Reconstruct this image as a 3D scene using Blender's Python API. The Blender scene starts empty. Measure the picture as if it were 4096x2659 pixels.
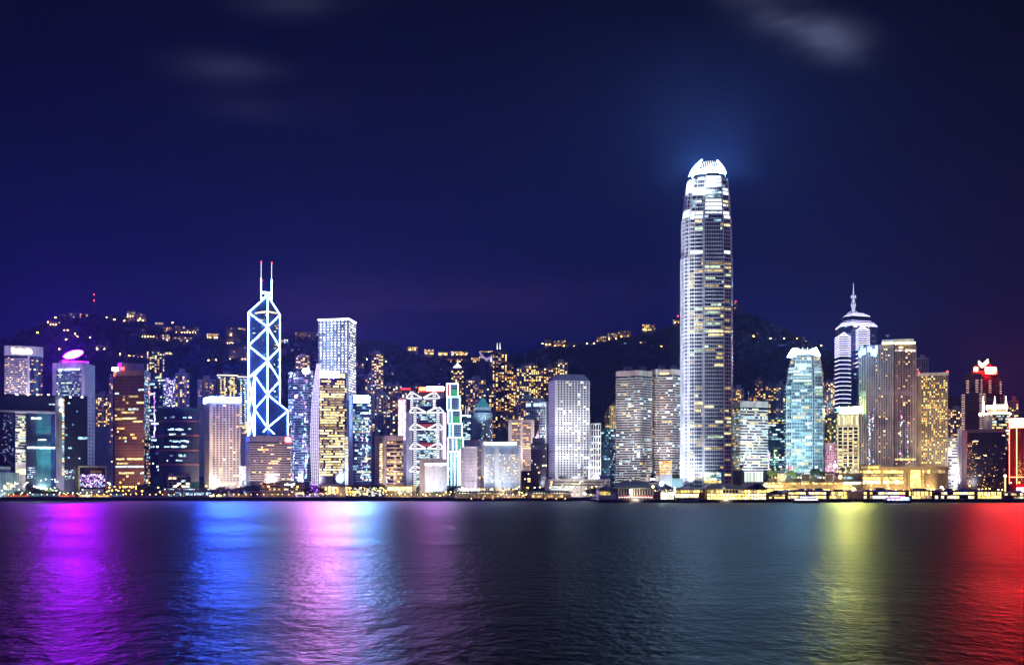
import bpy, math, random
from mathutils import Vector
sc = bpy.context.scene
col = sc.collection
F, YH, CAMH, CX = 4800.0, 1940.0, 18.0, 2048.0
# ------------------------------------------------------------------ camera
cam_d = bpy.data.cameras.new('camera')
cam_d.sensor_width = 36.0
cam_d.lens = F / 4096 * 36
cam_d.shift_y = (YH - 2659 / 2) / 4096
cam_d.clip_start, cam_d.clip_end = 1.0, 30000
cam = bpy.data.objects.new('camera', cam_d); col.objects.link(cam)
cam.location = (0, 0, CAMH); cam.rotation_euler = (math.radians(90), 0, 0)
sc.camera = cam
# ------------------------------------------------------------------ night sky
w = bpy.data.worlds.new('World'); sc.world = w; w.use_nodes = True
nt = w.node_tree; nt.nodes.clear()
def wn(t, **k):
    n = nt.nodes.new(t)
    for a, b in k.items(): setattr(n, a, b)
    return n
def wmath(op, a, b=None, c=None):
    n = wn('ShaderNodeMath', operation=op)
    for i, v in enumerate((a, b, c)):
        if v is None: continue
        if isinstance(v, (int, float)): n.inputs[i].default_value = v
        else: nt.links.new(v, n.inputs[i])
    return n.outputs[0]
def wmix(f, a, b, mode='MIX'):
    n = wn('ShaderNodeMix', data_type='RGBA', blend_type=mode)
    for i, v in ((0, f), (6, a), (7, b)):
        if isinstance(v, (int, float)): n.inputs[i].default_value = v
        elif isinstance(v, tuple): n.inputs[i].default_value = (*v, 1)
        else: nt.links.new(v, n.inputs[i])
    return n.outputs[2]
SKY_STRENGTH = 0.50
tc = wn('ShaderNodeTexCoord'); sep = wn('ShaderNodeSeparateXYZ')
nt.links.new(tc.outputs['Generated'], sep.inputs[0])
dx, dy, dz = sep.outputs
ramp = wn('ShaderNodeValToRGB'); nt.links.new(dz, ramp.inputs[0])
cr = ramp.color_ramp; cr.interpolation = 'EASE'
stops = [(0.0, (.0075, .0120, .140)), (0.06, (.0070, .0120, .140)), (0.13, (.0042, .0098, .112)), (0.20, (.0028, .0078, .076)),
         (0.27, (.0020, .0060, .042)), (0.33, (.0016, .0046, .022)), (0.40, (.0014, .0038, .0125)), (1.0, (.0012, .0026, .009))]
cr.elements[0].position = 0; cr.elements[0].color = (*stops[0][1], 1)
cr.elements[1].position = 1; cr.elements[1].color = (*stops[-1][1], 1)
for p, c in stops[1:-1]:
    e = cr.elements.new(p); e.color = (*c, 1)
# the western end of the harbour (to the right) has less blue city glow than the centre
az = wn('ShaderNodeMapRange', interpolation_type='SMOOTHSTEP'); nt.links.new(dx, az.inputs[0])
az.inputs[1].default_value = .16; az.inputs[2].default_value = .44
base = wmix(az.outputs[0], ramp.outputs[0], wmix(1.0, ramp.outputs[0], (1.0, .62, .40), 'MULTIPLY'))
# deep twilight remainder
nish = wn('ShaderNodeTexSky', sky_type='NISHITA', sun_disc=False)
nish.sun_elevation = math.radians(-7); nish.sun_rotation = math.radians(250); nish.air_density = 1.3
base = wmix(1.0, base, wmix(1.0, nish.outputs[0], (.05, .05, .05), 'MULTIPLY'), 'ADD')
# long-exposure wisps of cloud lit by the city
yy = wmath('MAXIMUM', dy, .05); u = wmath('DIVIDE', dx, yy); v = wmath('DIVIDE', dz, yy)
nz = wn('ShaderNodeTexNoise'); mp = wn('ShaderNodeMapping')
nt.links.new(tc.outputs['Generated'], mp.inputs[0]); mp.inputs['Scale'].default_value = (11, 11, 34)
nt.links.new(mp.outputs[0], nz.inputs['Vector']); nz.inputs['Scale'].default_value = 1.0
nz.inputs['Detail'].default_value = 4; nz.inputs['Roughness'].default_value = .5
nr = wn('ShaderNodeMapRange', interpolation_type='SMOOTHSTEP'); nt.links.new(nz.outputs[0], nr.inputs[0])
nr.inputs[1].default_value = .30; nr.inputs[2].default_value = .66
def wisp(px, py, a, b, amp, tilt=0.0):
    du = wmath('SUBTRACT', u, (px - CX) / F); dv = wmath('SUBTRACT', v, (YH - py) / F)
    dv = wmath('ADD', dv, wmath('MULTIPLY', du, tilt))
    q = wmath('ADD', wmath('POWER', wmath('ABSOLUTE', wmath('DIVIDE', du, a / F)), 2), wmath('POWER', wmath('ABSOLUTE', wmath('DIVIDE', dv, b / F)), 2))
    return wmath('MULTIPLY', wmath('EXPONENT', wmath('MULTIPLY', q, -1)), amp)
ws = None
for args in ((3230, 110, 190, 85, 1.0, .22), (3330, 190, 120, 60, .30, .2), (930, 270, 230, 60, .26, .05), (1080, 425, 240, 60, .12, .0),
             (1160, 10, 230, 60, .20, .0), (2980, 0, 190, 45, .22, .25)):
    o = wisp(*args); ws = o if ws is None else wmath('ADD', ws, o)
ws = wmath('MULTIPLY', ws, wmath('ADD', nr.outputs[0], .18))
base = wmix(wmath('MINIMUM', ws, 1.0), base, (.120, .135, .235))
# faint purple veil low over the ridge
veil = wmath('MULTIPLY', wisp(1700, 1220, 900, 110, .7, .0), wmath('ADD', nr.outputs[0], .3))
base = wmix(wmath('MINIMUM', veil, 1.0), base, (.042, .020, .125))
bg = wn('ShaderNodeBackground'); nt.links.new(base, bg.inputs[0]); bg.inputs[1].default_value = SKY_STRENGTH
wo = wn('ShaderNodeOutputWorld'); nt.links.new(bg.outputs[0], wo.inputs[0])
# ------------------------------------------------------------------ moonlight from over the camera's shoulder
sun_d = bpy.data.lights.new('moon', 'SUN'); sun_d.energy = 0.42; sun_d.angle = math.radians(12); sun_d.color = (.24, .27, 1.0)
sun = bpy.data.objects.new('moon', sun_d); col.objects.link(sun)
sun.rotation_euler = (math.radians(52), 0, math.radians(-24))
# ------------------------------------------------------------------ picture
sc.view_settings.view_transform = 'Standard'; sc.view_settings.look = 'None'
sc.view_settings.exposure = 0.22; sc.view_settings.gamma = 1.0; sc.view_settings.use_curve_mapping = False
sc.render.engine = 'CYCLES'
cy = sc.cycles
cy.use_denoising = True
try: cy.denoiser = 'OPENIMAGEDENOISE'
except Exception: pass
cy.max_bounces = 4; cy.diffuse_bounces = 2; cy.glossy_bounces = 3; cy.transmission_bounces = 3; cy.volume_bounces = 0
cy.caustics_reflective = False; cy.caustics_refractive = False
cy.sample_clamp_indirect = 6.0
cy.use_light_tree = True
R = random.Random(7)

# ================================================================== materials
MATS = {}
def wall(name, c, rough=.6, metal=0.0, var=.25, scale=.06, spec=.5, streak=True):
    """painted, stone or glass surface: colour varies with blotches and rain streaks of its own"""
    if name in MATS: return MATS[name]
    m = bpy.data.materials.new(name); m.use_nodes = True; t = m.node_tree
    p = t.nodes['Principled BSDF']
    p.inputs['Roughness'].default_value = rough; p.inputs['Metallic'].default_value = metal
    p.inputs['Specular IOR Level'].default_value = spec
    g = t.nodes.new('ShaderNodeNewGeometry'); mp = t.nodes.new('ShaderNodeMapping'); n = t.nodes.new('ShaderNodeTexNoise')
    t.links.new(g.outputs['Position'], mp.inputs[0]); mp.inputs['Scale'].default_value = (scale * 4, scale * 4, scale * (1 if streak else 4))
    t.links.new(mp.outputs[0], n.inputs['Vector']); n.inputs['Scale'].default_value = 1.0; n.inputs['Detail'].default_value = 5
    r = t.nodes.new('ShaderNodeMapRange'); t.links.new(n.outputs[0], r.inputs[0])
    r.inputs[1].default_value = .3; r.inputs[2].default_value = .7; r.inputs[3].default_value = 1 - var; r.inputs[4].default_value = 1 + var
    mx = t.nodes.new('ShaderNodeMix'); mx.data_type = 'RGBA'; mx.blend_type = 'MULTIPLY'; mx.inputs[0].default_value = 1
    mx.inputs[6].default_value = (*c, 1)
    t.links.new(r.outputs[0], mx.inputs[7]); t.links.new(mx.outputs[2], p.inputs['Base Color'])
    r2 = t.nodes.new('ShaderNodeMapRange'); t.links.new(n.outputs[0], r2.inputs[0])
    r2.inputs[3].default_value = max(0, rough - .1); r2.inputs[4].default_value = min(1, rough + .1)
    t.links.new(r2.outputs[0], p.inputs['Roughness'])
    MATS[name] = m; return m
def lamp(name, c, s, vary=0.0, sample=False, cell=0.0, base=(.02, .02, .02)):
    """something that gives off light; vary = spread from one piece to the next, cell = patchiness of a lit room, in metres"""
    if name in MATS: return MATS[name]
    m = bpy.data.materials.new(name); m.use_nodes = True; t = m.node_tree
    p = t.nodes['Principled BSDF']
    p.inputs['Base Color'].default_value = (*base, 1); p.inputs['Roughness'].default_value = .25
    p.inputs['Emission Color'].default_value = (*c, 1); p.inputs['Emission Strength'].default_value = s
    last = None
    if vary:
        oi = t.nodes.new('ShaderNodeObjectInfo'); r = t.nodes.new('ShaderNodeMapRange'); t.links.new(oi.outputs['Random'], r.inputs[0])
        r.inputs[3].default_value = s * (1 - vary); r.inputs[4].default_value = s * (1 + vary); last = r.outputs[0]
    if cell:
        g = t.nodes.new('ShaderNodeNewGeometry'); vo = t.nodes.new('ShaderNodeTexVoronoi'); vo.inputs['Scale'].default_value = 1 / cell
        t.links.new(g.outputs['Position'], vo.inputs['Vector'])
        sp = t.nodes.new('ShaderNodeSeparateColor'); t.links.new(vo.outputs['Color'], sp.inputs[0])
        r = t.nodes.new('ShaderNodeMapRange'); t.links.new(sp.outputs[0], r.inputs[0]); r.inputs[3].default_value = .25; r.inputs[4].default_value = 1.6
        mm = t.nodes.new('ShaderNodeMath'); mm.operation = 'MULTIPLY'; t.links.new(r.outputs[0], mm.inputs[0])
        if last: t.links.new(last, mm.inputs[1])
        else: mm.inputs[1].default_value = s
        last = mm.outputs[0]
    if last: t.links.new(last, p.inputs['Emission Strength'])
    m.cycles.emission_sampling = 'FRONT_BACK' if sample == 2 else ('AUTO' if sample else 'NONE')
    MATS[name] = m; return m
white = wall('white_cladding', (.72, .72, .74), .5)
stone = wall('pale_stone', (.60, .57, .54), .7)
pink = wall('pink_granite', (.46, .37, .35), .45)
beige = wall('beige_render', (.52, .45, .36), .7)
tan = wall('tan_tile', (.40, .31, .24), .6)
brown = wall('bronze_cladding', (.15, .085, .06), .35)
grey = wall('grey_concrete', (.27, .27, .29), .75)
dgrey = wall('dark_concrete', (.09, .09, .105), .7)
alu = wall('silver_aluminium', (.66, .68, .72), .32, .55)
dglass = wall('dark_glass', (.012, .016, .028), .14, .0, spec=.9)
bglass = wall('blue_glass', (.018, .040, .095), .14, .0, spec=.9)
tglass = wall('teal_glass', (.030, .135, .150), .18, .0, spec=.9)
brglass = wall('bronze_glass', (.060, .030, .020), .14, .0, spec=.9)
navy = wall('navy_cladding', (.020, .026, .055), .4)
netting = wall('green_netting', (.012, .075, .062), .9)
rust = wall('red_scaffold_board', (.34, .12, .09), .8)
redp = wall('red_panel', (.42, .012, .012), .4)
darkp = wall('dark_purple_stone', (.050, .035, .070), .5)
verd = wall('verdigris_roof', (.10, .42, .42), .5)
roofm = wall('dark_roof_tile', (.035, .040, .060), .6)
asph = wall('asphalt', (.05, .05, .052), .85, streak=False)
pave = wall('paving', (.20, .19, .18), .8, streak=False)
wood = wall('timber_pile', (.07, .05, .04), .8)
conc = wall('sea_wall_concrete', (.075, .072, .080), .85)
# lit rooms
WARM = [lamp('warm_room_bright', (1, .54, .13), 2.6, .5, cell=2.2), lamp('warm_room', (1, .50, .11), 1.3, .6, cell=2.2), lamp('warm_room_dim', (1, .44, .12), .5, .5, cell=2.2), lamp('warm_white_room', (1, .74, .34), 2.6, .5, cell=2.2)]
COOL = [lamp('cool_room_bright', (.66, .90, 1.0), 2.4, .5, cell=2.2), lamp('cool_room', (.45, .84, 1.0), .95, .6, cell=2.2), lamp('cool_room_dim', (.28, .62, 1.0), .34, .5, cell=2.2), lamp('greenish_room', (.72, 1.0, .55), 1.3, .5, cell=2.2)]
YEL = [lamp('yellow_floor_bright', (1, .78, .27), 2.2, .4, cell=1.8), lamp('yellow_floor', (1, .72, .22), 1.1, .5, cell=1.8), lamp('yellow_floor_dim', (1, .68, .20), .5, .5, cell=1.8)]
MIXD = WARM + COOL
BLUEL = [lamp('blue_room', (.25, .45, 1.0), .8, .6, cell=2.2), lamp('violet_room', (.62, .45, 1.0), .8, .6, cell=2.2)]
ORANGE = lamp('sodium_lamp', (1, .42, .05), 30, .35, sample=True)
WHITEL = lamp('white_lamp', (.90, .96, 1.0), 30, .35, sample=True)
WARML = lamp('warm_lamp', (1, .62, .18), 14, .4, sample=True)

# ================================================================== meshes
class MB:
    def __init__(s): s.v = []; s.f = []
    def add(s, vs, fs):
        n = len(s.v); s.v += [tuple(a) for a in vs]; s.f += [tuple(i + n for i in f) for f in fs]; return s
    def box(s, x0, x1, y0, y1, z0, z1):
        return s.add([(x0, y0, z0), (x1, y0, z0), (x1, y1, z0), (x0, y1, z0), (x0, y0, z1), (x1, y0, z1), (x1, y1, z1), (x0, y1, z1)],
                     [(0, 3, 2, 1), (4, 5, 6, 7), (0, 1, 5, 4), (1, 2, 6, 5), (2, 3, 7, 6), (3, 0, 4, 7)])
    def obox(s, p, q, t0, t1, z0, z1):
        """box along the plan line p-q, from t0 to t1 outward (towards the camera side), z0..z1"""
        ux, uy = q[0] - p[0], q[1] - p[1]; L = math.hypot(ux, uy) or 1; nx, ny = uy / L, -ux / L
        c = [(p[0] + nx * t1, p[1] + ny * t1), (q[0] + nx * t1, q[1] + ny * t1), (q[0] + nx * t0, q[1] + ny * t0), (p[0] + nx * t0, p[1] + ny * t0)]
        return s.add([(*a, z0) for a in c] + [(*a, z1) for a in c], [(0, 3, 2, 1), (4, 5, 6, 7), (0, 1, 5, 4), (1, 2, 6, 5), (2, 3, 7, 6), (3, 0, 4, 7)])
    def prism(s, pts, z0, z1, pts2=None):
        n = len(pts); tops = z1 if isinstance(z1, (list, tuple)) else [z1] * n; pts2 = pts2 or pts
        return s.add([(x, y, z0) for x, y in pts] + [(x, y, tops[i]) for i, (x, y) in enumerate(pts2)],
                     [tuple(range(n - 1, -1, -1)), tuple(range(n, 2 * n))] + [(i, (i + 1) % n, n + (i + 1) % n, n + i) for i in range(n)])
    def tube(s, a, b, r, n=6, r2=None):
        a, b = Vector(a), Vector(b); d = (b - a).normalized(); r2 = r if r2 is None else r2
        e = d.orthogonal().normalized(); g = d.cross(e)
        vs = [a + (e * math.cos(k * 2 * math.pi / n) + g * math.sin(k * 2 * math.pi / n)) * r for k in range(n)]
        vs += [b + (e * math.cos(k * 2 * math.pi / n) + g * math.sin(k * 2 * math.pi / n)) * r2 for k in range(n)]
        return s.add(vs, [tuple(range(n - 1, -1, -1)), tuple(range(n, 2 * n))] + [(i, (i + 1) % n, n + (i + 1) % n, n + i) for i in range(n)])
    def ball(s, c, r, n=6, m=4, sz=1.0):
        vs = [(c[0], c[1], c[2] - r * sz)]
        for j in range(1, m):
            a = -math.pi / 2 + math.pi * j / m
            vs += [(c[0] + r * math.cos(a) * math.cos(2 * math.pi * i / n), c[1] + r * math.cos(a) * math.sin(2 * math.pi * i / n), c[2] + r * sz * math.sin(a)) for i in range(n)]
        vs.append((c[0], c[1], c[2] + r * sz)); fs = []
        for i in range(n): fs.append((0, 1 + (i + 1) % n, 1 + i))
        for j in range(m - 2):
            o = 1 + j * n
            for i in range(n): fs.append((o + i, o + (i + 1) % n, o + n + (i + 1) % n, o + n + i))
        o = 1 + (m - 2) * n; T = len(vs) - 1
        for i in range(n): fs.append((o + i, o + (i + 1) % n, T))
        return s.add(vs, fs)
    def mesh(s, name, mat, org=(0, 0, 0), smooth=False):
        me = bpy.data.meshes.new(name)
        ox, oy, oz = org
        me.from_pydata([(a - ox, b - oy, c - oz) for a, b, c in s.v], [], s.f); me.materials.append(mat)
        if smooth: me.polygons.foreach_set('use_smooth', [True] * len(me.polygons))
        me.update(); return me
def link(name, data, parent=None, loc=(0, 0, 0), rz=0.0, scale=None):
    o = bpy.data.objects.new(name, data); col.objects.link(o)
    if parent is not None: o.parent = parent
    o.location = loc
    if rz: o.rotation_euler = (0, 0, rz)
    if scale: o.scale = scale
    return o
def tag(o, label=None, cat=None, group=None, kind=None):
    if label: o['label'] = label
    if cat: o['category'] = cat
    if group: o['group'] = group
    if kind: o['kind'] = kind
    return o
UNIT = {}
def unit(mat):
    """a shared box one metre wide and high and deep, its back in the wall plane"""
    if mat.name not in UNIT: UNIT[mat.name] = MB().box(-.5, .5, -1, 0, -.5, .5).mesh('piece_' + mat.name, mat)
    return UNIT[mat.name]
UROUND = {}
def uround(mat, n=10):
    if mat.name not in UROUND:
        b = MB(); a = [(.5 * math.cos(2 * math.pi * k / n), .5 * math.sin(2 * math.pi * k / n)) for k in range(n)]
        b.add([(x, -1, z) for x, z in a] + [(x, 0, z) for x, z in a], [tuple(range(n)), tuple(range(2 * n - 1, n - 1, -1))] + [(i, n + i, n + (i + 1) % n, (i + 1) % n) for i in range(n)])
        UROUND[mat.name] = b.mesh('round_' + mat.name, mat)
    return UROUND[mat.name]
def X(px, Y): return (px - CX) / F * Y
def Z(py, Y): return CAMH + (YH - py) / F * Y
def S(n, Y): return n / F * Y           # a length of n photo pixels at distance Y, in metres
# ================================================================== terrain
RIDGE = [(-400, 1460), (0, 1345), (118, 1297), (190, 1266), (250, 1256), (353, 1252), (390, 1248), (470, 1252), (530, 1270), (640, 1298), (720, 1318), (800, 1326), (990, 1330), (1128, 1332),
         (1420, 1355), (1520, 1358), (1600, 1373), (1660, 1396), (1750, 1404), (1900, 1410), (2000, 1416), (2100, 1402), (2171, 1388), (2391, 1354), (2530, 1330), (2631, 1310), (2719, 1278),
         (2850, 1244), (2940, 1238), (3020, 1256), (3100, 1290), (3250, 1352), (3400, 1430), (3700, 1560), (4096, 1640), (4500, 1690)]
YR = 3300.0
def interp(t, x):
    if x <= t[0][0]: return t[0][1]
    for (a, b), (c, d) in zip(t, t[1:]):
        if x <= c: return b + (d - b) * (x - a) / (c - a)
    return t[-1][1]
def ground(x, y):
    if y < 1900: return 4.0
    px = CX + x / y * F
    zr = Z(interp(RIDGE, px), YR) - 14
    t = (y - 1900) / (YR - 1900)
    if t <= 1: h = zr * (t ** 1.25)
    else: h = zr * max(0.25, 1 - (t - 1) * .9)
    g = 1 if t > 1 else t
    wob = 10 * math.sin(x * .011 + y * .004) + 8 * math.sin(x * .023 - y * .009 + 2) + 5 * math.sin(y * .021 + x * .006)
    return max(4.0, 4 + h + wob * min(1, t * 2.5) * (1 - .75 * g))
# ================================================================== things
class Thing:
    def __init__(s, name, label, cat, loc, group=None):
        s.o = bpy.data.objects.new(name, None); col.objects.link(s.o); s.o.location = loc; s.o.empty_display_size = 5
        s.loc = loc; tag(s.o, label, cat, group); s.count = 0
    def part(s, name, mb, mat, label=None, parent=None, kind=None, smooth=False):
        o = link(name, mb.mesh(name, mat, s.loc, smooth), parent or s.o)
        tag(o, label, kind=kind); return o
    def piece(s, name, mat, p, rz, scale, rnd=False, parent=None):
        s.count += 1
        return link(name, (uround if rnd else unit)(mat), parent or s.o, (p[0] - s.loc[0], p[1] - s.loc[1], p[2] - s.loc[2]), rz, scale)
    def fw(s, fr, px, py, w_, h_, mat, d=.3, name='lit_window', rnd=False, out=0.0):
        """a piece on the camera-facing wall front(*fr), centred on photo point (px, py), w_ by h_ photo pixels"""
        p, q = front(*fr); sx, sy = (px - CX) / F, 1.0           # ray through the column meets the wall line
        ux, uy = q[0] - p[0], q[1] - p[1]; den = ux - sx * uy; k = (sx * p[1] - p[0]) / den; x, y = p[0] + ux * k, p[1] + uy * k; L = math.hypot(ux, uy)
        s.count += 1
        return link(name, (uround if rnd else unit)(mat), s.o, (x + uy / L * out - s.loc[0], y - ux / L * out - s.loc[1], Z(py, y) - s.loc[2]), math.atan2(uy, ux), (S(w_, y), d, S(h_, y)))
def offset(pts, d):
    """grow a plan polygon (visible side listed left to right, so clockwise seen from the camera, i.e. counter-clockwise from above) by d"""
    n = len(pts); out = []
    for i in range(n):
        p0, p1, p2 = pts[i - 1], pts[i], pts[(i + 1) % n]
        def nrm(a, b):
            L = math.hypot(b[0] - a[0], b[1] - a[1]) or 1
            return ((b[1] - a[1]) / L, -(b[0] - a[0]) / L)
        n1, n2 = nrm(p0, p1), nrm(p1, p2)
        k = 1 + n1[0] * n2[0] + n1[1] * n2[1]
        k = max(k, .25)
        out.append((p1[0] + (n1[0] + n2[0]) / k * d, p1[1] + (n1[1] + n2[1]) / k * d))
    return out
def front(x0, x1, Y):
    """plan line that faces the camera squarely"""
    xm = X((x0 + x1) / 2, Y); tn = xm / Y
    pts = []
    for px in (x0, x1):
        dy = -(X(px, Y) - xm) * tn; y = Y + dy; pts.append((X(px, y), y))
    return pts
def corner(xa, xb, xc, Y, th):
    """plan line of two walls at a right angle, corner at photo column xb turned by th degrees"""
    t = math.tan(math.radians(th)); y1 = Y + S(xb - xa, Y) * t; y2 = Y + S(xc - xb, Y) / t
    return [(X(xa, y1), y1), (X(xb, Y), Y), (X(xc, y2), y2)]
def curve(x0, x1, Y, bulge, n=7):
    a, b = front(x0, x1, Y); out = []
    L = math.hypot(b[0] - a[0], b[1] - a[1]); nx, ny = (b[1] - a[1]) / L, -(b[0] - a[0]) / L
    for k in range(n + 1):
        t = k / n; d = bulge * (1 - (2 * t - 1) ** 2)
        out.append((a[0] + (b[0] - a[0]) * t + nx * d, a[1] + (b[1] - a[1]) * t + ny * d))
    return out
class Tower(Thing):
    """a building: visible plan line, closed behind by its depth; walls from the ground to the photo row ytop"""
    def __init__(s, name, label, cat, line, ytop, wallm, depth=28, group=None, zbase=None, taper=None, wname='wall', roof=None):
        s.Y = min(p[1] for p in line); s.n = len(line)
        m = ((line[0][0] + line[-1][0]) / 2, (line[0][1] + line[-1][1]) / 2); L = math.hypot(*m); dx, dy = m[0] / L * depth, m[1] / L * depth
        if s.n == 3 and depth is not None and depth < 0:
            a, b, c = line; back = [(a[0] + c[0] - b[0], a[1] + c[1] - b[1])]
        else: back = [(line[-1][0] + dx, line[-1][1] + dy), (line[0][0] + dx, line[0][1] + dy)]
        s.line = line; s.foot = list(line) + back
        s.z1 = Z(ytop, s.Y)
        cx = sum(p[0] for p in s.foot) / len(s.foot); cyy = sum(p[1] for p in s.foot) / len(s.foot)
        s.z0 = min([ground(*p) for p in s.foot]) if zbase is None else zbase
        Thing.__init__(s, name, label, cat, (cx, cyy, s.z0), group)
        s.body = s.part(wname, MB().prism(s.foot, s.z0, s.z1), wallm)
    def f(s, i): return s.line[i], s.line[i + 1]
    def zrow(s, py): return Z(py, s.Y)
    def band(s, z0, z1, mat, proud=.4, name='spandrel', line=None, n=1, pitch=0.0, label=None):
        """n level strips round the building, pitch apart, sharing one mesh"""
        a, b = s.foot, offset(s.foot, proud); k = len(a); mb = MB()
        vs = [(*p, z0) for p in b] + [(*p, z1) for p in b] + [(*p, z0) for p in a] + [(*p, z1) for p in a]; fs = []
        for i in range(k):
            j = (i + 1) % k; fs += [(i, j, k + j, k + i), (k + i, k + j, 3 * k + j, 3 * k + i), (2 * k + i, 2 * k + j, j, i)]
        mb.add(vs, fs); me = mb.mesh(name, mat, s.loc)
        for q in range(n):
            o = link(name, me, s.o, (0, 0, q * pitch)); s.count += 1
            if label: o['label'] = label
    def floors(s, y0, y1, n, frac, mat, proud=.4, name='spandrel'):
        """n floors between photo rows y1 (top) and y0 (bottom); each gets a strip filling frac of its height"""
        za, zb = (s.z0 if y0 is None else s.zrow(y0)), s.zrow(y1); p = (zb - za) / n
        s.band(za, za + p * frac, mat, proud, name, n=n, pitch=p); return za, p
    def on(s, face, t, z, out=0.0):
        (x0, y0), (x1, y1) = s.f(face); ux, uy = x1 - x0, y1 - y0; L = math.hypot(ux, uy)
        return (x0 + ux * t + uy / L * out, y0 + uy * t - ux / L * out, z), math.atan2(uy, ux), L
    def win(s, face, t, z, w, h, mat, d=.12, name='window', rnd=False, out=0.0):
        p, rz, L = s.on(face, t, z, out); return s.piece(name, mat, p, rz, (w, d, h), rnd)
    def panel(s, face, t, z, w, h, mat, d=1.4, name='sign', rnd=False):
        """a sign: dark housing on the wall, its glowing plate only on the harbour side"""
        hs = s.win(face, t, z, w * 1.04, h * 1.06, dgrey, d, name + '_housing', rnd); return s.win(face, t, z, w, h, mat, .12, name, rnd, out=d + .003)
    def piers(s, face, n, w, z0, z1, mat, proud=.5, name='pier', t0=0.0, t1=1.0):
        for k in range(n + 1):
            t = t0 + (t1 - t0) * k / n; s.win(face, min(max(t, .004), .996), (z0 + z1) / 2, w, z1 - z0, mat, proud, name)
    def grid(s, face, cols, za, p, rows, wf, hf, litp, lits, dark, t0=0.0, t1=1.0, hz=.5, d=.12, rnd=False, name='window', cap=300, r0=0, wt=None, out=0.0):
        """windows one by one; past the cap the dark ones (hard to make out) become one part"""
        L = s.on(face, 0, 0)[2]; cw = L * (t1 - t0) / cols; rest = MB(); me = 0
        for r in range(r0, rows):
            lp = litp(r / rows) if callable(litp) else litp
            for c in range(cols):
                t = t0 + (t1 - t0) * (c + .5) / cols; z = za + p * (r + hz)
                lit = R.random() < lp
                if lit: s.win(face, t, z, cw * wf, p * hf, R.choices(lits, wt)[0], d, name, rnd, out)
                elif dark is None: continue
                elif s.count < cap: s.win(face, t, z, cw * wf, p * hf, dark, d * .8, name, rnd, out)
                else:
                    (x0, y0), (x1, y1) = s.f(face); k = cw * wf / 2 / L
                    a = (x0 + (x1 - x0) * (t - k), y0 + (y1 - y0) * (t - k)); b = (x0 + (x1 - x0) * (t + k), y0 + (y1 - y0) * (t + k))
                    rest.obox(a, b, 0 + out, d * .8 + out, z - p * hf / 2, z + p * hf / 2)
        if rest.v: s.part(name, rest, dark, kind='stuff')
    def runs(s, face, za, p, rows, litp, lits, hf=.5, hz=.72, unitw=3.0, mean=4, d=.10, t0=0.0, t1=1.0, wt=None, name='lit_window', r0=0, out=0.0):
        """stretches of lit windows along office floors"""
        L = s.on(face, 0, 0)[2] * (t1 - t0); n = max(1, int(L / unitw))
        for r in range(r0, rows):
            lp = litp(r / rows) if callable(litp) else litp
            c = 0
            while c < n:
                if R.random() < lp / mean * 1.6:
                    k = min(n - c, max(1, int(R.expovariate(1 / mean)) + 1))
                    t = t0 + (t1 - t0) * (c + k / 2) / n
                    s.win(face, t, za + p * (r + hz), L / n * k * .96, p * hf, R.choices(lits, wt)[0], d, name, out=out); c += k
                c += 1
    def roofbox(s, a, b, h, mat, name='plant_room', inset=.2, label=None):
        """box on the roof between fractions a and b of the front"""
        (x0, y0), (x1, y1) = s.line[0], s.line[-1]; ux, uy = x1 - x0, y1 - y0
        m = s.loc; L = math.hypot(m[0], m[1]); dx, dy = m[0] / L, m[1] / L
        p = (x0 + ux * a + dx * 6, y0 + uy * a + dy * 6); q = (x0 + ux * b + dx * 6, y0 + uy * b + dy * 6)
        return s.part(name, MB().obox(p, q, -14, 0, s.z1 + .003, s.z1 + h), mat, label)
    def parapet(s, mat, h=1.2):
        s.band(s.z1 - .3, s.z1 + h, mat, .35, 'parapet')
def spot(parent, name, src, dst, power, c, angle=60, blend=.8, size=4.0):
    """a floodlight: housing standing where the lamp is, the lamp's light just in front of its glass"""
    src, dst = Vector(src), Vector(dst)
    h = parent.part(name, MB().box(src.x - .8, src.x + .8, src.y - .6, src.y + .6, src.z - 1.6, src.z - .4), dgrey) if isinstance(parent, Thing) else None
    l = bpy.data.lights.new(name, 'SPOT'); l.energy = power; l.color = c; l.spot_size = math.radians(angle); l.spot_blend = blend; l.shadow_soft_size = size
    o = bpy.data.objects.new(name + '_light', l); col.objects.link(o)
    if h is not None: o.parent = h; o.location = src - Vector(parent.loc)
    else: o.location = src
    o.rotation_euler = (dst - src).to_track_quat('-Z', 'Y').to_euler()
    return o
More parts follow.
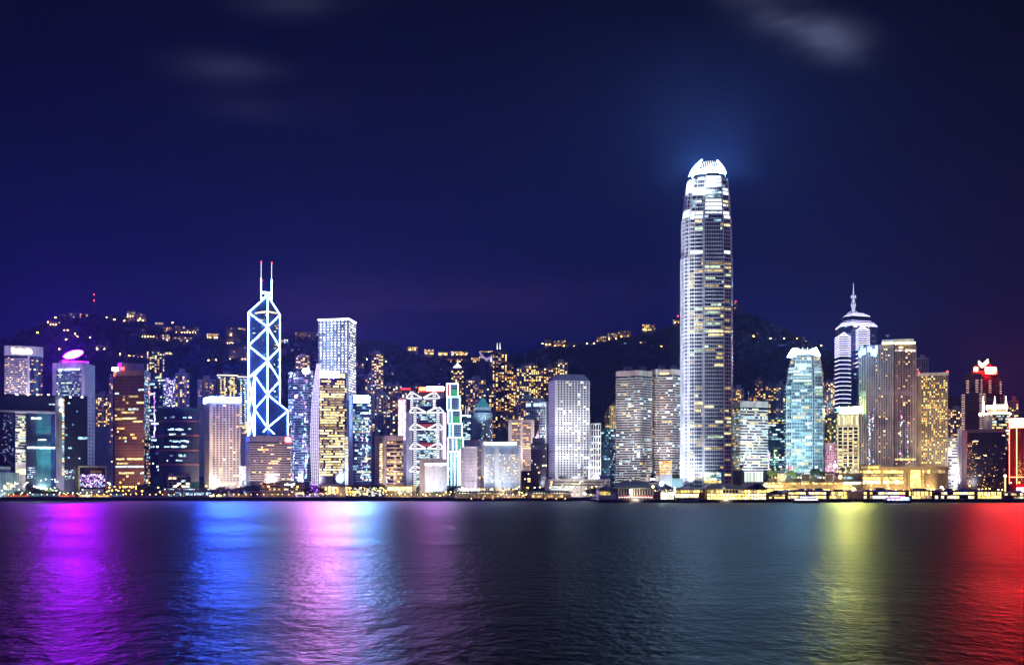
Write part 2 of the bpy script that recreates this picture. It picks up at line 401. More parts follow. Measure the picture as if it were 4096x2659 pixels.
def flood(t, rad, c, dist=70, zl=7.0, side=0.0, k3=(1.15, 1.0, .8)):  # lamps and masts added to bring facades up to brightness
    """wash a building's harbour side evenly: an added bank of narrow spots on an invented mast in front of it, one for each third of its height;
    rad is about the brightness a pale wall takes on"""
    (x0, y0), (x1, y1) = t.line[0], t.line[-1]; xm, ym = (x0 + x1) / 2, (y0 + y1) / 2; L = math.hypot(xm, ym); W = math.hypot(x1 - x0, y1 - y0)
    src = Vector((xm - xm / L * dist + side, ym - ym / L * dist, zl)); zg = 16.0 if t.z1 > 60 else 4.0; rad *= .88
    q = (t.z1 - zg) / max(W, 1); n = 1 if t.z1 - zg < 55 or q < 1.2 else (2 if q < 2 else 3)
    m = t.part('added_mast', MB().tube((src.x, src.y, min(zl - 1.6, 4.0)), (src.x, src.y, zl - 1.6), .25, 5), dgrey) if zl > 12 else None
    h = (t.z1 - zg) / n; L3 = []
    for k in range(n):
        dst = Vector((xm, ym, zg + h * (k + .5))); v = dst - src; d = v.length; cs = max(.2, dist / d)
        L3.append((dst, v, d, cs, math.atan(max(W * .58, h * cs * .62) / d) * 1.45, rad * (k3[k] if n == 3 else 1.0) * 39.5 * d * d / (.6 * cs), rad * (k3[k] if n == 3 else 1.0)))
    over = [sum(P * .6 * cs / (39.5 * d * d) for _, v2, _, _, hf, P, _ in L3 if v.angle(v2) < hf * .8) / want for _, v, d, cs, _, _, want in L3]     # overlapping beams share the work
    s_ = len(over) / sum(over)
    for k, (dst, v, d, cs, hf, P, want) in enumerate(L3): spot(t, 'wash_spot', src + Vector((0, 0, .02 * k)), dst, P * s_, c, min(150, math.degrees(hf * 2)), .55)
# ================================================================== the setting
def water_mat():
    m = bpy.data.materials.new('harbour_water'); m.use_nodes = True; t = m.node_tree; p = t.nodes['Principled BSDF']
    g = t.nodes.new('ShaderNodeNewGeometry')
    def noise(scale, sx, sy, det):
        mp = t.nodes.new('ShaderNodeMapping'); mp.inputs['Scale'].default_value = (sx, sy, 1); n = t.nodes.new('ShaderNodeTexNoise')
        t.links.new(g.outputs['Position'], mp.inputs[0]); t.links.new(mp.outputs[0], n.inputs['Vector'])
        n.inputs['Scale'].default_value = scale; n.inputs['Detail'].default_value = det; n.inputs['Roughness'].default_value = .6; return n.outputs[0]
    patch = noise(1.0, .0022, .011, 3)      # calmer and rougher lanes of water
    r = t.nodes.new('ShaderNodeMapRange'); t.links.new(patch, r.inputs[0]); r.inputs[1].default_value = .35; r.inputs[2].default_value = .65
    r.inputs[3].default_value = .29; r.inputs[4].default_value = .40
    def scaled(o, k):
        n = t.nodes.new('ShaderNodeMath'); n.operation = 'MULTIPLY'; t.links.new(o, n.inputs[0]); n.inputs[1].default_value = k; return n.outputs[0]
    def plus(o, q):
        n = t.nodes.new('ShaderNodeMath'); n.operation = 'ADD'; t.links.new(o, n.inputs[0]); t.links.new(q, n.inputs[1]); return n.outputs[0]
    h = plus(plus(scaled(noise(1.0, .40, .24, 2), 1.0), scaled(noise(1.0, .95, .75, 2), .26)), scaled(noise(1.0, .05, .05, 2), 1.6))
    bp = t.nodes.new('ShaderNodeBump'); bp.inputs['Strength'].default_value = 1.0; bp.inputs['Distance'].default_value = .42
    t.links.new(h, bp.inputs['Height'])
    # murky harbour water gives back less than half of what a clean mirror would
    out = t.nodes['Material Output']; dk = t.nodes.new('ShaderNodeBsdfDiffuse'); dk.inputs[0].default_value = (.004, .010, .016, 1)
    gl = t.nodes.new('ShaderNodeBsdfGlossy'); gl.distribution = 'GGX'; gl.inputs['Color'].default_value = (.27, .33, .37, 1); t.links.new(r.outputs[0], gl.inputs['Roughness']); t.links.new(bp.outputs[0], gl.inputs['Normal'])
    fr = t.nodes.new('ShaderNodeFresnel'); fr.inputs['IOR'].default_value = 1.333; t.links.new(bp.outputs[0], fr.inputs['Normal'])
    mx = t.nodes.new('ShaderNodeMixShader'); t.links.new(fr.outputs[0], mx.inputs[0]); t.links.new(dk.outputs[0], mx.inputs[1]); t.links.new(gl.outputs[0], mx.inputs[2])
    t.links.new(mx.outputs[0], out.inputs['Surface']); t.nodes.remove(p)
    return m
YS = 1371.0
tag(link('harbour_water', MB().add([(-7000, -3000, 0), (7000, -3000, 0), (7000, 2500, 0), (-7000, 2500, 0)], [(0, 1, 2, 3)]).mesh('harbour_water', water_mat())), kind='structure', label='dark choppy harbour water with coloured light reflections')
# land and hills as one sheet
mb = MB(); NX, NY = 150, 110; x0, x1, y0, y1 = -3600, 3600, YS + 3, 5200
for j in range(NY + 1):
    yv = y0 + (y1 - y0) * (j / NY) ** 1.15
    for i in range(NX + 1):
        xv = x0 + (x1 - x0) * i / NX; mb.v.append((xv, yv, ground(xv, yv)))
mb.f = [(j * (NX + 1) + i, j * (NX + 1) + i + 1, (j + 1) * (NX + 1) + i + 1, (j + 1) * (NX + 1) + i) for j in range(NY) for i in range(NX)]
hillm = wall('hill_soil', (.050, .058, .055), .95, streak=False)
tag(link('terrain', mb.mesh('terrain', hillm, smooth=True)), kind='structure', label='flat shore rising into dark wooded hills')
# woods on the hillside: one far mass
leafd = wall('woodland_leaves', (.060, .080, .070), .9, streak=False, scale=.02, var=.25)
mb = MB(); rr = random.Random(3)
for k in range(13000):
    px = rr.uniform(-250, 4300); y = rr.choice((rr.uniform(2050, 3330), rr.uniform(2600, 3330)))
    x = X(px, y); r = rr.uniform(4, 8); z = ground(x, y)
    mb.ball((x, y, z + r * .35), r, 5, 3, rr.uniform(.7, 1.15))
tag(link('hillside_woods', mb.mesh('hillside_woods', leafd)), 'dark woods covering the whole hillside', 'woods', kind='stuff')
# sea wall, promenade, road
mb = MB().box(-3600, 3600, YS, YS + 3, -4, 4.4)
sw = tag(link('sea_wall', mb.mesh('sea_wall', conc)), kind='structure', label='dark concrete sea wall along the water')
fm = MB().box(-.9, .9, YS - .5, YS, .2, 3.2).mesh('fender', wood)
for k in range(64): link('fender', fm, sw, (-800 + k * 25.0, -.002, 0))
tag(link('promenade', MB().box(-3600, 3600, YS + 3, YS + 24, 3.5, 4.12).mesh('promenade', pave)), kind='structure', label='paved promenade behind the sea wall')
tag(link('road', MB().box(-3600, 3600, YS + 24.2, YS + 40, 3.5, 4.02).mesh('road', asph)), kind='structure', label='waterfront road behind the promenade')
# ================================================================== buildings, from the left edge to the right
def fband(t, faces, za, p, n, frac, mat, proud=.45, name='spandrel', line=None):
    """n level strips on some walls only, sharing one mesh"""
    L = line or t.line; mb = MB()
    for i in faces: mb.obox(L[i], L[i + 1], 0, proud, za, za + p * frac)
    me = mb.mesh(name, mat, t.loc)
    for q in range(n): link(name, me, t.o, (0, 0, q * p)); t.count += 1
def blocks_sign(t, name, a, b, z0, z1, mat, n=9, thick=.8, seed=1, out=1.2):
    """a row of bright letters too over-exposed to read: uneven glowing blocks on a backing rail"""
    rr = random.Random(seed); mb = MB()
    for k in range(n):
        u0, u1 = (k + .06) / n, (k + .94) / n
        p = (a[0] + (b[0] - a[0]) * u0, a[1] + (b[1] - a[1]) * u0); q = (a[0] + (b[0] - a[0]) * u1, a[1] + (b[1] - a[1]) * u1)
        h = 1.0 if k == 0 else rr.uniform(.6, 1.0); lo = rr.uniform(0, .15)
        mb.obox(p, q, out, out + thick, z0 + (z1 - z0) * lo, z0 + (z1 - z0) * h)
    o = t.part(name, mb, mat)
    t.part('sign_rail', MB().obox(a, b, 0, out - .003, z0 + .2, z0 + .7), dgrey); return o
SIGNS = dict(
    amber=lamp('amber_sign', (1, .80, .38), 22, sample=True), magenta=lamp('magenta_sign', (.50, .001, 1.0), 1900, sample=True),
    icewhite=lamp('ice_white_sign', (.75, .9, 1.0), 16, sample=True), red=lamp('red_sign', (1, .03, .02), 16, sample=True),
    blue=lamp('blue_white_crown', (.03, .10, 1.0), 1300, sample=True), cyan=lamp('cyan_sign', (.14, .46, 1.0), 900, sample=True),
    pinkw=lamp('pink_white_sign', (1, .24, .85), 1500, sample=True), roundpink=lamp('pale_pink_lamp', (1, .45, .80), 220, sample=True))
# ---- curved white hotel on the far left
t = Tower('round_hotel', 'white curved hotel tower with glowing sign on its crown, far left', 'hotel', curve(18, 171, 1960, 9, 8), 1383, bglass, 30)
z_c = t.zrow(1421); t.band(z_c, t.z1 + .5, white, .7, 'crown_wall')
t.roofbox(.3, .7, 2.5, grey)
za = t.zrow(1600); p = (z_c - 3 - za) / 24
fband(t, range(0, 5), za, p, 24, .42, white)
fband(t, range(5, 8), za, p, 24, .2, navy)
t.win(4, .93, (za + z_c) / 2, 3.0, z_c - za, white, 1.0, 'pier')
for i in range(5): t.grid(i, 3, za, p, 24, .62, .42, .34, WARM, None, hz=.72)
for i in range(5, 8): t.grid(i, 2, za, p, 24, .8, .6, .2, WARM, None, hz=.6)
for k in range(13):
    x = 1.75 + k * .30; h = (1.0, .62, .66, .7, .62, .85, .66, .62, .6, .5, .95, .6, .62)[k]
    t.win(int(x), x - int(x), t.zrow(1410) + S(18, 1960) * h / 2, S(5.4, 1960), S(18, 1960) * h, SIGNS['amber'], 1.6, 'sign_letter')
flood(t, .45, (.85, .74, 1), 150, zl=66)
# ---- tower with the magenta sign
t = Tower('sign_tower', 'white ribbed office tower with blazing magenta oval sign on its roof', 'office tower', corner(215, 336, 380, 1660, 17), 1448, white, -1)
za = t.zrow(1600); p = (t.zrow(1478) - za) / 15
z_t = t.zrow(1470)
fband(t, [0], za, p, 15, .35, alu, .6)
t.grid(0, 1, za, p, 15, .82, .60, 0, COOL, dglass, hz=.68, name='window_strip')
t.runs(0, za, p, 15, .45, COOL, .42, .68, 2.2, 2.0, .3, .10, .9)
t.win(0, .5, z_t - 2, 34, 2.6, COOL[0], .5, 'lit_window')
t.piers(0, 1, 3.2, t.z0, t.z1, white, .9)
t.grid(1, 3, t.z0 + 8, 5.2, 25, .3, .34, .02, COOL, dglass, .1, .9)
t.roofbox(.2, .85, 6, white)
c = ((t.line[0][0] + t.line[1][0]) / 2 + 6, (t.line[0][1] + t.line[1][1]) / 2 + 6)
mb = MB(); n = 20; zc = t.zrow(1415); A, Bz, tl = S(36, 1660), S(14, 1660), .24
ring = [(A * math.cos(2 * math.pi * k / n) * (1.06 if k % 10 == 0 else 1), Bz * math.sin(2 * math.pi * k / n)) for k in range(n)]
fr = [(c[0] + a, c[1] - 6, zc + b + a * tl) for a, b in ring]; bk = [(x, y + .15, z) for x, y, z in fr]
h0 = [(c[0] + a * 1.04, c[1] - 5.84, zc + b * 1.05 + a * 1.04 * tl) for a, b in ring]; h1 = [(x, y + 1.8, z) for x, y, z in h0]
t.part('sign_housing', MB().add(h0 + h1, [tuple(range(n)), tuple(range(2 * n - 1, n - 1, -1))] + [(i, n + i, n + (i + 1) % n, (i + 1) % n) for i in range(n)]), lamp('added_magenta_halo', (.55, .01, 1.0), 110, sample=True))  # housing given an added glow to make the sign's halo
mb.add(fr + bk, [tuple(range(n)), tuple(range(2 * n - 1, n - 1, -1))] + [(i, n + i, n + (i + 1) % n, (i + 1) % n) for i in range(n)])
t.part('oval_sign', mb, SIGNS['magenta'], 'glaring magenta oval sign')
t.part('sign_frame', MB().tube((c[0] - 6, c[1] - 5, t.z1), (c[0] - 6, c[1] - 5, zc), .5).tube((c[0] + 6, c[1] - 5, t.z1), (c[0] + 6, c[1] - 5, zc), .5), dgrey)
flood(t, .34, (.66, .48, 1), 150, zl=26)
# ---- gateway-shaped government complex
Yg = 1500
t = Thing('gateway_building', 'dark glass gateway building with a tall square opening by the park', 'government building', (X(130, Yg), Yg, 4))
def slab(name, xa, xb, ya, yb, Y, dep, mat, label=None):
    a, b = front(xa, xb, Y); L = math.hypot(a[0], a[1]); 
    return t.part(name, MB().obox(a, b, -dep, 0, 4 if yb is None else Z(yb, Y), Z(ya, Y)), mat, label)
ribm = wall('blue_grey_mullion', (.075, .085, .14), .4)
slab('left_tower', -60, 58, 1642, None, Yg + 1, 26, dglass)
slab('beam', -60, 224, 1577, 1640.5, Yg, 30, navy, 'dark bridging storeys over the opening')
slab('beam_soffit', -60, 236, 1641, 1646, Yg - 1, 30, wall('lilac_soffit', (.55, .52, .60), .5))
slab('opening_edge', 224, 256, 1581, None, Yg - .5, 22, wall('lilac_leg', (.36, .35, .42), .5), 'pale vertical leg of the gateway')
slab('right_tower', 258, 350, 1583, None, Yg + 6, 34, navy)
for nm, xa, xb, ya, yb, Y in (('mullions', -60, 222, 1580, 1638, Yg), ('mullions', 260, 349, 1590, 1960, Yg + 6), ('mullions', -60, 56, 1650, 1960, Yg + 1)):
    mb = MB(); a, b = front(xa, xb, Y); n = int((xb - xa) / 4)
    for k in range(n):
        u = k / n; q = (a[0] + (b[0] - a[0]) * u, a[1] + (b[1] - a[1]) * u); r = (q[0] + .4, q[1])
        mb.obox(q, r, .003, .5, max(4.5, Z(yb, Y)), Z(ya, Y))
    t.part(nm, mb, ribm, kind='stuff')
GW = {'beam': (-60, 224, Yg), 'leg': (224, 256, Yg - .5), 'right': (258, 350, Yg + 6), 'left': (-60, 58, Yg + 1)}
def gw(px, py, w, h, mat, wl, name='lit_window'): t.fw(GW[wl], px, py, w, h, mat, .9, name)
for k in range(30):
    gw(253, 1600 + k * 10.2 + R.uniform(-2, 2), 7, 6 if k > 4 else 8, R.choice(COOL[:2] + WARM[:1]), 'leg')
for px, py in ((245, 1603), (245, 1616), (245, 1640)): gw(px, py, 9, 8, WHITEL, 'leg', 'wall_lamp')
for px in (68, 112, 148, 193, 281, 328): gw(px, 1578 if px < 240 else 1588, 5, 3, WHITEL, 'beam' if px < 224 else 'right', 'roof_lamp')
for px, py, w_, h_ in ((330, 1752, 34, 9), (264, 1738, 11, 8), (280, 1791, 14, 7), (308, 1645, 5, 4), (262, 1711, 8, 5), (209, 1617, 26, 5), (276, 1612, 9, 5), (292, 1698, 5, 5), (318, 1832, 5, 4), (275, 1830, 7, 5)):
    gw(px, py, w_, h_, R.choice(COOL[:2]), 'right' if px > 258 else 'beam')
for k in range(46): gw(R.uniform(258, 300), R.uniform(1880, 1918), R.uniform(3, 7), R.uniform(2, 4), R.choice(BLUEL + COOL), 'right')
for k in range(60): gw(R.uniform(4, 52), R.uniform(1660, 1870), R.uniform(2, 5), R.uniform(2, 3), R.choice(BLUEL), 'left')
spot(t, 'wash_spot', (X(240, 1430), 1430, 6), (X(235, Yg), Yg, 40), 3.0e5, (.85, .78, 1), 60)
spot(t, 'wash_spot', (X(90, 1480), 1490, 60), (X(140, Yg), Yg + 10, 98), 9e4, (.8, .78, 1), 110)
# what stands in the opening
t = Tower('banded_block', 'white banded office block seen through the gateway opening', 'office block', front(62, 106, 1640), 1630, stone, 24)
za = t.zrow(1850); p = (t.z1 - za) / 21
t.grid(0, 1, za, p, 21, .98, .5, 0, WARM, dglass, name='window_strip', d=.2)
t.runs(0, za, p, 21, .8, [COOL[0], WARM[3], COOL[3]], .42, .5, 2.6, 3, .35)
t.grid(0, 3, t.zrow(1900), S(30, 1640), 1, .8, .7, 1, [WARM[3]], None)
flood(t, .5, (1, .9, .85), 60, zl=30)
t = Tower('teal_glass_block', 'teal glass slab block behind the gateway opening', 'office block', front(144, 226, 1600), 1652, tglass, 24)
t.floors(1925, 1652, 17, .10, dgrey, .3)
za = t.zrow(1925); p = (t.z1 - za) / 17
t.part('dark_bay', MB().obox(front(106, 145, 1592)[0], front(106, 145, 1592)[1], -20, 0, 4, Z(1652, 1592)), navy)
t.part('end_bay', MB().obox(front(204, 226, 1597)[0], front(204, 226, 1597)[1], -2, 0, 4, Z(1664, 1597)), bglass)
t.win(0, .35, t.zrow(1790), S(118, 1600), S(7, 1600), COOL[0], 9, 'lit_floor')
t.win(0, .0, t.zrow(1673), S(36, 1600), S(5, 1600), COOL[0], 9, 'lit_floor'); t.win(0, .3, t.zrow(1758), S(30, 1600), S(5, 1600), COOL[0], .5, 'lit_floor')
for k in range(60):
    t.fw((106, 145, 1592), R.uniform(109, 142), R.choice([1870, 1879, 1887, 1896, 1905, 1912]) + R.uniform(-1, 1), R.uniform(2, 6), 2.5, R.choice(COOL[:2] + BLUEL))
flood(t, .8, (.45, .92, 1), 40, zl=11)
# ---- small council building like a picture frame
Yl = 1440
t = Thing('council_chamber', 'low picture-frame building with glittering lilac light show on its front', 'council building', (X(370, Yl), Yl, 4))
a, b = front(314, 426, Yl); u = Vector((b[0] - a[0], b[1] - a[1])).normalized()
za, zb = 4, Z(1865, Yl)
t.part('body', MB().obox(front(300, 426, Yl + 4)[0], front(300, 426, Yl + 4)[1], -30, 0, za, zb - 1), darkp)
fm = MB()
fm.obox(a, b, -3.2, 4, zb - 1.2, zb + .6)
fm.obox(a, (a[0] + u.x * 1.2, a[1] + u.y * 1.2), -3.2, 4, za, zb - 1.203); fm.obox((b[0] - u.x * 1.2, b[1] - u.y * 1.2), b, -3.2, 4, za, zb - 1.203)
t.part('frame', fm, pink)
t.part('glass_front', MB().obox(front(321, 419, Yl + 3)[0], front(321, 419, Yl + 3)[1], 0, .5, 6, Z(1893, Yl)), navy)
t.part('copper_panel', MB().obox(front(362, 407, Yl + 3)[0], front(362, 407, Yl + 3)[1], .5, 1.2, Z(1891, Yl), Z(1881, Yl)), wall('copper_panel', (.45, .22, .14), .4))
LS = [lamp('lilac_spark', (.78, .55, 1), 3, .6), lamp('violet_spark', (.55, .25, 1), 1.6, .6), lamp('aqua_spark', (.4, .9, 1), 2.4, .6), lamp('rose_spark', (1, .5, .7), 1.6, .6)]
for k in range(26):
    px = 323 + k * 3.7; top = 1893 + R.uniform(0, 10); bot = 1945
    y = top
    while y < bot:
        h = R.uniform(3, 12); mt = R.choice(LS[:2] + ([LS[0]] if y < 1912 else []) + ([LS[2], LS[3]] if y > 1926 else []))
        t.fw((321, 419, Yl + 3), px + R.uniform(-1.5, 1.5), min(y + h / 2, bot), R.uniform(1.2, 4), h * .8, mt, .8, 'light_strip'); y += h * R.uniform(1.1, 2.4)
t.part('terrace', MB().obox(front(330, 415, Yl - 8)[0], front(330, 415, Yl - 8)[1], -6, 0, 4, Z(1955, Yl - 8)), stone)
# ---- pale pavilion at the left edge
t = Tower('glass_pavilion', 'low pale ribbed glass pavilion at the left edge', 'pavilion', front(-60, 76, 1430), 1888, wall('frosted_glass', (.30, .42, .45), .35), 20)
t.piers(0, 22, .5, 4, t.z1, white, .4, 'rib')
t.roofbox(.3, .75, 7, white, 'dome_base')
for k in range(12): t.win(0, R.uniform(.5, .98), t.zrow(R.uniform(1925, 1955)), 2.2, 2, WARM[3], .3, 'lit_window')
flood(t, .45, (.6, .95, 1), 40, zl=5)
# ---- dark red-brown tower
t = Tower('bronze_tower', 'dark bronze glass tower with plant room and small white and red signs', 'office tower', corner(460, 577, 600, 1545, 12), 1482, brglass, -1)
N = 36; za, p = t.floors(1950, 1490, N, .28, brown, .35)
t.piers(0, 28, .35, t.z0, t.zrow(1500), brown, .45, 'mullion')
t.band(t.zrow(1500), t.z1 + 1, wall('pale_bronze', (.28, .18, .16), .5), .5, 'crown_wall')
t.runs(0, za, p, N, .10, [YEL[0], COOL[0], WARM[0], YEL[1]], .5, .62, 2.6, 3, .25)
t.runs(1, za, p, N, .22, [YEL[1], WARM[1], COOL[1]], .5, .62, 2.6, 2, .25)
for py, a0, a1 in ((1672, .25, .75), (1835, .02, .34), (1835, .4, .98), (1685, .6, .95)):
    t.win(0, (a0 + a1) / 2, t.zrow(py), S(117, 1545) * (a1 - a0), 1.7, YEL[0], .5, 'lit_floor')
t.roofbox(.17, .82, S(38, 1545), wall('grey_purple_metal', (.22, .19, .26), .5))
t.win(0, .02, t.zrow(1474), S(24, 1545), S(14, 1545), SIGNS['icewhite'], 2, 'sign'); t.win(0, .27, t.zrow(1472), S(13, 1545), S(10, 1545), SIGNS['red'], 2, 'sign')
t.win(0, -.012, t.zrow(1495), S(5, 1545), S(14, 1545), SIGNS['red'], 1, 'sign'); t.win(1, .9, t.zrow(1567), S(7, 1545), S(9, 1545), SIGNS['red'], 1, 'sign')
flood(t, .62, (1, .58, .36), 80, zl=22, k3=(1.35, .65, .55))
# ---- construction tower wrapped in netting
t = Tower('netted_tower', 'tower wrapped in dark green netting with reddish scaffold bands', 'tower', corner(634, 655, 797, 1520, 78), 1631, netting, -1)
t.part('glass_front', MB().obox((t.line[1][0] + .5, t.line[1][1]), t.line[2], .003, .6, t.zrow(1925), t.zrow(1640)), navy)
for py in (1683, 1741, 1800, 1857): t.band(t.zrow(py + 3), t.zrow(py - 3), rust, 1.4, 'scaffold_band')
for py, n in ((1668, 6), (1716, 11), (1738, 8), (1765, 10), (1785, 13), (1821, 8), (1843, 3)):
    for k in range(n):
        tt = min(.93, max(.05, R.gauss(.42, .2))); t.win(1, tt, t.zrow(py + R.uniform(-3, 3)), R.uniform(1.2, 5), 1.6, R.choice(COOL[:2]), 1.0, 'lit_window')
t.part('side_netting', MB().obox(front(612, 642, 1500)[0], front(612, 642, 1500)[1], -14, 0, 4, Z(1906, 1500)), netting)
# ---- white hotel with blazing blue-white crown
t = Tower('crowned_hotel', 'pale hotel tower of small square windows under a blazing blue-white crown', 'hotel', corner(817, 838, 962, 1500, 77), 1608, beige, -1)
za, zt = t.zrow(1925), t.zrow(1616); N = 33; p = (zt - za) / N
t.grid(1, 8, za, p, N, .64, .60, .07, WARM + COOL, wall('black_pane', (.006, .006, .010), .3), .09, .97, cap=330)
t.grid(0, 6, za, p, N, .45, .3, .0, WARM, dglass, .1, .9, cap=330)
t.band(za, za + .35, tan, .3, 'ledge', n=11, pitch=p * 3)
t.band(t.zrow(1607.5), t.zrow(1586), lamp('pale_blue_crown', (.22, .38, 1.0), 16, sample=True), 1.0, 'lit_crown', label='glowing blue-white crown strip')
t.panel(1, .5, t.zrow(1596.7), t.on(1, 0, 0)[2] * .97, S(18, 1500), SIGNS['blue'], 1.4, 'crown_panel')
t.win(1, .1, t.zrow(1918), S(16, 1500), S(20, 1500), lamp('white_screen', (.92, .95, 1), 9, sample=True), 14, 'screen')
for k in range(26): t.win(1, R.uniform(.05, .95), t.zrow(1935 + R.uniform(-3, 3)), R.uniform(2, 6), 1.5, R.choice([WARM[0], COOL[0], COOL[3]]), .4, 'shop_window')
flood(t, .50, (1, .78, .68), 110, zl=26, k3=(.9, 1.0, 1.0))
spot(t, 'wash_spot', (X(800, 1470), 1465, 8), (t.line[0][0] + 3, t.line[0][1] - 3, 40), 1.4e5, (1, .85, .7), 60)
spot(t, 'wash_spot', (X(900, 1478), 1478, t.z1 + 3), (X(900, 1500), 1500, t.z1 - 60), 6e4, (.35, .35, 1), 120)
# ---- wide low block with the red dot sign
t = Tower('broad_banded_block', 'broad pink-banded office block with round red sign, in front of the braced tower', 'office block', corner(985, 1000, 1163, 1470, 80), 1742, dglass, -1)
za = t.zrow(1922); N = 17; p = (t.zrow(1768) - za) / N
t.band(za, za + p * .52, pink, .6, 'spandrel', n=N, pitch=p)
t.band(t.zrow(1766), t.z1, wall('grey_louvre', (.30, .25, .30), .5), .7, 'louvred_crown')
t.piers(1, 46, .3, t.zrow(1764), t.z1 - .5, dgrey, .95, 'louvre')
t.runs(1, za, p, N, .13, [YEL[0], WARM[0], WARM[3]], .36, .76, 2.2, 2, .3)
t.win(1, .62, t.zrow(1845), S(36, 1470), 2, YEL[0], .4, 'lit_floor')
t.win(1, .93, t.zrow(1757), S(24, 1470), S(23, 1470), lamp('red_sign_box', (1, .02, .05), 9, sample=True), 1.4, 'sign_box')
t.win(1, .93, t.zrow(1757), S(18, 1470), S(18, 1470), lamp('pale_sign_disc', (1, .75, .78), 26, sample=True), 1.8, 'sign_disc', rnd=True)
flood(t, .46, (1, .78, .72), 96, zl=26, k3=(.8, 1, 1))
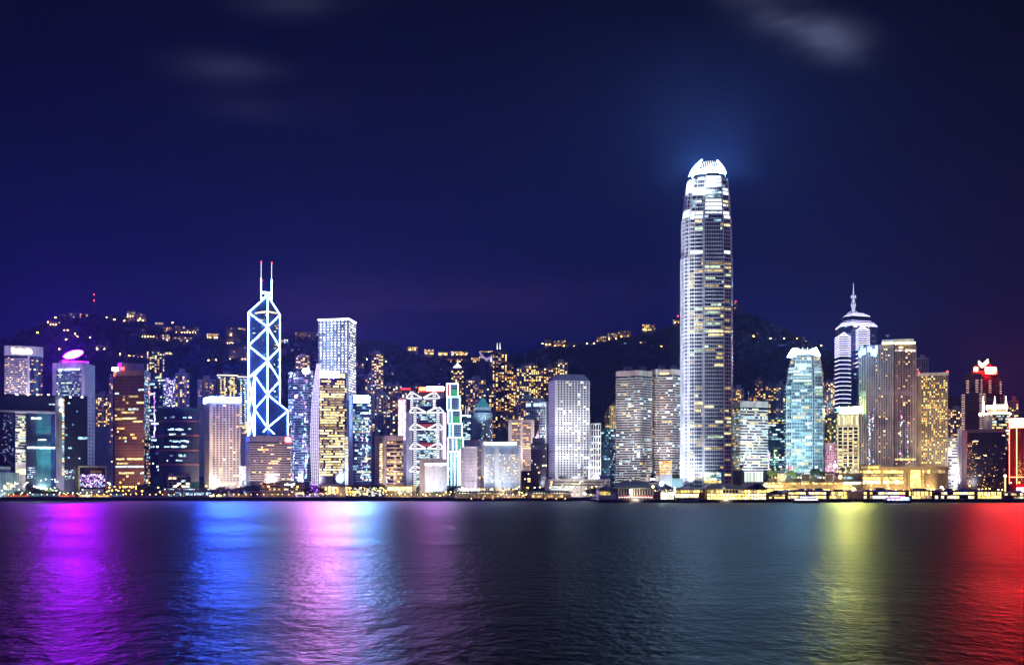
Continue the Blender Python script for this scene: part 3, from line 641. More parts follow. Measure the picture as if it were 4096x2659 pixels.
# ---- the braced, light-edged tower
def braced():
    Y = 1850
    def P(px, py, d): return Vector((X(px, Y + d), Y + d, Z(py, Y + d)))
    C, Lf, Rt, L2, R2 = (1071, 0), (994, 26), (1121, 26), (1019, -8), (1153, 30)
    t = Thing('braced_tower', 'glass tower outlined in white light tubes with crossed bracing and twin masts', 'skyscraper', (X(1071, Y + 25), Y + 25, 4))
    def xy(q): return (X(q[0], Y + q[1]), Y + q[1])
    def zz(py, q): return Z(py, Y + q[1])
    gm = wall('mirror_blue_glass', (.020, .055, .18), .32, .0, spec=.8)
    back = (X(1062, Y + 60), Y + 60)
    t.part('upper_shaft', MB().prism([xy(Lf), xy(C), xy(Rt), back], 4, [zz(1250, Lf), zz(1181, C), zz(1260, Rt), zz(1290, C)]), gm)
    t.part('left_wedge', MB().prism([xy((992, 30)), xy(L2), (xy(C)[0], xy(C)[1] - .4), (xy(Lf)[0] + 10, xy(Lf)[1] + 12)], 4, [zz(1511, Lf), zz(1502, L2), zz(1444, C), zz(1500, Lf)]), gm)
    t.part('right_wedge', MB().prism([(xy(C)[0] + .2, xy(C)[1] - .8), xy(R2), (xy(R2)[0] - 4, xy(R2)[1] + 22), back], 4, [zz(1578, C), zz(1643, R2), zz(1640, R2), zz(1580, C)]), gm)
    tubem = lamp('white_light_tube', (.26, .52, 1.0), 50, sample=True)
    E = lambda q, py, k=1.4: Vector((*xy(q), zz(py, q))) + Vector((0, -k, 0))
    Lw = (992, 30)
    lines = [(E(Lf, 1250), E(Lf, 1511)), (E(C, 1181), E(C, 1712)), (E(Rt, 1260), E(Rt, 1738)), (E(C, 1181), E(Lf, 1250)), (E(C, 1181), E(Rt, 1260)),
             (E(Lf, 1250), E(C, 1308)), (E(C, 1308), E(Rt, 1260)), (E(C, 1308), E(Lf, 1383)), (E(C, 1308), E(Rt, 1391)), (E(Lf, 1383), E(C, 1443)), (E(C, 1443), E(Rt, 1391)),
             (E(C, 1443), E(Lf, 1511)), (E(C, 1443), E(Rt, 1522)), (E(C, 1445, 2), E(L2, 1502)), (E(L2, 1502), E(L2, 1745)), (E(L2, 1502), E(C, 1578, 2)), (E(C, 1578), E(Rt, 1522)),
             (E(C, 1578, 2), E(L2, 1637)), (E(C, 1578), E(Rt, 1648)), (E(C, 1578, 2), E(R2, 1643)), (E(R2, 1643), E(R2, 1740)), (E(R2, 1643), E(C, 1710, 2)), (E(L2, 1637), E(C, 1710, 2)), (E(Rt, 1648), E(C, 1710)),
             (E(Lw, 1511), E(Lw, 1745)), (E(Lw, 1515), E(L2, 1637)), (E(L2, 1508), E(Lw, 1642)), (E(Lw, 1642), E(L2, 1745)), (E(L2, 1640), E(Lw, 1745)), (E(C, 1710, 2), E((1047, 0), 1735, 3)), (E(C, 1710, 2), E((1099, 2), 1735, 3))]
    for a, b in lines: t.part('light_tube', MB().tube(a, b, .52, 5), tubem)
    mm = wall('mast_steel', (.6, .62, .66), .4, .6)
    for px, top, bot in ((1045, 1049, 1196), (1087, 1052, 1198)):
        a = P(px, bot, 8); b = P(px, top, 8); m = a.lerp(b, .5); m2 = a.lerp(b, .15)
        ms = t.part('mast', MB().tube(a, m, .9, 6, .6).tube(m, b, .5, 6, .25), mm)
        t.part('mast_light', MB().tube(a + Vector((0, -1.2, 0)), a.lerp(b, .55) + Vector((0, -1.2, 0)), .5, 5), tubem, parent=ms)
        for k in range(12): q = a.lerp(b, .57 + k * .036); t.part('lamp_bead', MB().ball(q + Vector((0, -.8, 0)), .55, 5, 3), lamp('pale_bead', (.75, .85, 1), 4), parent=ms)
        t.part('warning_lamp', MB().ball(b + Vector((0, 0, .6)), .8, 6, 4), SIGNS['red'], parent=ms); t.part('warning_lamp', MB().ball(m + Vector((2, -.5, 0)), .7, 6, 4), SIGNS['red'], parent=ms)
    q1, q2 = P(1045, 1168, 8), P(1087, 1169, 8)
    for a, b in ((q1, q2), (q1, P(1071, 1181, 4)), (q2, P(1071, 1181, 4)), (P(1045, 1196, 8), P(1071, 1181, 4)), (P(1087, 1198, 8), P(1071, 1181, 4))): t.part('light_tube', MB().tube(a, b, .5, 5), tubem)
    # glazing joints
    jm = wall('steel_joint', (.16, .24, .42), .4, .2)
    for a, b, ta, tb in ((Lf, C, 1250, 1181), (C, Rt, 1181, 1260)):
        mb = MB(); pa, pb = xy(a), xy(b)
        for k in range(1, 12):
            f0 = k / 12; q = (pa[0] + (pb[0] - pa[0]) * f0, pa[1] + (pb[1] - pa[1]) * f0); r = (q[0] + .35, q[1] + (.35 * (pb[1] - pa[1]) / (pb[0] - pa[0])))
            zt = zz(ta, a) + (zz(tb, b) - zz(ta, a)) * f0; mb.obox(q, r, .003, .3, 5, zt - 1)
        for k in range(52):
            z = 60 + k * 4.1
            if z < min(zz(ta, a), zz(tb, b)): mb.obox(pa, pb, .004, .22, z, z + .5)
        t.part('glazing_joints', mb, jm, kind='stuff')
    # lit rooms
    for k in range(62):
        f0 = R.uniform(.05, .95); lf = R.random() < .45; a, b = (Lf, C) if lf else (C, Rt); pa, pb = xy(a), xy(b)
        q = (pa[0] + (pb[0] - pa[0]) * f0, pa[1] + (pb[1] - pa[1]) * f0); z = R.uniform(70, zz(1265, Lf))
        t.piece('lit_window', R.choice(COOL + [YEL[1]]), (q[0], q[1] - .2, z), math.atan2(pb[1] - pa[1], pb[0] - pa[0]), (R.uniform(2, 7), .5, 1.6))
    for a, b, f0, f1 in ((Lf, C, .35, .97), (C, Rt, .05, .7)):
        pa, pb = xy(a), xy(b); q = (pa[0] + (pb[0] - pa[0]) * (f0 + f1) / 2, pa[1] + (pb[1] - pa[1]) * (f0 + f1) / 2)
        t.piece('lit_floor', WARM[3], (q[0], q[1] - .2, Z(1246, Y)), math.atan2(pb[1] - pa[1], pb[0] - pa[0]), (math.hypot(pb[0] - pa[0], pb[1] - pa[1]) * (f1 - f0), .5, 2.2))
    # city sparkle mirrored at the foot of the right wedge, put in as small glowing pieces
    for k in range(60):
        px, py = R.uniform(1124, 1149), R.uniform(1660, 1735); t.piece('lobby_light', R.choice(COOL[:2]), (X(px, Y + 28), Y + 27.2, Z(py, Y + 28)), 0, (R.uniform(.6, 2), .3, R.uniform(.6, 2)))
braced()
# ---- apartment towers: bays, dark and lit windows
def resid(name, label, line, ytop, yvis, wallm, cols, litp, lits=WARM, depth=24, floor=3.05, bays=None, hf=.62, wf=.62, wt=None, cap=110, cat='apartment tower', roof=True, face=None, dark=dglass):
    t = Tower(name, label, cat, line, ytop, wallm, depth)
    zv = max(t.z0 + 3, t.zrow(yvis)); rows = max(2, int((t.z1 - 2.5 - zv) / floor)); za = t.z1 - 2.5 - rows * floor
    for i in (range(t.n - 1) if face is None else face):
        L = t.on(i, 0, 0)[2]; c = cols if t.n == 2 else max(1, round(cols * L / sum(t.on(k, 0, 0)[2] for k in range(t.n - 1))))
        if bays:
            for k in range(bays):
                t0 = (k + .5) / bays; t.win(i, t0, (t.z0 + t.z1) / 2 - 1.5, L / bays * .16, t.z1 - t.z0 - 3, wallm, 1.6, 'pier')
        t.grid(i, c, za, floor, rows, wf, hf, litp, lits, dark, .03, .97, hz=.5, cap=cap, wt=wt, d=.25)
    if roof:
        t.roofbox(.3, .7, R.uniform(4, 7), wallm)
    t.za, t.rows, t.floor = za, rows, floor
    return t
wg = wall('grey_violet_render', (.26, .24, .30), .75)
wb = wall('warm_brown_render', (.26, .19, .16), .75)
wp = wall('pale_pink_render', (.42, .34, .36), .75)
wd = wall('dark_slate_render', (.10, .10, .14), .7)
# ---- left of the braced tower
resid('apartment_tower', 'apartment tower with warm windows in gap beside magenta-signed tower', front(381, 440, 1900), 1575, 1710, wg, 7, .45, WARM, bays=3)
resid('slender_block', 'slender pale block behind bronze tower, between it and the hill', front(436, 452, 1850), 1510, 1900, wp, 2, .15)
resid('apartment_tower', 'blue-grey apartment tower with big lit windows behind bronze tower', front(585, 660, 2100), 1400, 1520, wd, 7, .38, [WARM[3], YEL[0], WARM[0], COOL[3]], bays=4)
t = Tower('light_show_block', 'blue glass office block sparkling with lilac light show', 'office block', corner(600, 652, 700, 1800, 30), 1502, bglass, -1)
za, p = t.floors(1900, 1502, 30, .2, navy, .4)
t.runs(0, za, p, 30, .22, COOL, .5, .62, 2.4, 2, .3); t.runs(1, za, p, 16, .2, COOL, .5, .62, 2.4, 2, .3)
for k in range(170): t.win(1, R.uniform(.03, .97), t.zrow(R.uniform(1508, 1622)), R.uniform(.7, 3.2), R.uniform(.5, 1.6), R.choice([LS[0], LS[1], COOL[0], BLUEL[0]]), .45, 'light_panel')
for k in range(26): t.win(0, R.choice([.33, .36, .40]), t.zrow(1570 + k * 7), 1.6, 2.6, R.choice(LS[:2]), .5, 'light_panel')
resid('apartment_tower', 'stepped apartment tower with white pillar beside lilac light show', front(700, 758, 1950), 1490, 1640, wg, 6, .32, WARM, bays=2)
resid('apartment_tower', 'lilac-lit broad apartment block above netted tower', front(790, 864, 2050), 1516, 1600, wp, 9, .32, [WARM[1], WARM[2], BLUEL[1], WARM[0]], bays=4)
t = resid('apartment_tower', 'dark apartment tower with lit roof line and stacked lamps above crowned hotel', front(869, 951, 2000), 1500, 1600, wd, 6, .25, [YEL[1], WARM[0], COOL[0]], bays=3)
t.band(t.z1 - .5, t.z1 + .8, lamp('soft_yellow_line', (1, .9, .6), 2.4), .4, 'roof_light')
for c in (.18, .36, .64, .82):
    for k in range(11): t.win(0, c, t.z1 - 5 - k * 3.4, 2.6, 1.3, YEL[0], 1.8, 'stair_light')
t = resid('apartment_tower', 'narrow dark tower with column of cool lights left of braced tower', front(952, 992, 2020), 1507, 1700, wd, 4, .2, COOL)
for c in (.3, .72):
    for k in range(26): t.win(0, c, t.z1 - 5 - k * 3.4, 2.4, 1.3, R.choice([COOL[0], WARM[3]]), .5, 'stair_light')
t.band(t.z1 - .5, t.z1 + .8, lamp('soft_yellow_line', (1, .9, .6), 2.4), .4, 'roof_light')
t = Tower('small_lit_block', 'small block with five fully lit floors beside braced tower', 'office block', front(955, 992, 1800), 1692, stone, 20)
za, p = t.floors(1735, 1695, 6, .3, stone, .3)
t.runs(0, za, p, 6, .9, [WARM[3], YEL[0]], .55, .65, 2.4, 5, .3)
t = Tower('white_annex', 'small white annex between crowned hotel and broad banded block', 'annex', front(957, 986, 1500), 1862, white, 16)
t.grid(0, 3, 8, 5, 5, .6, .5, .35, COOL, dglass)
flood(t, .4, (.8, .8, 1), 50, zl=24)
# ---- centre left
t = Tower('glittering_tower', 'blue banded glass tower with strands of light and pink lamp', 'office tower', curve(1154, 1252, 1600, 5, 5), 1474, bglass, 26)
za, p = t.floors(1925, 1480, 46, .34, wall('pale_blue_metal', (.42, .47, .60), .35, .4), .5)
for i in range(5): t.runs(i, za, p, 46, .32, [COOL[1], COOL[2], COOL[0], BLUEL[1]], .45, .66, 2.2, 2, .3)
SP = LS + [COOL[0], COOL[1]]
for s0 in (.6, 1.3, 2.3, 2.9, 3.6):  # sparkle reflected in the glass, put in as glowing pieces
    x = s0
    for k in range(42):
        x = min(4.7, max(.2, x + R.uniform(-.13, .13))); zc = t.zrow(1490 + k * 10.2 + R.uniform(-3, 3))
        if R.random() < .3 + .55 * (k / 42): t.win(int(x), x - int(x), zc, R.uniform(.7, 1.8), R.uniform(1, 3.6), R.choice(SP), .7, 'sparkle_strand')
t.panel(3, .5, t.zrow(1484), S(30, 1600), S(24, 1600), SIGNS['roundpink'], 1.5, 'round_sign', True)
t.win(1, .5, t.zrow(1585), S(9, 1600), S(11, 1600), lamp('rose_lamp', (1, .3, .5), 14, sample=True), 1, 'sign', rnd=True)
flood(t, .36, (.52, .62, 1), 120, zl=26, k3=(.8, 1, 1))
for i in (0, 2, 4): t.win(i, .5, (4 + t.zrow(1925)) / 2, 3, t.zrow(1925) - 4, white, 1.5, 'column')
# light-point slab tower
t = Tower('point_lit_tower', 'square flat-topped tower studded with rows of white light points', 'skyscraper', corner(1274, 1394, 1423, 1950, 14), 1276, wall('steel_mullion_glass', (.10, .11, .17), .3, .3), -1)
za = t.zrow(1600); N = 30; p = (t.z1 - 1.5 - za) / N
t.band(za + p * .1, za + p * .28, alu, .5, 'spandrel', n=N, pitch=p); t.band(za + p * .55, za + p * .66, alu, .4, 'spandrel', n=N, pitch=p)
pt = lamp('facade_point_light', (1.0, .95, .88), 8.5, .35); pd = lamp('facade_point_dim', (.9, .88, 1.0), 2.2, .6)
t.grid(0, 8, za, p, N, .30, .28, .97, [pt, pt, pd], None, .015, .985, hz=.78, d=.6, name='point_light')
t.grid(1, 5, za, p, N, .32, .26, .9, [pt, pd], None, .02, .98, hz=.78, d=.6, name='point_light')
t.grid(0, 24, za, p, N, .7, .3, .10, COOL[:3] + WARM[2:3], None, hz=.42, name='lit_window')
t.piers(0, 8, .8, t.zrow(1600), t.z1, alu, .7); t.piers(1, 5, .8, t.zrow(1600), t.z1, alu, .7)
t.band(t.z1 - .6, t.z1 + 1.2, lamp('roof_edge_light', (.92, .96, 1.0), 9, sample=True), .8, 'roof_light')
t.roofbox(.55, .8, 4, dgrey)
flood(t, .16, (.95, .90, 1), 230, zl=80)
resid('apartment_tower', 'tower with a gold-lit crown peeping over the glittering blue tower', front(1182, 1240, 2080), 1424, 1480, wp, 6, .3, WARM)
t.win(0, .5, t.z1 - 6, 2, 2, YEL[0], .4)
t = Tower('hillside_crown_block', 'gold-lit rooftop block behind glittering blue tower', 'apartment block', front(1192, 1234, 2150), 1420, wb, 18)
for k in range(7): t.win(0, .08 + k * .14, t.z1 - 3, 3.2, 4, YEL[0], .5, 'crown_lamp')
# sail-fronted tower with yellow floors
t = Tower('sail_tower', 'tower of yellow-lit floors with curved white lattice sail and pink sign', 'office tower', front(1276, 1386, 1500), 1492, dglass, 30)
za = t.zrow(1905); N = 37; p = (t.zrow(1520) - za) / N
t.band(za, za + p * .30, wall('steel_spandrel', (.10, .10, .13), .35, .3), .5, 'spandrel', n=N, pitch=p)
t.runs(0, za, p, N, lambda r: 5.0 if r < .93 else .6, YEL + [YEL[0], YEL[0], WARM[3]], .56, .66, 2.3, 6, .3, .02, .93)
t.runs(0, za, p, N, .25, YEL, .52, .66, 2.3, 2, .25, .93, 1.0)
t.part('side_wing', MB().obox(front(1380, 1393, 1502)[0], front(1380, 1393, 1502)[1], -26, 0, 4, Z(1745, 1502)), tan)
for k in range(22): t.fw((1380, 1393, 1502), 1386, 1765 + k * 6.5, 10, 4, R.choice(YEL))
mb = MB(); gm_ = MB(); prev = None
prof = [(1940, 1250, 1279), (1880, 1246, 1277), (1800, 1243, 1275), (1720, 1243, 1274), (1640, 1246, 1274), (1560, 1252, 1276), (1500, 1260, 1281), (1454, 1268, 1284)]
pts = []
for py, xa, xb in prof:
    for k in range(5): f0 = k / 4; px = xa + (xb - xa) * f0; yv = 1496 + 7 * (1 - f0); pts.append((X(px, yv), yv, Z(py, yv) if py < 1930 else 4))
mb.add(pts, [(j * 5 + i, j * 5 + i + 1, (j + 1) * 5 + i + 1, (j + 1) * 5 + i) for j in range(len(prof) - 1) for i in range(4)])
back = [(a, b + 1.2, c) for a, b, c in pts]
mb.add(back, [(j * 5 + i, (j + 1) * 5 + i, (j + 1) * 5 + i + 1, j * 5 + i + 1) for j in range(len(prof) - 1) for i in range(4)])
sail = t.part('sail', mb, wall('sail_panel', (.40, .38, .44), .5), 'curved white lattice sail down the left edge', smooth=True)
lm = lamp('sail_strip', (.92, .82, 1.0), 1.5)
for i in range(5):
    m2 = MB()
    for j in range(len(prof) - 1): a, b = Vector(pts[j * 5 + i]), Vector(pts[(j + 1) * 5 + i]); m2.tube(a + Vector((0, -.5, 0)), b + Vector((0, -.5, 0)), .28, 4)
    t.part('light_strip', m2, lm, parent=sail)
m2 = MB()
for q in range(44):
    f0 = q / 44 * (len(prof) - 1); j = int(f0); g = f0 - j
    a = Vector(pts[j * 5]).lerp(Vector(pts[(j + 1) * 5]), g); b = Vector(pts[j * 5 + 4]).lerp(Vector(pts[(j + 1) * 5 + 4]), g); m2.tube(a + Vector((0, -.55, 0)), b + Vector((0, -.55, 0)), .22, 4)
t.part('lattice_bars', m2, lm, parent=sail, kind='stuff')
t.panel(0, .36, t.zrow(1498), S(68, 1500), S(25, 1500), SIGNS['pinkw'], 1.6, 'sign'); t.win(0, .82, t.zrow(1502), S(28, 1500), S(16, 1500), WARM[3], .8, 'lit_floor')
t.band(t.zrow(1487), t.z1 + 1, dgrey, .5, 'parapet')
flood(t, .34, (.85, .72, 1), 96, zl=26, side=-22, k3=(.8, 1, 1))
# tower with the cyan sign
t = Tower('cyan_sign_tower', 'dark glass tower with white left fin and blue-white roof sign', 'office tower', corner(1399, 1412, 1484, 1540, 78), 1577, dglass, -1)
za = t.zrow(1925); N = 29; p = (t.zrow(1615) - za) / N
t.band(za, za + p * .25, wall('grey_blue_metal', (.22, .26, .34), .35, .4), .4, 'spandrel', n=N, pitch=p)
t.runs(1, za, p, N, lambda r: .85 if r > .75 or r < .25 else .45, [COOL[0], COOL[3], YEL[1], COOL[1]], .55, .62, 2.2, 4, .3)
t.part('fin', MB().obox(t.line[0], (t.line[1][0], t.line[1][1] - .5), .003, .8, 4, t.zrow(1580)), alu)
for k in range(90): t.win(1, min(.97, max(.05, R.choice([.75, .85, .5]) + R.uniform(-.06, .06))), t.zrow(R.uniform(1670, 1920)), R.uniform(.7, 1.6), R.uniform(1, 3), R.choice(SP), .5, 'sparkle_strand')
t.panel(1, .48, t.zrow(1596), S(62, 1540), S(26, 1540), SIGNS['cyan'], 1.4, 'sign')
flood(t, .5, (.5, .8, 1), 90, zl=26, side=-25)
# mid-levels behind
t = resid('slim_apartment_tower', 'slim pale stepped apartment tower high on the slope, right of point-lit tower', front(1486, 1534, 2350), 1412, 1560, wp, 5, .42, [WARM[3], WARM[0], YEL[0]], face=[0])
t.part('shoulder', MB().obox(front(1484, 1506, 2352)[0], front(1484, 1506, 2352)[1], -16, 0, t.z0, Z(1440, 2352)), wp)
t.part('roof_mast', MB().tube((t.loc[0] - 6, t.loc[1], t.z1), (t.loc[0] - 6, t.loc[1], t.z1 + 12), .5), alu)
for args in ((1460, 1500, 2150, 1505, 1580, wg, 5, .35, 'apartment tower low on slope just left of slim stepped tower'),
             (1496, 1562, 2050, 1575, 1750, wg, 7, .35, 'broad apartment tower with mixed lights above brown round-ended block'),
             (1536, 1582, 2120, 1540, 1700, wb, 5, .3, 'brown apartment tower behind steel-truss bank, second from slim stepped tower'),
             (1573, 1608, 2200, 1538, 1600, wp, 4, .35, 'pale apartment tower showing over left shoulder of steel-truss bank'),
             (1486, 1560, 1850, 1672, 1780, wd, 6, .22, 'dark slab with violet fins behind cyan-signed tower'),
             (1559, 1592, 1950, 1582, 1800, wb, 3, .3, 'narrow brown tower left of steel-truss bank'),
             (1606, 1660, 2180, 1558, 1620, wb, 5, .25, 'apartment tower behind roof of steel-truss bank'),
             (1640, 1700, 2250, 1540, 1600, wg, 6, .25, 'far apartment tower just behind the red and white roof sign')):
    a0, a1, Yv, yt, yv, wm, cc, lp, lb = args
    resid('apartment_tower', lb, front(a0, a1, Yv), yt, yv, wm, cc, lp, WARM + [COOL[0]], bays=2 if cc > 4 else None)
# brown round-ended block
t = Tower('round_ended_block', 'pinkish block with rounded banded end and column of lit windows', 'office block', curve(1548, 1612, 1440, 6, 5), 1743, wall('dark_recess_glass', (.03, .022, .02), .3), 26)
t.band(t.zrow(1762), t.z1 + .6, pink, .8, 'crown_wall')
za = t.zrow(1935); N = 11; p = (t.zrow(1762) - za) / N
t.band(za, za + p * .34, pink, 1.0, 'balcony_band', n=N, pitch=p)
for i in range(5): t.runs(i, za, p, N, .5, [WARM[0], YEL[0], WARM[2]], .36, .62, 1.8, 2, .3, t0=.08, t1=.92)
w2 = t.part('stair_wing', MB().obox(front(1499, 1549, 1442)[0], front(1499, 1549, 1442)[1], -24, 0, 4, Z(1742, 1442)), pink)
for k in range(19):
    for dxp in (-5, 1, 21):
        t.fw((1499, 1549, 1442), 1526 + dxp, 1758 + k * 9.4, 4, 5, (WARM[3] if k > 1 else dglass) if dxp < 20 else dglass, .3, 'window')
flood(t, .72, (1, .78, .66), 60, zl=24, side=-10)
# ---- steel-truss bank
def bank():
    Y = 1560
    t = Thing('truss_bank', 'steel-framed bank with ladder masts, white V trusses and red-white roof sign', 'bank', (X(1700, Y + 20), Y + 20, 4))
    def bx(name, xa, xb, ya, yb, d, dep, mat, label=None, parent=None):
        a, b = front(xa, xb, Y + d); return t.part(name, MB().obox(a, b, -dep, 0, 4 if yb is None else Z(yb, Y + d), Z(ya, Y + d)), mat, label, parent)
    body = bx('glass_body', 1650, 1770, 1636, None, 6, 30, dglass); bx('rear_body', 1640, 1776, 1592, None, 38, 26, bglass)
    bx('left_wing', 1626, 1650, 1650, None, 4, 34, alu); bx('right_wing', 1762, 1771, 1655, None, 4, 34, alu)
    bx('left_stair', 1593, 1627, 1592, None, 30, 20, wall('lilac_panel', (.5, .42, .52), .5)); bx('right_stair', 1771, 1785, 1650, None, 12, 20, wall('lilac_panel', (.5, .42, .52), .5))
    bx('core', 1676, 1728, 1560, 1640, 44, 16, navy); bx('core', 1742, 1776, 1565, 1640, 46, 16, grey)
    steel = wall('pale_steel', (.62, .63, .68), .35, .3); tr = lamp('truss_light', (.90, .90, 1.0), 1.5, .3); red = lamp('red_soffit', (1, .12, .12), .4)
    def Q(px, py, d): return Vector((X(px, Y + d), Y + d, Z(py, Y + d)))
    for px, top, d in ((1660, 1624, 0), (1752, 1626, 0), (1647, 1562, 30), (1737, 1560, 30)):
        bot = 1950 if d == 0 else 1640; mb = MB()
        for s in (-5.5, 5.5): mb.tube(Q(px + s, top, d), Q(px + s, bot, d), .55, 6)
        ms = t.part('ladder_mast', mb, steel)
        y = top + 6; mb2 = MB()
        while y < bot:
            mb2.tube(Q(px - 5.5, y, d), Q(px + 5.5, y, d), .8, 5); y += 8.6
        t.part('mast_rungs', mb2, tr, parent=ms)
    for rows_, xs, d in (((1591,), (1647, 1691, 1737), 29), ((1648, 1716, 1793, 1884), (1660, 1706, 1752), -1)):
        for py in rows_:
            for a, b in ((xs[0], xs[1]), (xs[2], xs[1])):
                s = 1 if b > a else -1; t.part('truss_arm', MB().tube(Q(a + 6 * s, py - 20, d), Q(b - 3 * s, py, d), 1.15, 5), tr); t.part('truss_tie', MB().tube(Q(a + 6 * s, py + 1, d), Q(b - 5 * s, py + 1, d), .9, 5), tr)
                t.part('truss_arm', MB().tube(Q(a - 6 * s, py - 20, d), Q(a - 22 * s, py - 2, d + 3), .85, 5), tr); t.part('truss_tie', MB().tube(Q(a - 6 * s, py + 1, d), Q(a - 22 * s, py, d + 3), .8, 5), tr)
            if py > 1600 and py != 1648:
                q = Q(1706, py - 12, 3); t.piece('red_soffit', red, (q.x, q.y, q.z), 0, (S(76, Y), .5, S(9, Y))); t.piece('truss_tie', red, (q.x, q.y - .5, q.z + S(7, Y)), 0, (S(78, Y), .5, S(3, Y)))
    for py in range(1600, 1945, 8):
        if any(-22 < py - r < 3 for r in (1648, 1716, 1793, 1884)): continue
        xa, xb, d = (1666, 1746, 5.2) if py > 1640 else (1655, 1732, 37)
        q = Q((xa + xb) / 2, py, d); t.piece('floor_edge', alu, (q.x, q.y, q.z), 0, (S(xb - xa, Y), .6, .5))
        x = xa
        while x < xb:
            k = R.uniform(4, 18)
            if R.random() < .72: q = Q(x + k / 2, py - 4, d); t.piece('lit_window', R.choice([COOL[0], COOL[1], COOL[3], COOL[2], COOL[1]]), (q.x, q.y, q.z), 0, (S(k, Y) * .95, .3, S(4.6, Y)))
            x += k
    pk = [lamp('pink_strip', (1, .55, .80), 3.4, .4), lamp('rose_white_strip', (1, .80, .90), 5.5, .4), lamp('orange_pink_strip', (1, .45, .40), 2.6, .4)]
    for k in range(36):
        py = 1600 + k * 4.4
        for px in (1597, 1606, 1617): q = Q(px + R.uniform(-.5, .5), py, 29); t.piece('stair_light', R.choice(pk), (q.x, q.y, q.z), 0, (S(6.5, Y), .4, S(3.4, Y)))
    for k in range(42): q = Q(1778, 1652 + k * 4.6, 11); t.piece('stair_light', R.choice(pk[:2] + [pk[1]]), (q.x, q.y, q.z), 0, (S(10, Y), .4, S(4, Y)))
    bx('sign_housing', 1708, 1775.5, 1546.6, 1561.2, 20.2, 8, dgrey); sg = bx('roof_sign', 1708, 1775, 1547, 1561, 20, .15, lamp('white_red_sign', (.9, .22, .9), 300, sample=True), 'glaring pink-white half of the roof sign')
    bx('roof_sign', 1676, 1707.5, 1548, 1561, 20, 8, lamp('orange_red_sign', (1, .22, .05), 7, sample=True), 'orange-red half of the roof sign')
    bx('sign_edge', 1675, 1776, 1561.3, 1564, 19.8, 8.5, lamp('red_sign_edge', (1, .03, .03), 4), None)
    bx('sign_edge', 1603, 1642, 1552, 1556, 34, 8, lamp('red_sign_edge', (1, .03, .03), 4), None)
    for px in (1690, 1725, 1760): t.part('sign_post', MB().tube(Q(px, 1565, 24), Q(px, 1592, 40), .6), dgrey)
    spot(t, 'wash_spot', (X(1625, 1500), 1500, 8), (X(1640, Y), Y, 60), 1.6e5, (.8, .8, 1), 60); spot(t, 'wash_spot', (X(1720, 1500), 1500, 8), (X(1720, Y), Y, 70), 1.0e5, (.85, .85, 1), 70)
bank()
# ---- white civic block with lit grid
t = Tower('civic_block', 'white civic block, its recessed front lit by a blue-white strip', 'civic building', front(1678, 1788, 1425), 1834, pink, 20)
t.part('lit_recess', MB().obox(front(1699, 1788, 1424.6)[0], front(1699, 1788, 1424.6)[1], .003, .3, 9, t.zrow(1849)), white)
t.win(0, .595, t.zrow(1857), S(86, 1425), S(5, 1425), lamp('blue_white_strip', (.75, .78, 1.0), 14, sample=True), 1.2, 'strip_light')
za = t.zrow(1950); N = 11; p = (t.zrow(1862) - za) / N
t.grid(0, 10, za, p, N, .62, .5, .0, COOL, wall('dull_blue_pane', (.05, .07, .20), .3), .20, .83, d=.45, cap=400)
for k in range(9): t.win(0, .91, t.zrow(1868 + k * 9.6), S(12, 1425), S(3, 1425), white, 1.4, 'stair_flight')
spot(t, 'wash_spot', (X(1735, 1400), 1404, 6), (X(1745, 1425), 1425, 30), 5.5e4, (.70, .76, 1), 110)
spot(t, 'wash_spot', (X(1680, 1395), 1397, 6), (X(1690, 1425), 1425, 24), 2.6e4, (1, .8, .76), 90)
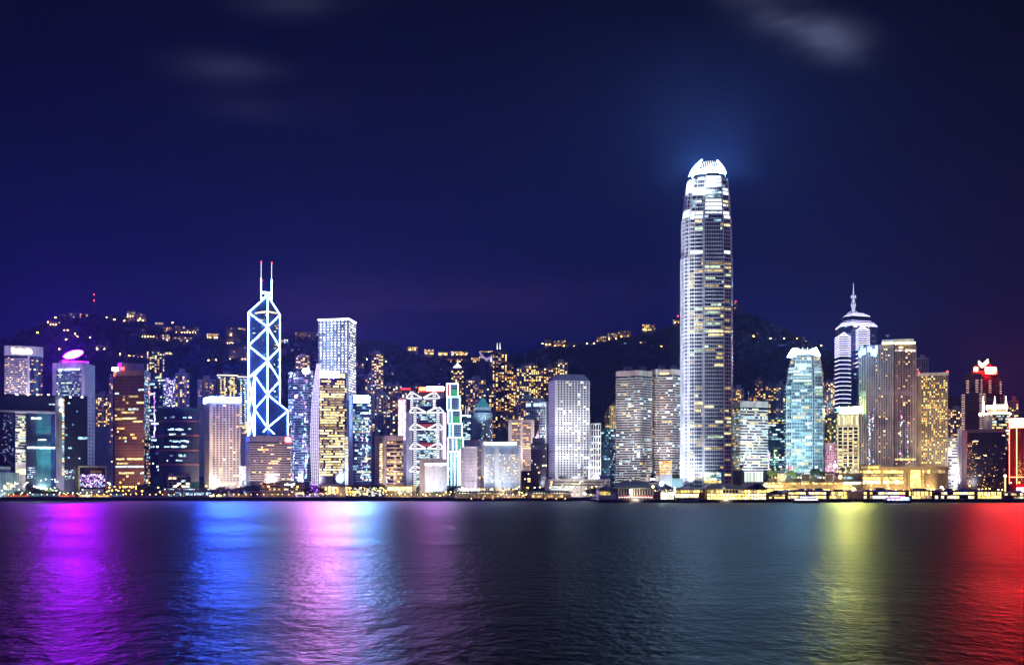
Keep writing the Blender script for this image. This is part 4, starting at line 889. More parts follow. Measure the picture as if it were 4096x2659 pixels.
# ---- neon-edged stepped tower
def neon_tower():
    Y = 1620
    t = Thing('neon_edged_tower', 'slim stepped tower outlined in cyan-white neon with green and red tops', 'skyscraper', (X(1820, Y + 15), Y + 15, 4))
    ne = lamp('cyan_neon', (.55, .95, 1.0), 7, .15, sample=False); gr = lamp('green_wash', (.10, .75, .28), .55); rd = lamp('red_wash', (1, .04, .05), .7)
    bl = wall('pale_blue_cladding', (.40, .48, .60), .4)
    tiers = [(1787, 1833, 1534, 24), (1789, 1839, 1587, 19), (1793, 1843, 1640, 14), (1798, 1849, 1694, 9), (1793, 1853, 1748, 4), (1791, 1841, 1805, 0)]
    for k, (xa, xb, yt, d) in enumerate(tiers):
        a, b = front(xa, xb, Y + d); z0, z1 = 4, Z(yt, Y + d); bt = tiers[k + 1][2] if k < 5 else 1940
        bd = t.part('tier', MB().obox(a, b, -(34 - d), 0, z0, z1), bl)
        zb = Z(bt, Y + d); V = lambda q, z: Vector((q[0], q[1] - .5, z))
        for q0, q1 in ((V(a, zb), V(a, z1)), (V(b, zb), V(b, z1)), (V(a, z1), V(b, z1))): t.part('neon_tube', MB().tube(q0, q1, .48, 5), ne, parent=bd)
        if k < 4:
            m = (a[0] * .72 + b[0] * .28, a[1] * .72 + b[1] * .28); t.part('neon_tube', MB().tube(V(m, zb), V(m, z1), .4, 5), ne, parent=bd)
        if k >= 4:
            for f0 in (.3, .55, .8): m = (a[0] + (b[0] - a[0]) * f0, a[1] + (b[1] - a[1]) * f0); t.part('neon_tube', MB().tube(V(m, zb), V(m, z1), .45, 5), ne, parent=bd)
        rows_ = int((z1 - zb) / 3.4)
        for r in range(rows_):
            for c in range(4):
                f0 = .37 + .17 * c if k < 4 else .1 + .22 * c; q = (a[0] + (b[0] - a[0]) * f0, a[1] + (b[1] - a[1]) * f0)
                lit = R.random() < (.12 if k > 3 else .03)
                t.piece('window', R.choice(WARM[:2] + COOL[:2]) if lit else dglass, (q[0], q[1] - .1, z1 - 3 - r * 3.4), 0, (1.7, .3, 1.4), parent=None)
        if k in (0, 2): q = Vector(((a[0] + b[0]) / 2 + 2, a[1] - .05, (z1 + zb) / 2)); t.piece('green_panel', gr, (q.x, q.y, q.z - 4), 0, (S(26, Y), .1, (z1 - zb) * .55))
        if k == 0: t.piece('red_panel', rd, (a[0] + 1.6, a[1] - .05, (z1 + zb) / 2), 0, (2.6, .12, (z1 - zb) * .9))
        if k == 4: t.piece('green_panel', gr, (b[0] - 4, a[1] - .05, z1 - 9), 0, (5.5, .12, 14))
    spot(t, 'wash_spot', (X(1815, 1560), 1555, 8), (X(1815, Y), Y, 80), 3.4e5, (.6, .78, 1), 60)
neon_tower()
# ---- behind and right of it
t = resid('spired_apartment_tower', 'brown apartment tower with glowing white pyramid top', front(1803, 1856, 2150), 1470, 1640, wb, 6, .4, WARM)
a, b = t.line; cx_, cy_ = (a[0] + b[0]) / 2, (a[1] + b[1]) / 2
def pyramid(t, name, half, z0, z1, mat, cxy, top=0.0):
    x, y = cxy; q = [(x - half, y - half), (x + half, y - half), (x + half, y + half), (x - half, y + half)]
    q2 = [(x + (u_ - x) * top, y + (v_ - y) * top) for u_, v_ in q] if top else [(x + (u_ - x) * .02, y + (v_ - y) * .02) for u_, v_ in q]
    return t.part(name, MB().prism(q, z0, z1, q2), mat)
pyramid(t, 'pyramid_top', 8, t.z1 + .003, t.zrow(1448), lamp('pale_green_white', (.85, 1, .85), 2.6), (cx_, cy_ + 10))
t.part('spire', MB().tube((cx_, cy_ + 10, t.zrow(1450)), (cx_, cy_ + 10, t.zrow(1436)), .6, 5, .2), COOL[0])
t = Tower('verdigris_roofed_tower', 'grey office tower under a turquoise pyramid roof', 'office tower', curve(1891, 1969, 1760, 5, 4), 1650, wall('slate_blue_stone', (.20, .22, .30), .5), 28)
za, p = t.floors(1790, 1655, 17, .4, wall('pale_slate', (.34, .36, .44), .5), .5)
for i in range(4): t.grid(i, 4, za, p, 17, .6, .45, .12, COOL, dglass, hz=.7)
a = t.loc
t.part('upper_stage', MB().obox(front(1897, 1963, 1764)[0], front(1897, 1963, 1764)[1], -22, 0, t.z1 + .003, Z(1627, 1764)), wall('slate_blue_stone', (.20, .22, .30), .5))
pyramid(t, 'pyramid_roof', S(30, 1764), Z(1626.9, 1764), Z(1588, 1764), verd, (a[0], 1776), .14)
t.part('finial', MB().tube((a[0] - 2, 1776, Z(1590, 1764)), (a[0] - 2, 1776, Z(1574, 1764)), .5, 5, .2).tube((a[0] + 2, 1776, Z(1590, 1764)), (a[0] + 2, 1776, Z(1578, 1764)), .5, 5, .2), alu)
spot(t, 'wash_spot', (a[0], 1725, Z(1690, 1730)), (a[0], 1776, Z(1605, 1764)), 1.2e5, (.6, 1, .95), 60)
t = Tower('teal_lit_block', 'teal lit block with white roof masts between neon-edged and turquoise-roofed towers', 'office block', front(1845, 1882, 1700), 1662, tglass, 20)
za, p = t.floors(1760, 1664, 12, .25, dgrey, .3); t.runs(0, za, p, 12, .7, [COOL[1], COOL[0], COOL[2]], .5, .62, 2, 3, .3)
t.band(t.z1 - 1, t.z1 + 1, COOL[0], .5, 'roof_light')
for px in (1862, 1872): t.part('roof_mast', MB().tube((X(px, 1706), 1706, t.z1), (X(px, 1706), 1706, Z(1622, 1706)), .35, 5, .15), lamp('mast_white', (.9, .95, 1), 1.5))
for args in ((1862, 1945, 2100, 1516, 1650, wg, 9, .42, 'broad apartment tower with many warm windows above turquoise roof', WARM, 4),
             (1946, 1985, 2180, 1548, 1640, wb, 4, .25, 'small brown tower between broad apartment tower and twin-spired tower', WARM, None),
             (1968, 2030, 2250, 1405, 1650, wd, 5, .55, 'tallest dark mid-slope tower with two lit spires', WARM, 3),
             (2018, 2055, 2200, 1455, 1660, wb, 4, .45, 'brown tower hugging right side of twin-spired tower', WARM, None),
             (2052, 2092, 2150, 1488, 1640, wb, 4, .5, 'warm-lit tower left of the pair of aerials', WARM, None),
             (2066, 2116, 2120, 1470, 1620, wg, 5, .55, 'pale flat-topped tower beneath left aerial', [WARM[0], WARM[3], YEL[0]], 2),
             (2098, 2152, 2160, 1458, 1610, wb, 6, .5, 'tower with bright irregular windows beneath right aerial', [WARM[0], WARM[3], YEL[0]], 3),
             (2148, 2172, 2190, 1478, 1600, wg, 3, .4, 'thin grey tower right of the pair of aerials', WARM, None),
             (2174, 2224, 2230, 1468, 1600, wb, 5, .3, 'brown blank-sided tower left of lit-topped tower behind porthole tower', WARM, None),
             (2218, 2271, 2260, 1446, 1500, wp, 5, .5, 'lit-topped tower peeping over porthole tower', [YEL[0], WARM[0], WARM[3]], 2),
             (2072, 2145, 1950, 1590, 1700, wp, 7, .3, 'squat pink apartment block behind white grid block', WARM, 3),
             (1990, 2062, 1950, 1655, 1720, wb, 7, .4, 'low brown apartment block above brown striped office block', WARM, 3),
             (1945, 1992, 1920, 1660, 1760, wd, 5, .35, 'dark block with orange windows right of turquoise-roofed tower', WARM, None),
             (2030, 2075, 1880, 1690, 1740, wd, 4, .3, 'dark blue block tucked above white-crowned hotel', COOL, None)):
    a0, a1, Yv, yt, yv, wm, cc, lp, lb, pal, by = args
    t = resid('apartment_tower', lb, front(a0, a1, Yv), yt, yv, wm, cc, lp, pal, bays=by)
    if yt == 1405:
        for px in (1989, 2000):
            t.part('spire', MB().tube((X(px, 2262), 2262, t.z1), (X(px, 2262), 2262, Z(1370, 2262)), 1.1, 6, .2), lamp('spire_glow', (1, .95, .85), 2.2))
    if yt in (1470, 1458):
        px = 2101 if yt == 1470 else 2146
        t.part('aerial', MB().tube((X(px, Yv + 10), Yv + 10, t.z1), (X(px, Yv + 10), Yv + 10, Z(1425, Yv + 10)), .5, 5, .15), alu)
    if yt == 1458: t.piece('purple_panel', lamp('purple_sign', (.45, .1, .9), .8), (t.line[0][0] + 4, t.line[0][1] - 1, t.zrow(1540)), 0, (7, .5, 12))
# tower on the peak with the bowl roof
t = Thing('peak_pavilion', 'bowl-roofed viewing pavilion on the skyline beside twin spires', 'viewing pavilion', (X(1945, 2900), 2900, ground(X(1945, 2900), 2900)))
zb = Z(1446, 2900)
for px in (1930, 1962): t.part('leg', MB().box(X(px, 2900) - 7, X(px, 2900) + 7, 2895, 2910, t.loc[2] - 6, zb + 8), wd)
bw = MB(); n = 9
for k in range(n):
    a0 = -1 + 2 * k / (n - 1); bw.v += [(X(1945 + a0 * 27, 2900), 2892, Z(1442 - 34 * a0 * a0 * .5 - (12 if a0 < 0 else 0) * -a0, 2900)), (X(1945 + a0 * 27, 2900), 2915, Z(1442 - 34 * a0 * a0 * .5 - (12 if a0 < 0 else 0) * -a0, 2900)),
             (X(1945 + a0 * 27, 2900), 2892, Z(1432 - 34 * a0 * a0 * .5 - (12 if a0 < 0 else 0) * -a0, 2900)), (X(1945 + a0 * 27, 2900), 2915, Z(1432 - 34 * a0 * a0 * .5 - (12 if a0 < 0 else 0) * -a0, 2900))]
for k in range(n - 1):
    o = k * 4; bw.f += [(o, o + 4, o + 6, o + 2), (o + 2, o + 6, o + 7, o + 3), (o + 1, o, o + 4, o + 5), (o + 3, o + 7, o + 5, o + 1)]
t.part('bowl_roof', bw, lamp('dim_violet_screen', (.75, .55, .95), .55))
for k in range(12): t.piece('lit_window', R.choice([WARM[3], COOL[0], LS[0]]), (X(R.uniform(1963, 1978), 2893), 2893, Z(R.uniform(1424, 1460), 2893)), 0, (5, .5, 4))
for k in range(9): t.piece('lit_window', WARM[0], (X(1920 + k * 7, 2890), 2890, Z(1406 + R.uniform(-2, 2), 2890)), 0, (2.4, .5, 1.6))
# ---- front row, centre
t = Tower('ribbed_hotel', 'lilac-white ribbed hotel block left of the white-crowned hotel', 'hotel', corner(1845, 1908, 1938, 1470, 18), 1785, stone, -1)
za = t.zrow(1928); N = 24; p = (t.z1 - 2 - za) / N
t.band(za, za + p * .35, stone, .5, 'spandrel', n=N, pitch=p)
t.grid(0, 20, za, p, N, .6, .5, .04, WARM, wall('grey_pane', (.05, .05, .08), .3), hz=.68, cap=300)
t.grid(1, 4, za, p, N, .6, .5, .25, [WARM[3], YEL[0]], dglass, hz=.68, cap=420)
t.part('upper_stage', MB().obox(front(1863, 1946, 1486)[0], front(1863, 1946, 1486)[1], -20, 0, 30, Z(1760, 1486)), wall('slatted_crown', (.34, .32, .40), .5))
mb = MB(); a, b = front(1863, 1946, 1486)
for k in range(30): u_ = k / 30; q = (a[0] + (b[0] - a[0]) * u_, a[1]); mb.obox(q, (q[0] + .35, q[1]), .003, .6, t.z1 + .1, Z(1762, 1486))
t.part('crown_slats', mb, stone, kind='stuff')
flood(t, .55, (.98, .86, 1), 70, zl=24)
t = Tower('white_crowned_hotel', 'white hotel with glowing pale-blue roof line and two bright pilasters', 'hotel', front(1938, 2080, 1450), 1790, wall('pale_blue_pane_wall', (.34, .40, .52), .3), 26)
za = t.zrow(1930); N = 21; p = (t.zrow(1812) - za) / N
t.band(za, za + p * .42, white, .5, 'spandrel', n=N, pitch=p)
t.grid(0, 22, za, p, N, .7, .42, .34, [WARM[3], WARM[3], COOL[0], WARM[1]], None, hz=.72)
t.win(0, .345, (t.z1 + 4) / 2, S(16, 1450), t.z1 - 4, white, 1.6, 'pilaster'); t.win(0, .985, (t.z1 + 4) / 2, S(5, 1450), t.z1 - 4, white, 1.4, 'pilaster'); t.win(0, .01, (t.z1 + 4) / 2, S(4, 1450), t.z1 - 4, white, 1.4, 'pilaster')
t.part('attic', MB().obox(front(1941, 2076, 1454)[0], front(1941, 2076, 1454)[1], -20, 0, t.z1 + .003, Z(1778, 1454)), pink)
for k in range(17): t.piece('attic_window', R.choice([COOL[0], WARM[3], COOL[1]]), (X(1950 + k * 7.2, 1453), 1453.3, Z(1795, 1453)), 0, (1.5, .3, 2.2))
t.part('roof_light', MB().obox(front(1936, 2066, 1453)[0], front(1936, 2066, 1453)[1], -.5, 1.2, Z(1777.5, 1453), Z(1768, 1453)), lamp('pale_blue_roof_line', (.45, .82, 1.0), 8, sample=True))
flood(t, .55, (.85, .92, 1), 60, zl=22)
for px, pw in ((1990, 7e3), (2080, 6e3)): spot(t, 'uplighter', (X(px, 1440), 1437, 6), (X(px, 1450), 1450, 40), pw, (1, .82, .5), 40)
t = Tower('striped_office_block', 'brown striped office block with white vertical piers', 'office block', corner(2035, 2135, 2155, 1680, 12), 1678, wall('maroon_strip', (.13, .07, .075), .5), -1)
za = t.zrow(1880); N = 23; p = (t.zrow(1690) - za) / N
t.band(za, za + p * .4, wall('dusty_pink_band', (.36, .28, .29), .6), .5, 'spandrel', n=N, pitch=p)
t.runs(0, za, p, N, .16, [WARM[0], WARM[1], YEL[1]], .4, .7, 2.4, 2, .35)
for f0, w_ in ((.06, 5), (.52, 3), (.96, 5)): t.win(0, f0, (t.z0 + t.z1) / 2, w_, t.z1 - t.z0, stone, 1.0, 'pier')
t.band(t.zrow(1690), t.z1 + .5, wall('dusty_pink_band', (.36, .28, .29), .6), .6, 'parapet')
flood(t, .5, (1, .85, .82), 110, zl=60)
t = Tower('white_grid_block', 'white gridded block behind the brown striped office block', 'office block', corner(2103, 2185, 2197, 1790, 12), 1606, white, -1)
za = t.zrow(1780); N = 15; p = (t.zrow(1628) - za) / N
t.grid(0, 11, za, p, N, .68, .62, .12, [COOL[0], WARM[3], COOL[1]], dglass, .03, .97, cap=300)
t.grid(0, 8, t.zrow(1626), S(16, 1790), 1, .6, .7, .9, [COOL[0]], None)
t.roofbox(.5, .8, 6, white)
flood(t, .75, (.9, .92, 1), 120, zl=80)
t = Tower('dark_purple_block', 'dark purple office block with few lit windows beside porthole tower', 'office block', corner(2124, 2186, 2194, 1530, 10), 1772, darkp, -1)
za = t.zrow(1950); N = 22; p = (t.z1 - za) / N
t.piers(0, 9, .7, 4, t.z1, wall('purple_pier', (.085, .06, .11), .5), .6)
t.grid(0, 9, za, p, N, .6, .55, .035, [WARM[0], WARM[3], COOL[0]], dglass, cap=210, d=.3)
t.part('upper_stage', MB().obox(front(2130, 2180, 1536)[0], front(2130, 2180, 1536)[1], -22, 0, t.z1 + .003, Z(1750, 1536)), darkp)
t.part('low_wing', MB().obox(front(2084, 2126, 1512)[0], front(2084, 2126, 1512)[1], -24, 0, 4, Z(1883, 1512)), darkp)
for px, py in ((2114, 1894), (2100, 1915), (2113, 1915), (2119, 1915), (2113, 1924), (2119, 1924)): t.fw((2084, 2126, 1512), px, py, 5, 6, WARM[3])
for px, py in ((2172, 1861), (2183, 1861), (2157, 1889), (2150, 1869)): t.piece('lit_window', WARM[3], (X(px, 1527), 1528.5, Z(py, 1527)), 0, (2.2, .4, 2))
# ---- porthole tower
t = Tower('porthole_tower', 'white tower of round porthole windows with a sloped roof', 'skyscraper', corner(2195, 2220, 2359, 1500, 76), 1521, wall('floodlit_white_panel', (.78, .79, .82), .45, var=.08), -1)
za = t.zrow(1912); N = 40; p = (t.zrow(1522) - za) / N
t.grid(1, 11, za, p, N, .60, .64, .10, [COOL[0], WARM[3], COOL[0]], wall('porthole_glass', (.008, .010, .018), .25), .06, .98, rnd=True, d=.35, cap=470, name='porthole')
t.grid(0, 7, za, p, N, .3, .5, .0, COOL, wall('porthole_glass', (.008, .010, .018), .25), .1, .98, rnd=True, d=.35, cap=470, name='porthole')
t.band(t.zrow(1702), t.zrow(1699), grey, .3, 'floor_joint'); t.band(t.zrow(1806), t.zrow(1803), grey, .3, 'floor_joint')
cxx, cyy = t.loc[0], t.loc[1]
t.part('sloped_roof', MB().prism(t.foot, t.z1 + .003, t.zrow(1494), [(cxx + (a - cxx) * .72, cyy + (b - cyy) * .72) for a, b in t.foot]), wall('blue_grey_roof', (.26, .30, .42), .5))
flood(t, .42, (.98, .98, 1), 115, zl=38, side=14, k3=(1.05, 1.0, 1.0))
# post office block
t = Tower('long_white_block', 'long low white block with two louvred rows before the porthole tower', 'post office', corner(2180, 2198, 2441, 1420, 80), 1917, stone, -1)
za = t.zrow(1962); p = (t.z1 - 1.4 - za) / 4
t.band(t.z1 - 1.2, t.z1 + .5, white, .5, 'parapet')
t.grid(1, 64, t.zrow(1944), S(11, 1420), 2, .55, .5, .06, [WARM[3], COOL[0]], dglass, .02, .97, cap=140, d=.3)
for py, f0, f1, mt in ((1946, .02, .5, COOL[0]), (1956, .02, .36, COOL[0]), (1935, .36, .5, WARM[3]), (1925, .5, .56, WARM[3])): t.win(1, (f0 + f1) / 2, t.zrow(py), S(243, 1420) * (f1 - f0), S(3.4, 1420), mt, .4, 'lit_strip')
for a_, b_, h_ in ((.02, .07, 3), (.22, .33, 5), (.40, .60, 4), (.84, .97, 5)): t.roofbox(a_, b_, h_, grey)
flood(t, .34, (1, .88, .74), 44, zl=11)
mb = MB(); q0 = Vector((X(2347, 1432), 1432, t.z1)); q1 = Vector((X(2349, 1432), 1432, Z(1872, 1432)))
mb.tube(q0, q1, .4, 4); mb.tube(q0 + Vector((1.6, 0, 0)), q1 + Vector((.4, 0, 0)), .3, 4)
for k in range(10): mb.tube(q0.lerp(q1, k / 10), (q0 + Vector((1.6, 0, 0))).lerp(q1 + Vector((.4, 0, 0)), (k + 1) / 10), .2, 4)
cr_ = Thing('derrick_crane', 'thin dark derrick jib on the long white block roof', 'crane', tuple(q0)); cr_.part('jib', mb, dgrey); cr_.part('cab', MB().box(q0.x - 1.5, q0.x + 1.5, q0.y - 1.5, q0.y + 1.5, q0.z, q0.z + 3), dgrey)
# ---- right of the porthole tower
t = Tower('white_piered_block', 'narrow white-piered office block right of porthole tower', 'office block', front(2362, 2404, 1560), 1692, white, 24)
za = t.zrow(1915); N = 9; p = (t.z1 - 1 - za) / N
t.grid(0, 4, za, p, N, .6, .82, 0, COOL, dglass, .04, .98, cap=200, d=.3)
t.runs(0, za, p, N, .35, [COOL[3], WARM[3], COOL[1]], .18, .8, 2.6, 1.5, .45)
flood(t, .65, (.95, .95, 1), 80, zl=24)
t = Tower('teal_window_block', 'dark teal glass block with lit cool windows', 'office block', corner(2398, 2440, 2464, 1580, 25), 1712, wall('dark_teal_glass', (.015, .045, .065), .2), -1)
za, p = t.floors(1935, 1716, 21, .22, navy, .35)
t.runs(0, za, p, 21, .3, [COOL[2], COOL[1], COOL[2], COOL[2]], .55, .62, 2, 2.5, .3); t.runs(1, za, p, 21, .3, [COOL[2], COOL[1]], .55, .62, 2, 2.5, .3)
t = Tower('yellow_stone_tower', 'yellow stone tower with pitched dark roof behind the twin round-bay towers', 'tower', front(2438, 2468, 1850), 1622, wall('yellow_stone', (.52, .44, .24), .6), 22)
t.grid(0, 4, t.zrow(1712), S(9, 1850), 9, .45, .8, .15, WARM, dglass)
a = t.loc; t.part('pitched_roof', MB().prism([(t.line[0][0], t.line[0][1]), (t.line[1][0], t.line[1][1]), (t.line[1][0], t.line[1][1] + 14), (t.line[0][0], t.line[0][1] + 14)], t.z1 + .003, [t.z1 + .1, t.zrow(1598), t.zrow(1598), t.z1 + .1]), roofm)
flood(t, .5, (1, .85, .45), 100, zl=95)
resid('apartment_tower', 'thin far tower with orange windows above dark teal block', front(2420, 2440, 2000), 1655, 1715, wb, 3, .5)
resid('apartment_tower', 'thin dark tower beside yellow stone tower', front(2419, 2440, 1900), 1648, 1715, wd, 3, .15)
# twin round-bay towers
def round_bay(name, label, segs, ytop, yb, Y, warmfoot):
    line = []; kinds = []
    for kind, xa, xb, d0, d1 in segs:
        if kind == 'c':
            n = 5
            for k in range(n):
                if k == 0 and line: continue
                f0 = k / n; y = Y + d0 + (d1 - d0) * f0 - 9 * (1 - (2 * f0 - 1) ** 2); line.append((X(xa + (xb - xa) * f0, y), y)); kinds.append('c')
            if len(kinds) < len(line): pass
            y = Y + d1; line.append((X(xb, y), y)); kinds.append('c')
        else:
            if not line: y = Y + d0; line.append((X(xa, y), y))
            y = Y + d1; line.append((X(xb, y), y)); kinds.append('f')
    t = Tower(name, label, 'office tower', line, ytop, dglass, 30)
    za = t.zrow(yb); N = int((yb - ytop - 22) / 9.6); p = (t.zrow(ytop + 22) - za) / N
    t.band(za, za + p * .46, wall('pale_granite_band', (.50, .45, .42), .5), .6, 'spandrel', n=N, pitch=p)
    t.band(t.zrow(ytop + 20), t.z1 + .5, pink, .7, 'crown_wall')
    for i in range(t.n - 1):
        L = t.on(i, 0, 0)[2]
        if L > 1.5: t.runs(i, za, p, N, .17, [COOL[1], YEL[1], COOL[0], COOL[2], COOL[1]], .44, .72, 1.9, 2.5, .3)
    for a_, b_ in ((.25, .45), (.68, .85)): t.roofbox(a_, b_, 7, wall('grey_louvre', (.30, .25, .30), .5))
    t.za, t.p, t.N = za, p, N
    return t
t = round_bay('round_bay_tower', 'banded granite tower with round glass bay, left of the twin pair', [('f', 2465, 2524, 6, 0), ('c', 2524, 2583, 0, 2), ('f', 2583, 2607, 2, 8)], 1482, 1938, 1520, 0)
flood(t, .58, (.95, .98, .96), 120, zl=24, side=-12, k3=(1, 1, 1))
t = round_bay('round_bay_tower', 'banded granite tower with round glass bay, right of the twin pair', [('c', 2607, 2636, 10, 4), ('f', 2636, 2690, 4, -2), ('f', 2690, 2724, -2, 10)], 1478, 1915, 1545, 1)
i = 5
for py in range(1845, 1908, 8): t.win(5, .5, t.zrow(py), S(50, 1545), S(4, 1545), lamp('orange_lobby', (1, .42, .08), 1.6, .5, cell=2), .7, 'lit_lobby_strip')
t.win(5, .4, t.zrow(1493), S(34, 1545), S(7, 1545), WARM[3], .9, 'lit_floor')
flood(t, .44, (1, .88, .84), 120, zl=24, k3=(.8, 1, 1))
# ---- the tallest tower
def tallest():
    Y = 1450
    t = Thing('tallest_tower', 'tallest tower, white floodlit shaft stepping to a clawed glowing crown', 'skyscraper', (X(2828, Y + 28), Y + 28, 4))
    gl = wall('silver_blue_glass', (.09, .11, .17), .16, .35, spec=1.0); fin = wall('white_aluminium_fin', (.74, .77, .82), .35, .25)
    glow = lamp('crown_glow', (.34, .64, 1.0), 230, sample=True); bandm = lamp('floodlit_glow_band', (.90, .95, 1.0), 1.7, .35)  # floodlit zones at the tier tops put in as emissive bands
    # plan at full width: left curved flank, left bay, centre bay, right bay
    def plan(xl, xr):
        s = (xr - xl) / 206.0; m = (xl + xr) / 2
        q = [(-103, 26), (-99, 15), (-90, 7), (-76, 3), (-71, 2), (-52, 0), (-13, -2), (-12, -5), (66, -5), (67, -2), (96, 2), (103, 16)]
        return [(X(m + a * s, Y + d), Y + d) for a, d in q]
    secs = [(1946, 1023, (2724, 2930), (2725, 2930)), (1023, 867, (2728, 2927), (2729, 2926)), (867, 772, (2733, 2922), (2741, 2918)), (772, 712, (2745, 2916), (2751, 2911))]
    FL = []
    for q, (yb, yt, wa, wb_) in enumerate(secs):
        pa, pb = plan(*wa), plan(*wb_); z0 = 4 if q == 0 else Z(yb, Y); z1 = Z(yt, Y)
        back = lambda P_: [(P_[-1][0] + 4, P_[-1][1] + 34), (P_[0][0] + 6, P_[0][1] + 30)]
        FA, FB = pa + back(pa), pb + back(pb)
        t.part('shaft', MB().prism(FA, z0, z1, FB), gl)
        n = round((z1 - z0) / 4.55); p = (z1 - z0) / n
        for k in range(n):
            f0 = k / n; P_ = [(a[0] + (b[0] - a[0]) * f0, a[1] + (b[1] - a[1]) * f0) for a, b in zip(FA, FB)]; O_ = offset(P_, .8); m = len(P_); z = z0 + p * k + p * .28
            h = 1.15; mb = MB(); mb.add([(*c, z) for c in O_] + [(*c, z + h) for c in O_] + [(*c, z) for c in P_] + [(*c, z + h) for c in P_],
                   sum([[(i, (i + 1) % m, m + (i + 1) % m, m + i), (m + i, m + (i + 1) % m, 3 * m + (i + 1) % m, 3 * m + i), (2 * m + i, 2 * m + (i + 1) % m, (i + 1) % m, i)] for i in range(m)], []))
            t.part('floor_ring', mb, fin); FL.append((z + h, p - h, P_))
        # vertical fins
        for seg in range(len(pa) - 1):
            L = math.hypot(pa[seg + 1][0] - pa[seg][0], pa[seg + 1][1] - pa[seg][1]); m = max(1, int(L / 2.6)); mb = MB()
            for k in range(m):
                f0 = k / m; A = [pa[seg][j] + (pa[seg + 1][j] - pa[seg][j]) * f0 for j in (0, 1)]; B = [pb[seg][j] + (pb[seg + 1][j] - pb[seg][j]) * f0 for j in (0, 1)]
                dd = Vector((pa[seg + 1][0] - pa[seg][0], pa[seg + 1][1] - pa[seg][1])).normalized(); nn = Vector((dd.y, -dd.x)); wdt = .24 if k else .95; pr = .7 if k else 1.4
                vs = []
                for (bx_, by_), zz_ in ((A, z0), (B, z1)):
                    vs += [(bx_ + nn.x * pr, by_ + nn.y * pr, zz_), (bx_ + nn.x * pr + dd.x * wdt, by_ + nn.y * pr + dd.y * wdt, zz_), (bx_ + dd.x * wdt, by_ + dd.y * wdt, zz_), (bx_, by_, zz_)]
                mb.add(vs, [(0, 1, 5, 4), (1, 2, 6, 5), (3, 0, 4, 7), (4, 5, 6, 7)])
            t.part('fins', mb, fin, kind='stuff')
    # lit rooms, storey by storey and bay by bay
    bays = {'flank': (4, 5), 'left': (5, 6), 'centre': (7, 8), 'right': (9, 10)}
    for z, h, P_ in FL:
        py = YH - (z - CAMH) / Y * F
        for nm, (i0, i1) in bays.items():
            a, b = P_[i0], P_[i1]; L = math.hypot(b[0] - a[0], b[1] - a[1]); rz = math.atan2(b[1] - a[1], b[0] - a[0])
            pr = .55 if 1230 < py < 1360 else (.55 if 1050 < py < 1160 else (.5 if 700 < py < 930 else (.24 if py > 1540 else .06)))
            x = 0.0
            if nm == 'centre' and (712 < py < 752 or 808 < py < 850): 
                t.piece('glow_band', bandm, ((a[0] + b[0]) / 2, (a[1] + b[1]) / 2 - .05, z + h / 2), rz, (L * .97, .25, h * .9)); continue
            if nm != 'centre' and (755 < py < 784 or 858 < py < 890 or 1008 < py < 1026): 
                t.piece('glow_band', bandm, ((a[0] + b[0]) / 2, (a[1] + b[1]) / 2 - .05, z + h / 2), rz, (L * .95, .25, h * .9)); continue
            while x < L:
                k = min(L - x, R.choice([1.8, 5.3, 8.8, 12, 20, 26]))
                if R.random() < pr and k > 1.2:
                    f0 = (x + k / 2) / L; pal = [YEL[0], YEL[1], YEL[2], COOL[3], YEL[1]] if py > 900 else [COOL[0], YEL[0], COOL[1]]
                    t.piece('lit_window', R.choice(pal), (a[0] + (b[0] - a[0]) * f0, a[1] + (b[1] - a[1]) * f0 - .05, z + h * .45), rz, (k * .96, .2, h * .6))
                x += k
    for py0, py1, dpt in ((718, 770, 0), (838, 870, 0)):      # floodlighting of the left flank, put in as glowing louvres
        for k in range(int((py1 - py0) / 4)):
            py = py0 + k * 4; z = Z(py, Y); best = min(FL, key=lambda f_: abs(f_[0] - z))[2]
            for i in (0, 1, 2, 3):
                a, b = best[i], best[i + 1]; L = math.hypot(b[0] - a[0], b[1] - a[1]); t.piece('glow_louvre', bandm, ((a[0] + b[0]) / 2, (a[1] + b[1]) / 2 - .2, z), math.atan2(b[1] - a[1], b[0] - a[0]), (L * .96, 1.0, .7))
    # base podium glass
    a, b = front(2815, 2895, Y - 9)
    t.part('entrance_bay', MB().obox(a, b, -6, 0, 4, Z(1885, Y - 9)), wall('clear_lobby_glass', (.30, .45, .47), .2))
    for r, py in enumerate((1893, 1903, 1916, 1926)):
        for k in range(8): t.piece('lobby_window', R.choice([COOL[0], COOL[1], WARM[3]]) if r != 3 else WARM[0], (X(2820 + k * 10, Y - 9), Y - 9.2 - (k - 4) * .0, Z(py, Y - 9)), math.atan2(b[1] - a[1], b[0] - a[0]), (2.4, 1.2, 2.1))
    # crown: drum and claws
    pa = plan(2756, 2908); pb = plan(2778, 2896); FA = pa + [(pa[-1][0] + 2, pa[-1][1] + 26), (pa[0][0] + 4, pa[0][1] + 22)]; FB = pb + [(pb[-1][0] + 2, pb[-1][1] + 20), (pb[0][0] + 4, pb[0][1] + 18)]
    t.part('crown_drum', MB().prism(FA, Z(711.9, Y), Z(694, Y), [(a[0] * .6 + b[0] * .4, a[1] * .6 + b[1] * .4) for a, b in zip(FA, FB)]), gl)
    t.part('crown_lantern', MB().prism([(a[0] * .6 + b[0] * .4, a[1] * .6 + b[1] * .4) for a, b in zip(FA, FB)], Z(693.9, Y), Z(676, Y), FB), glow)
    cg = lamp('claw_glow', (.9, .96, 1), 2.6)
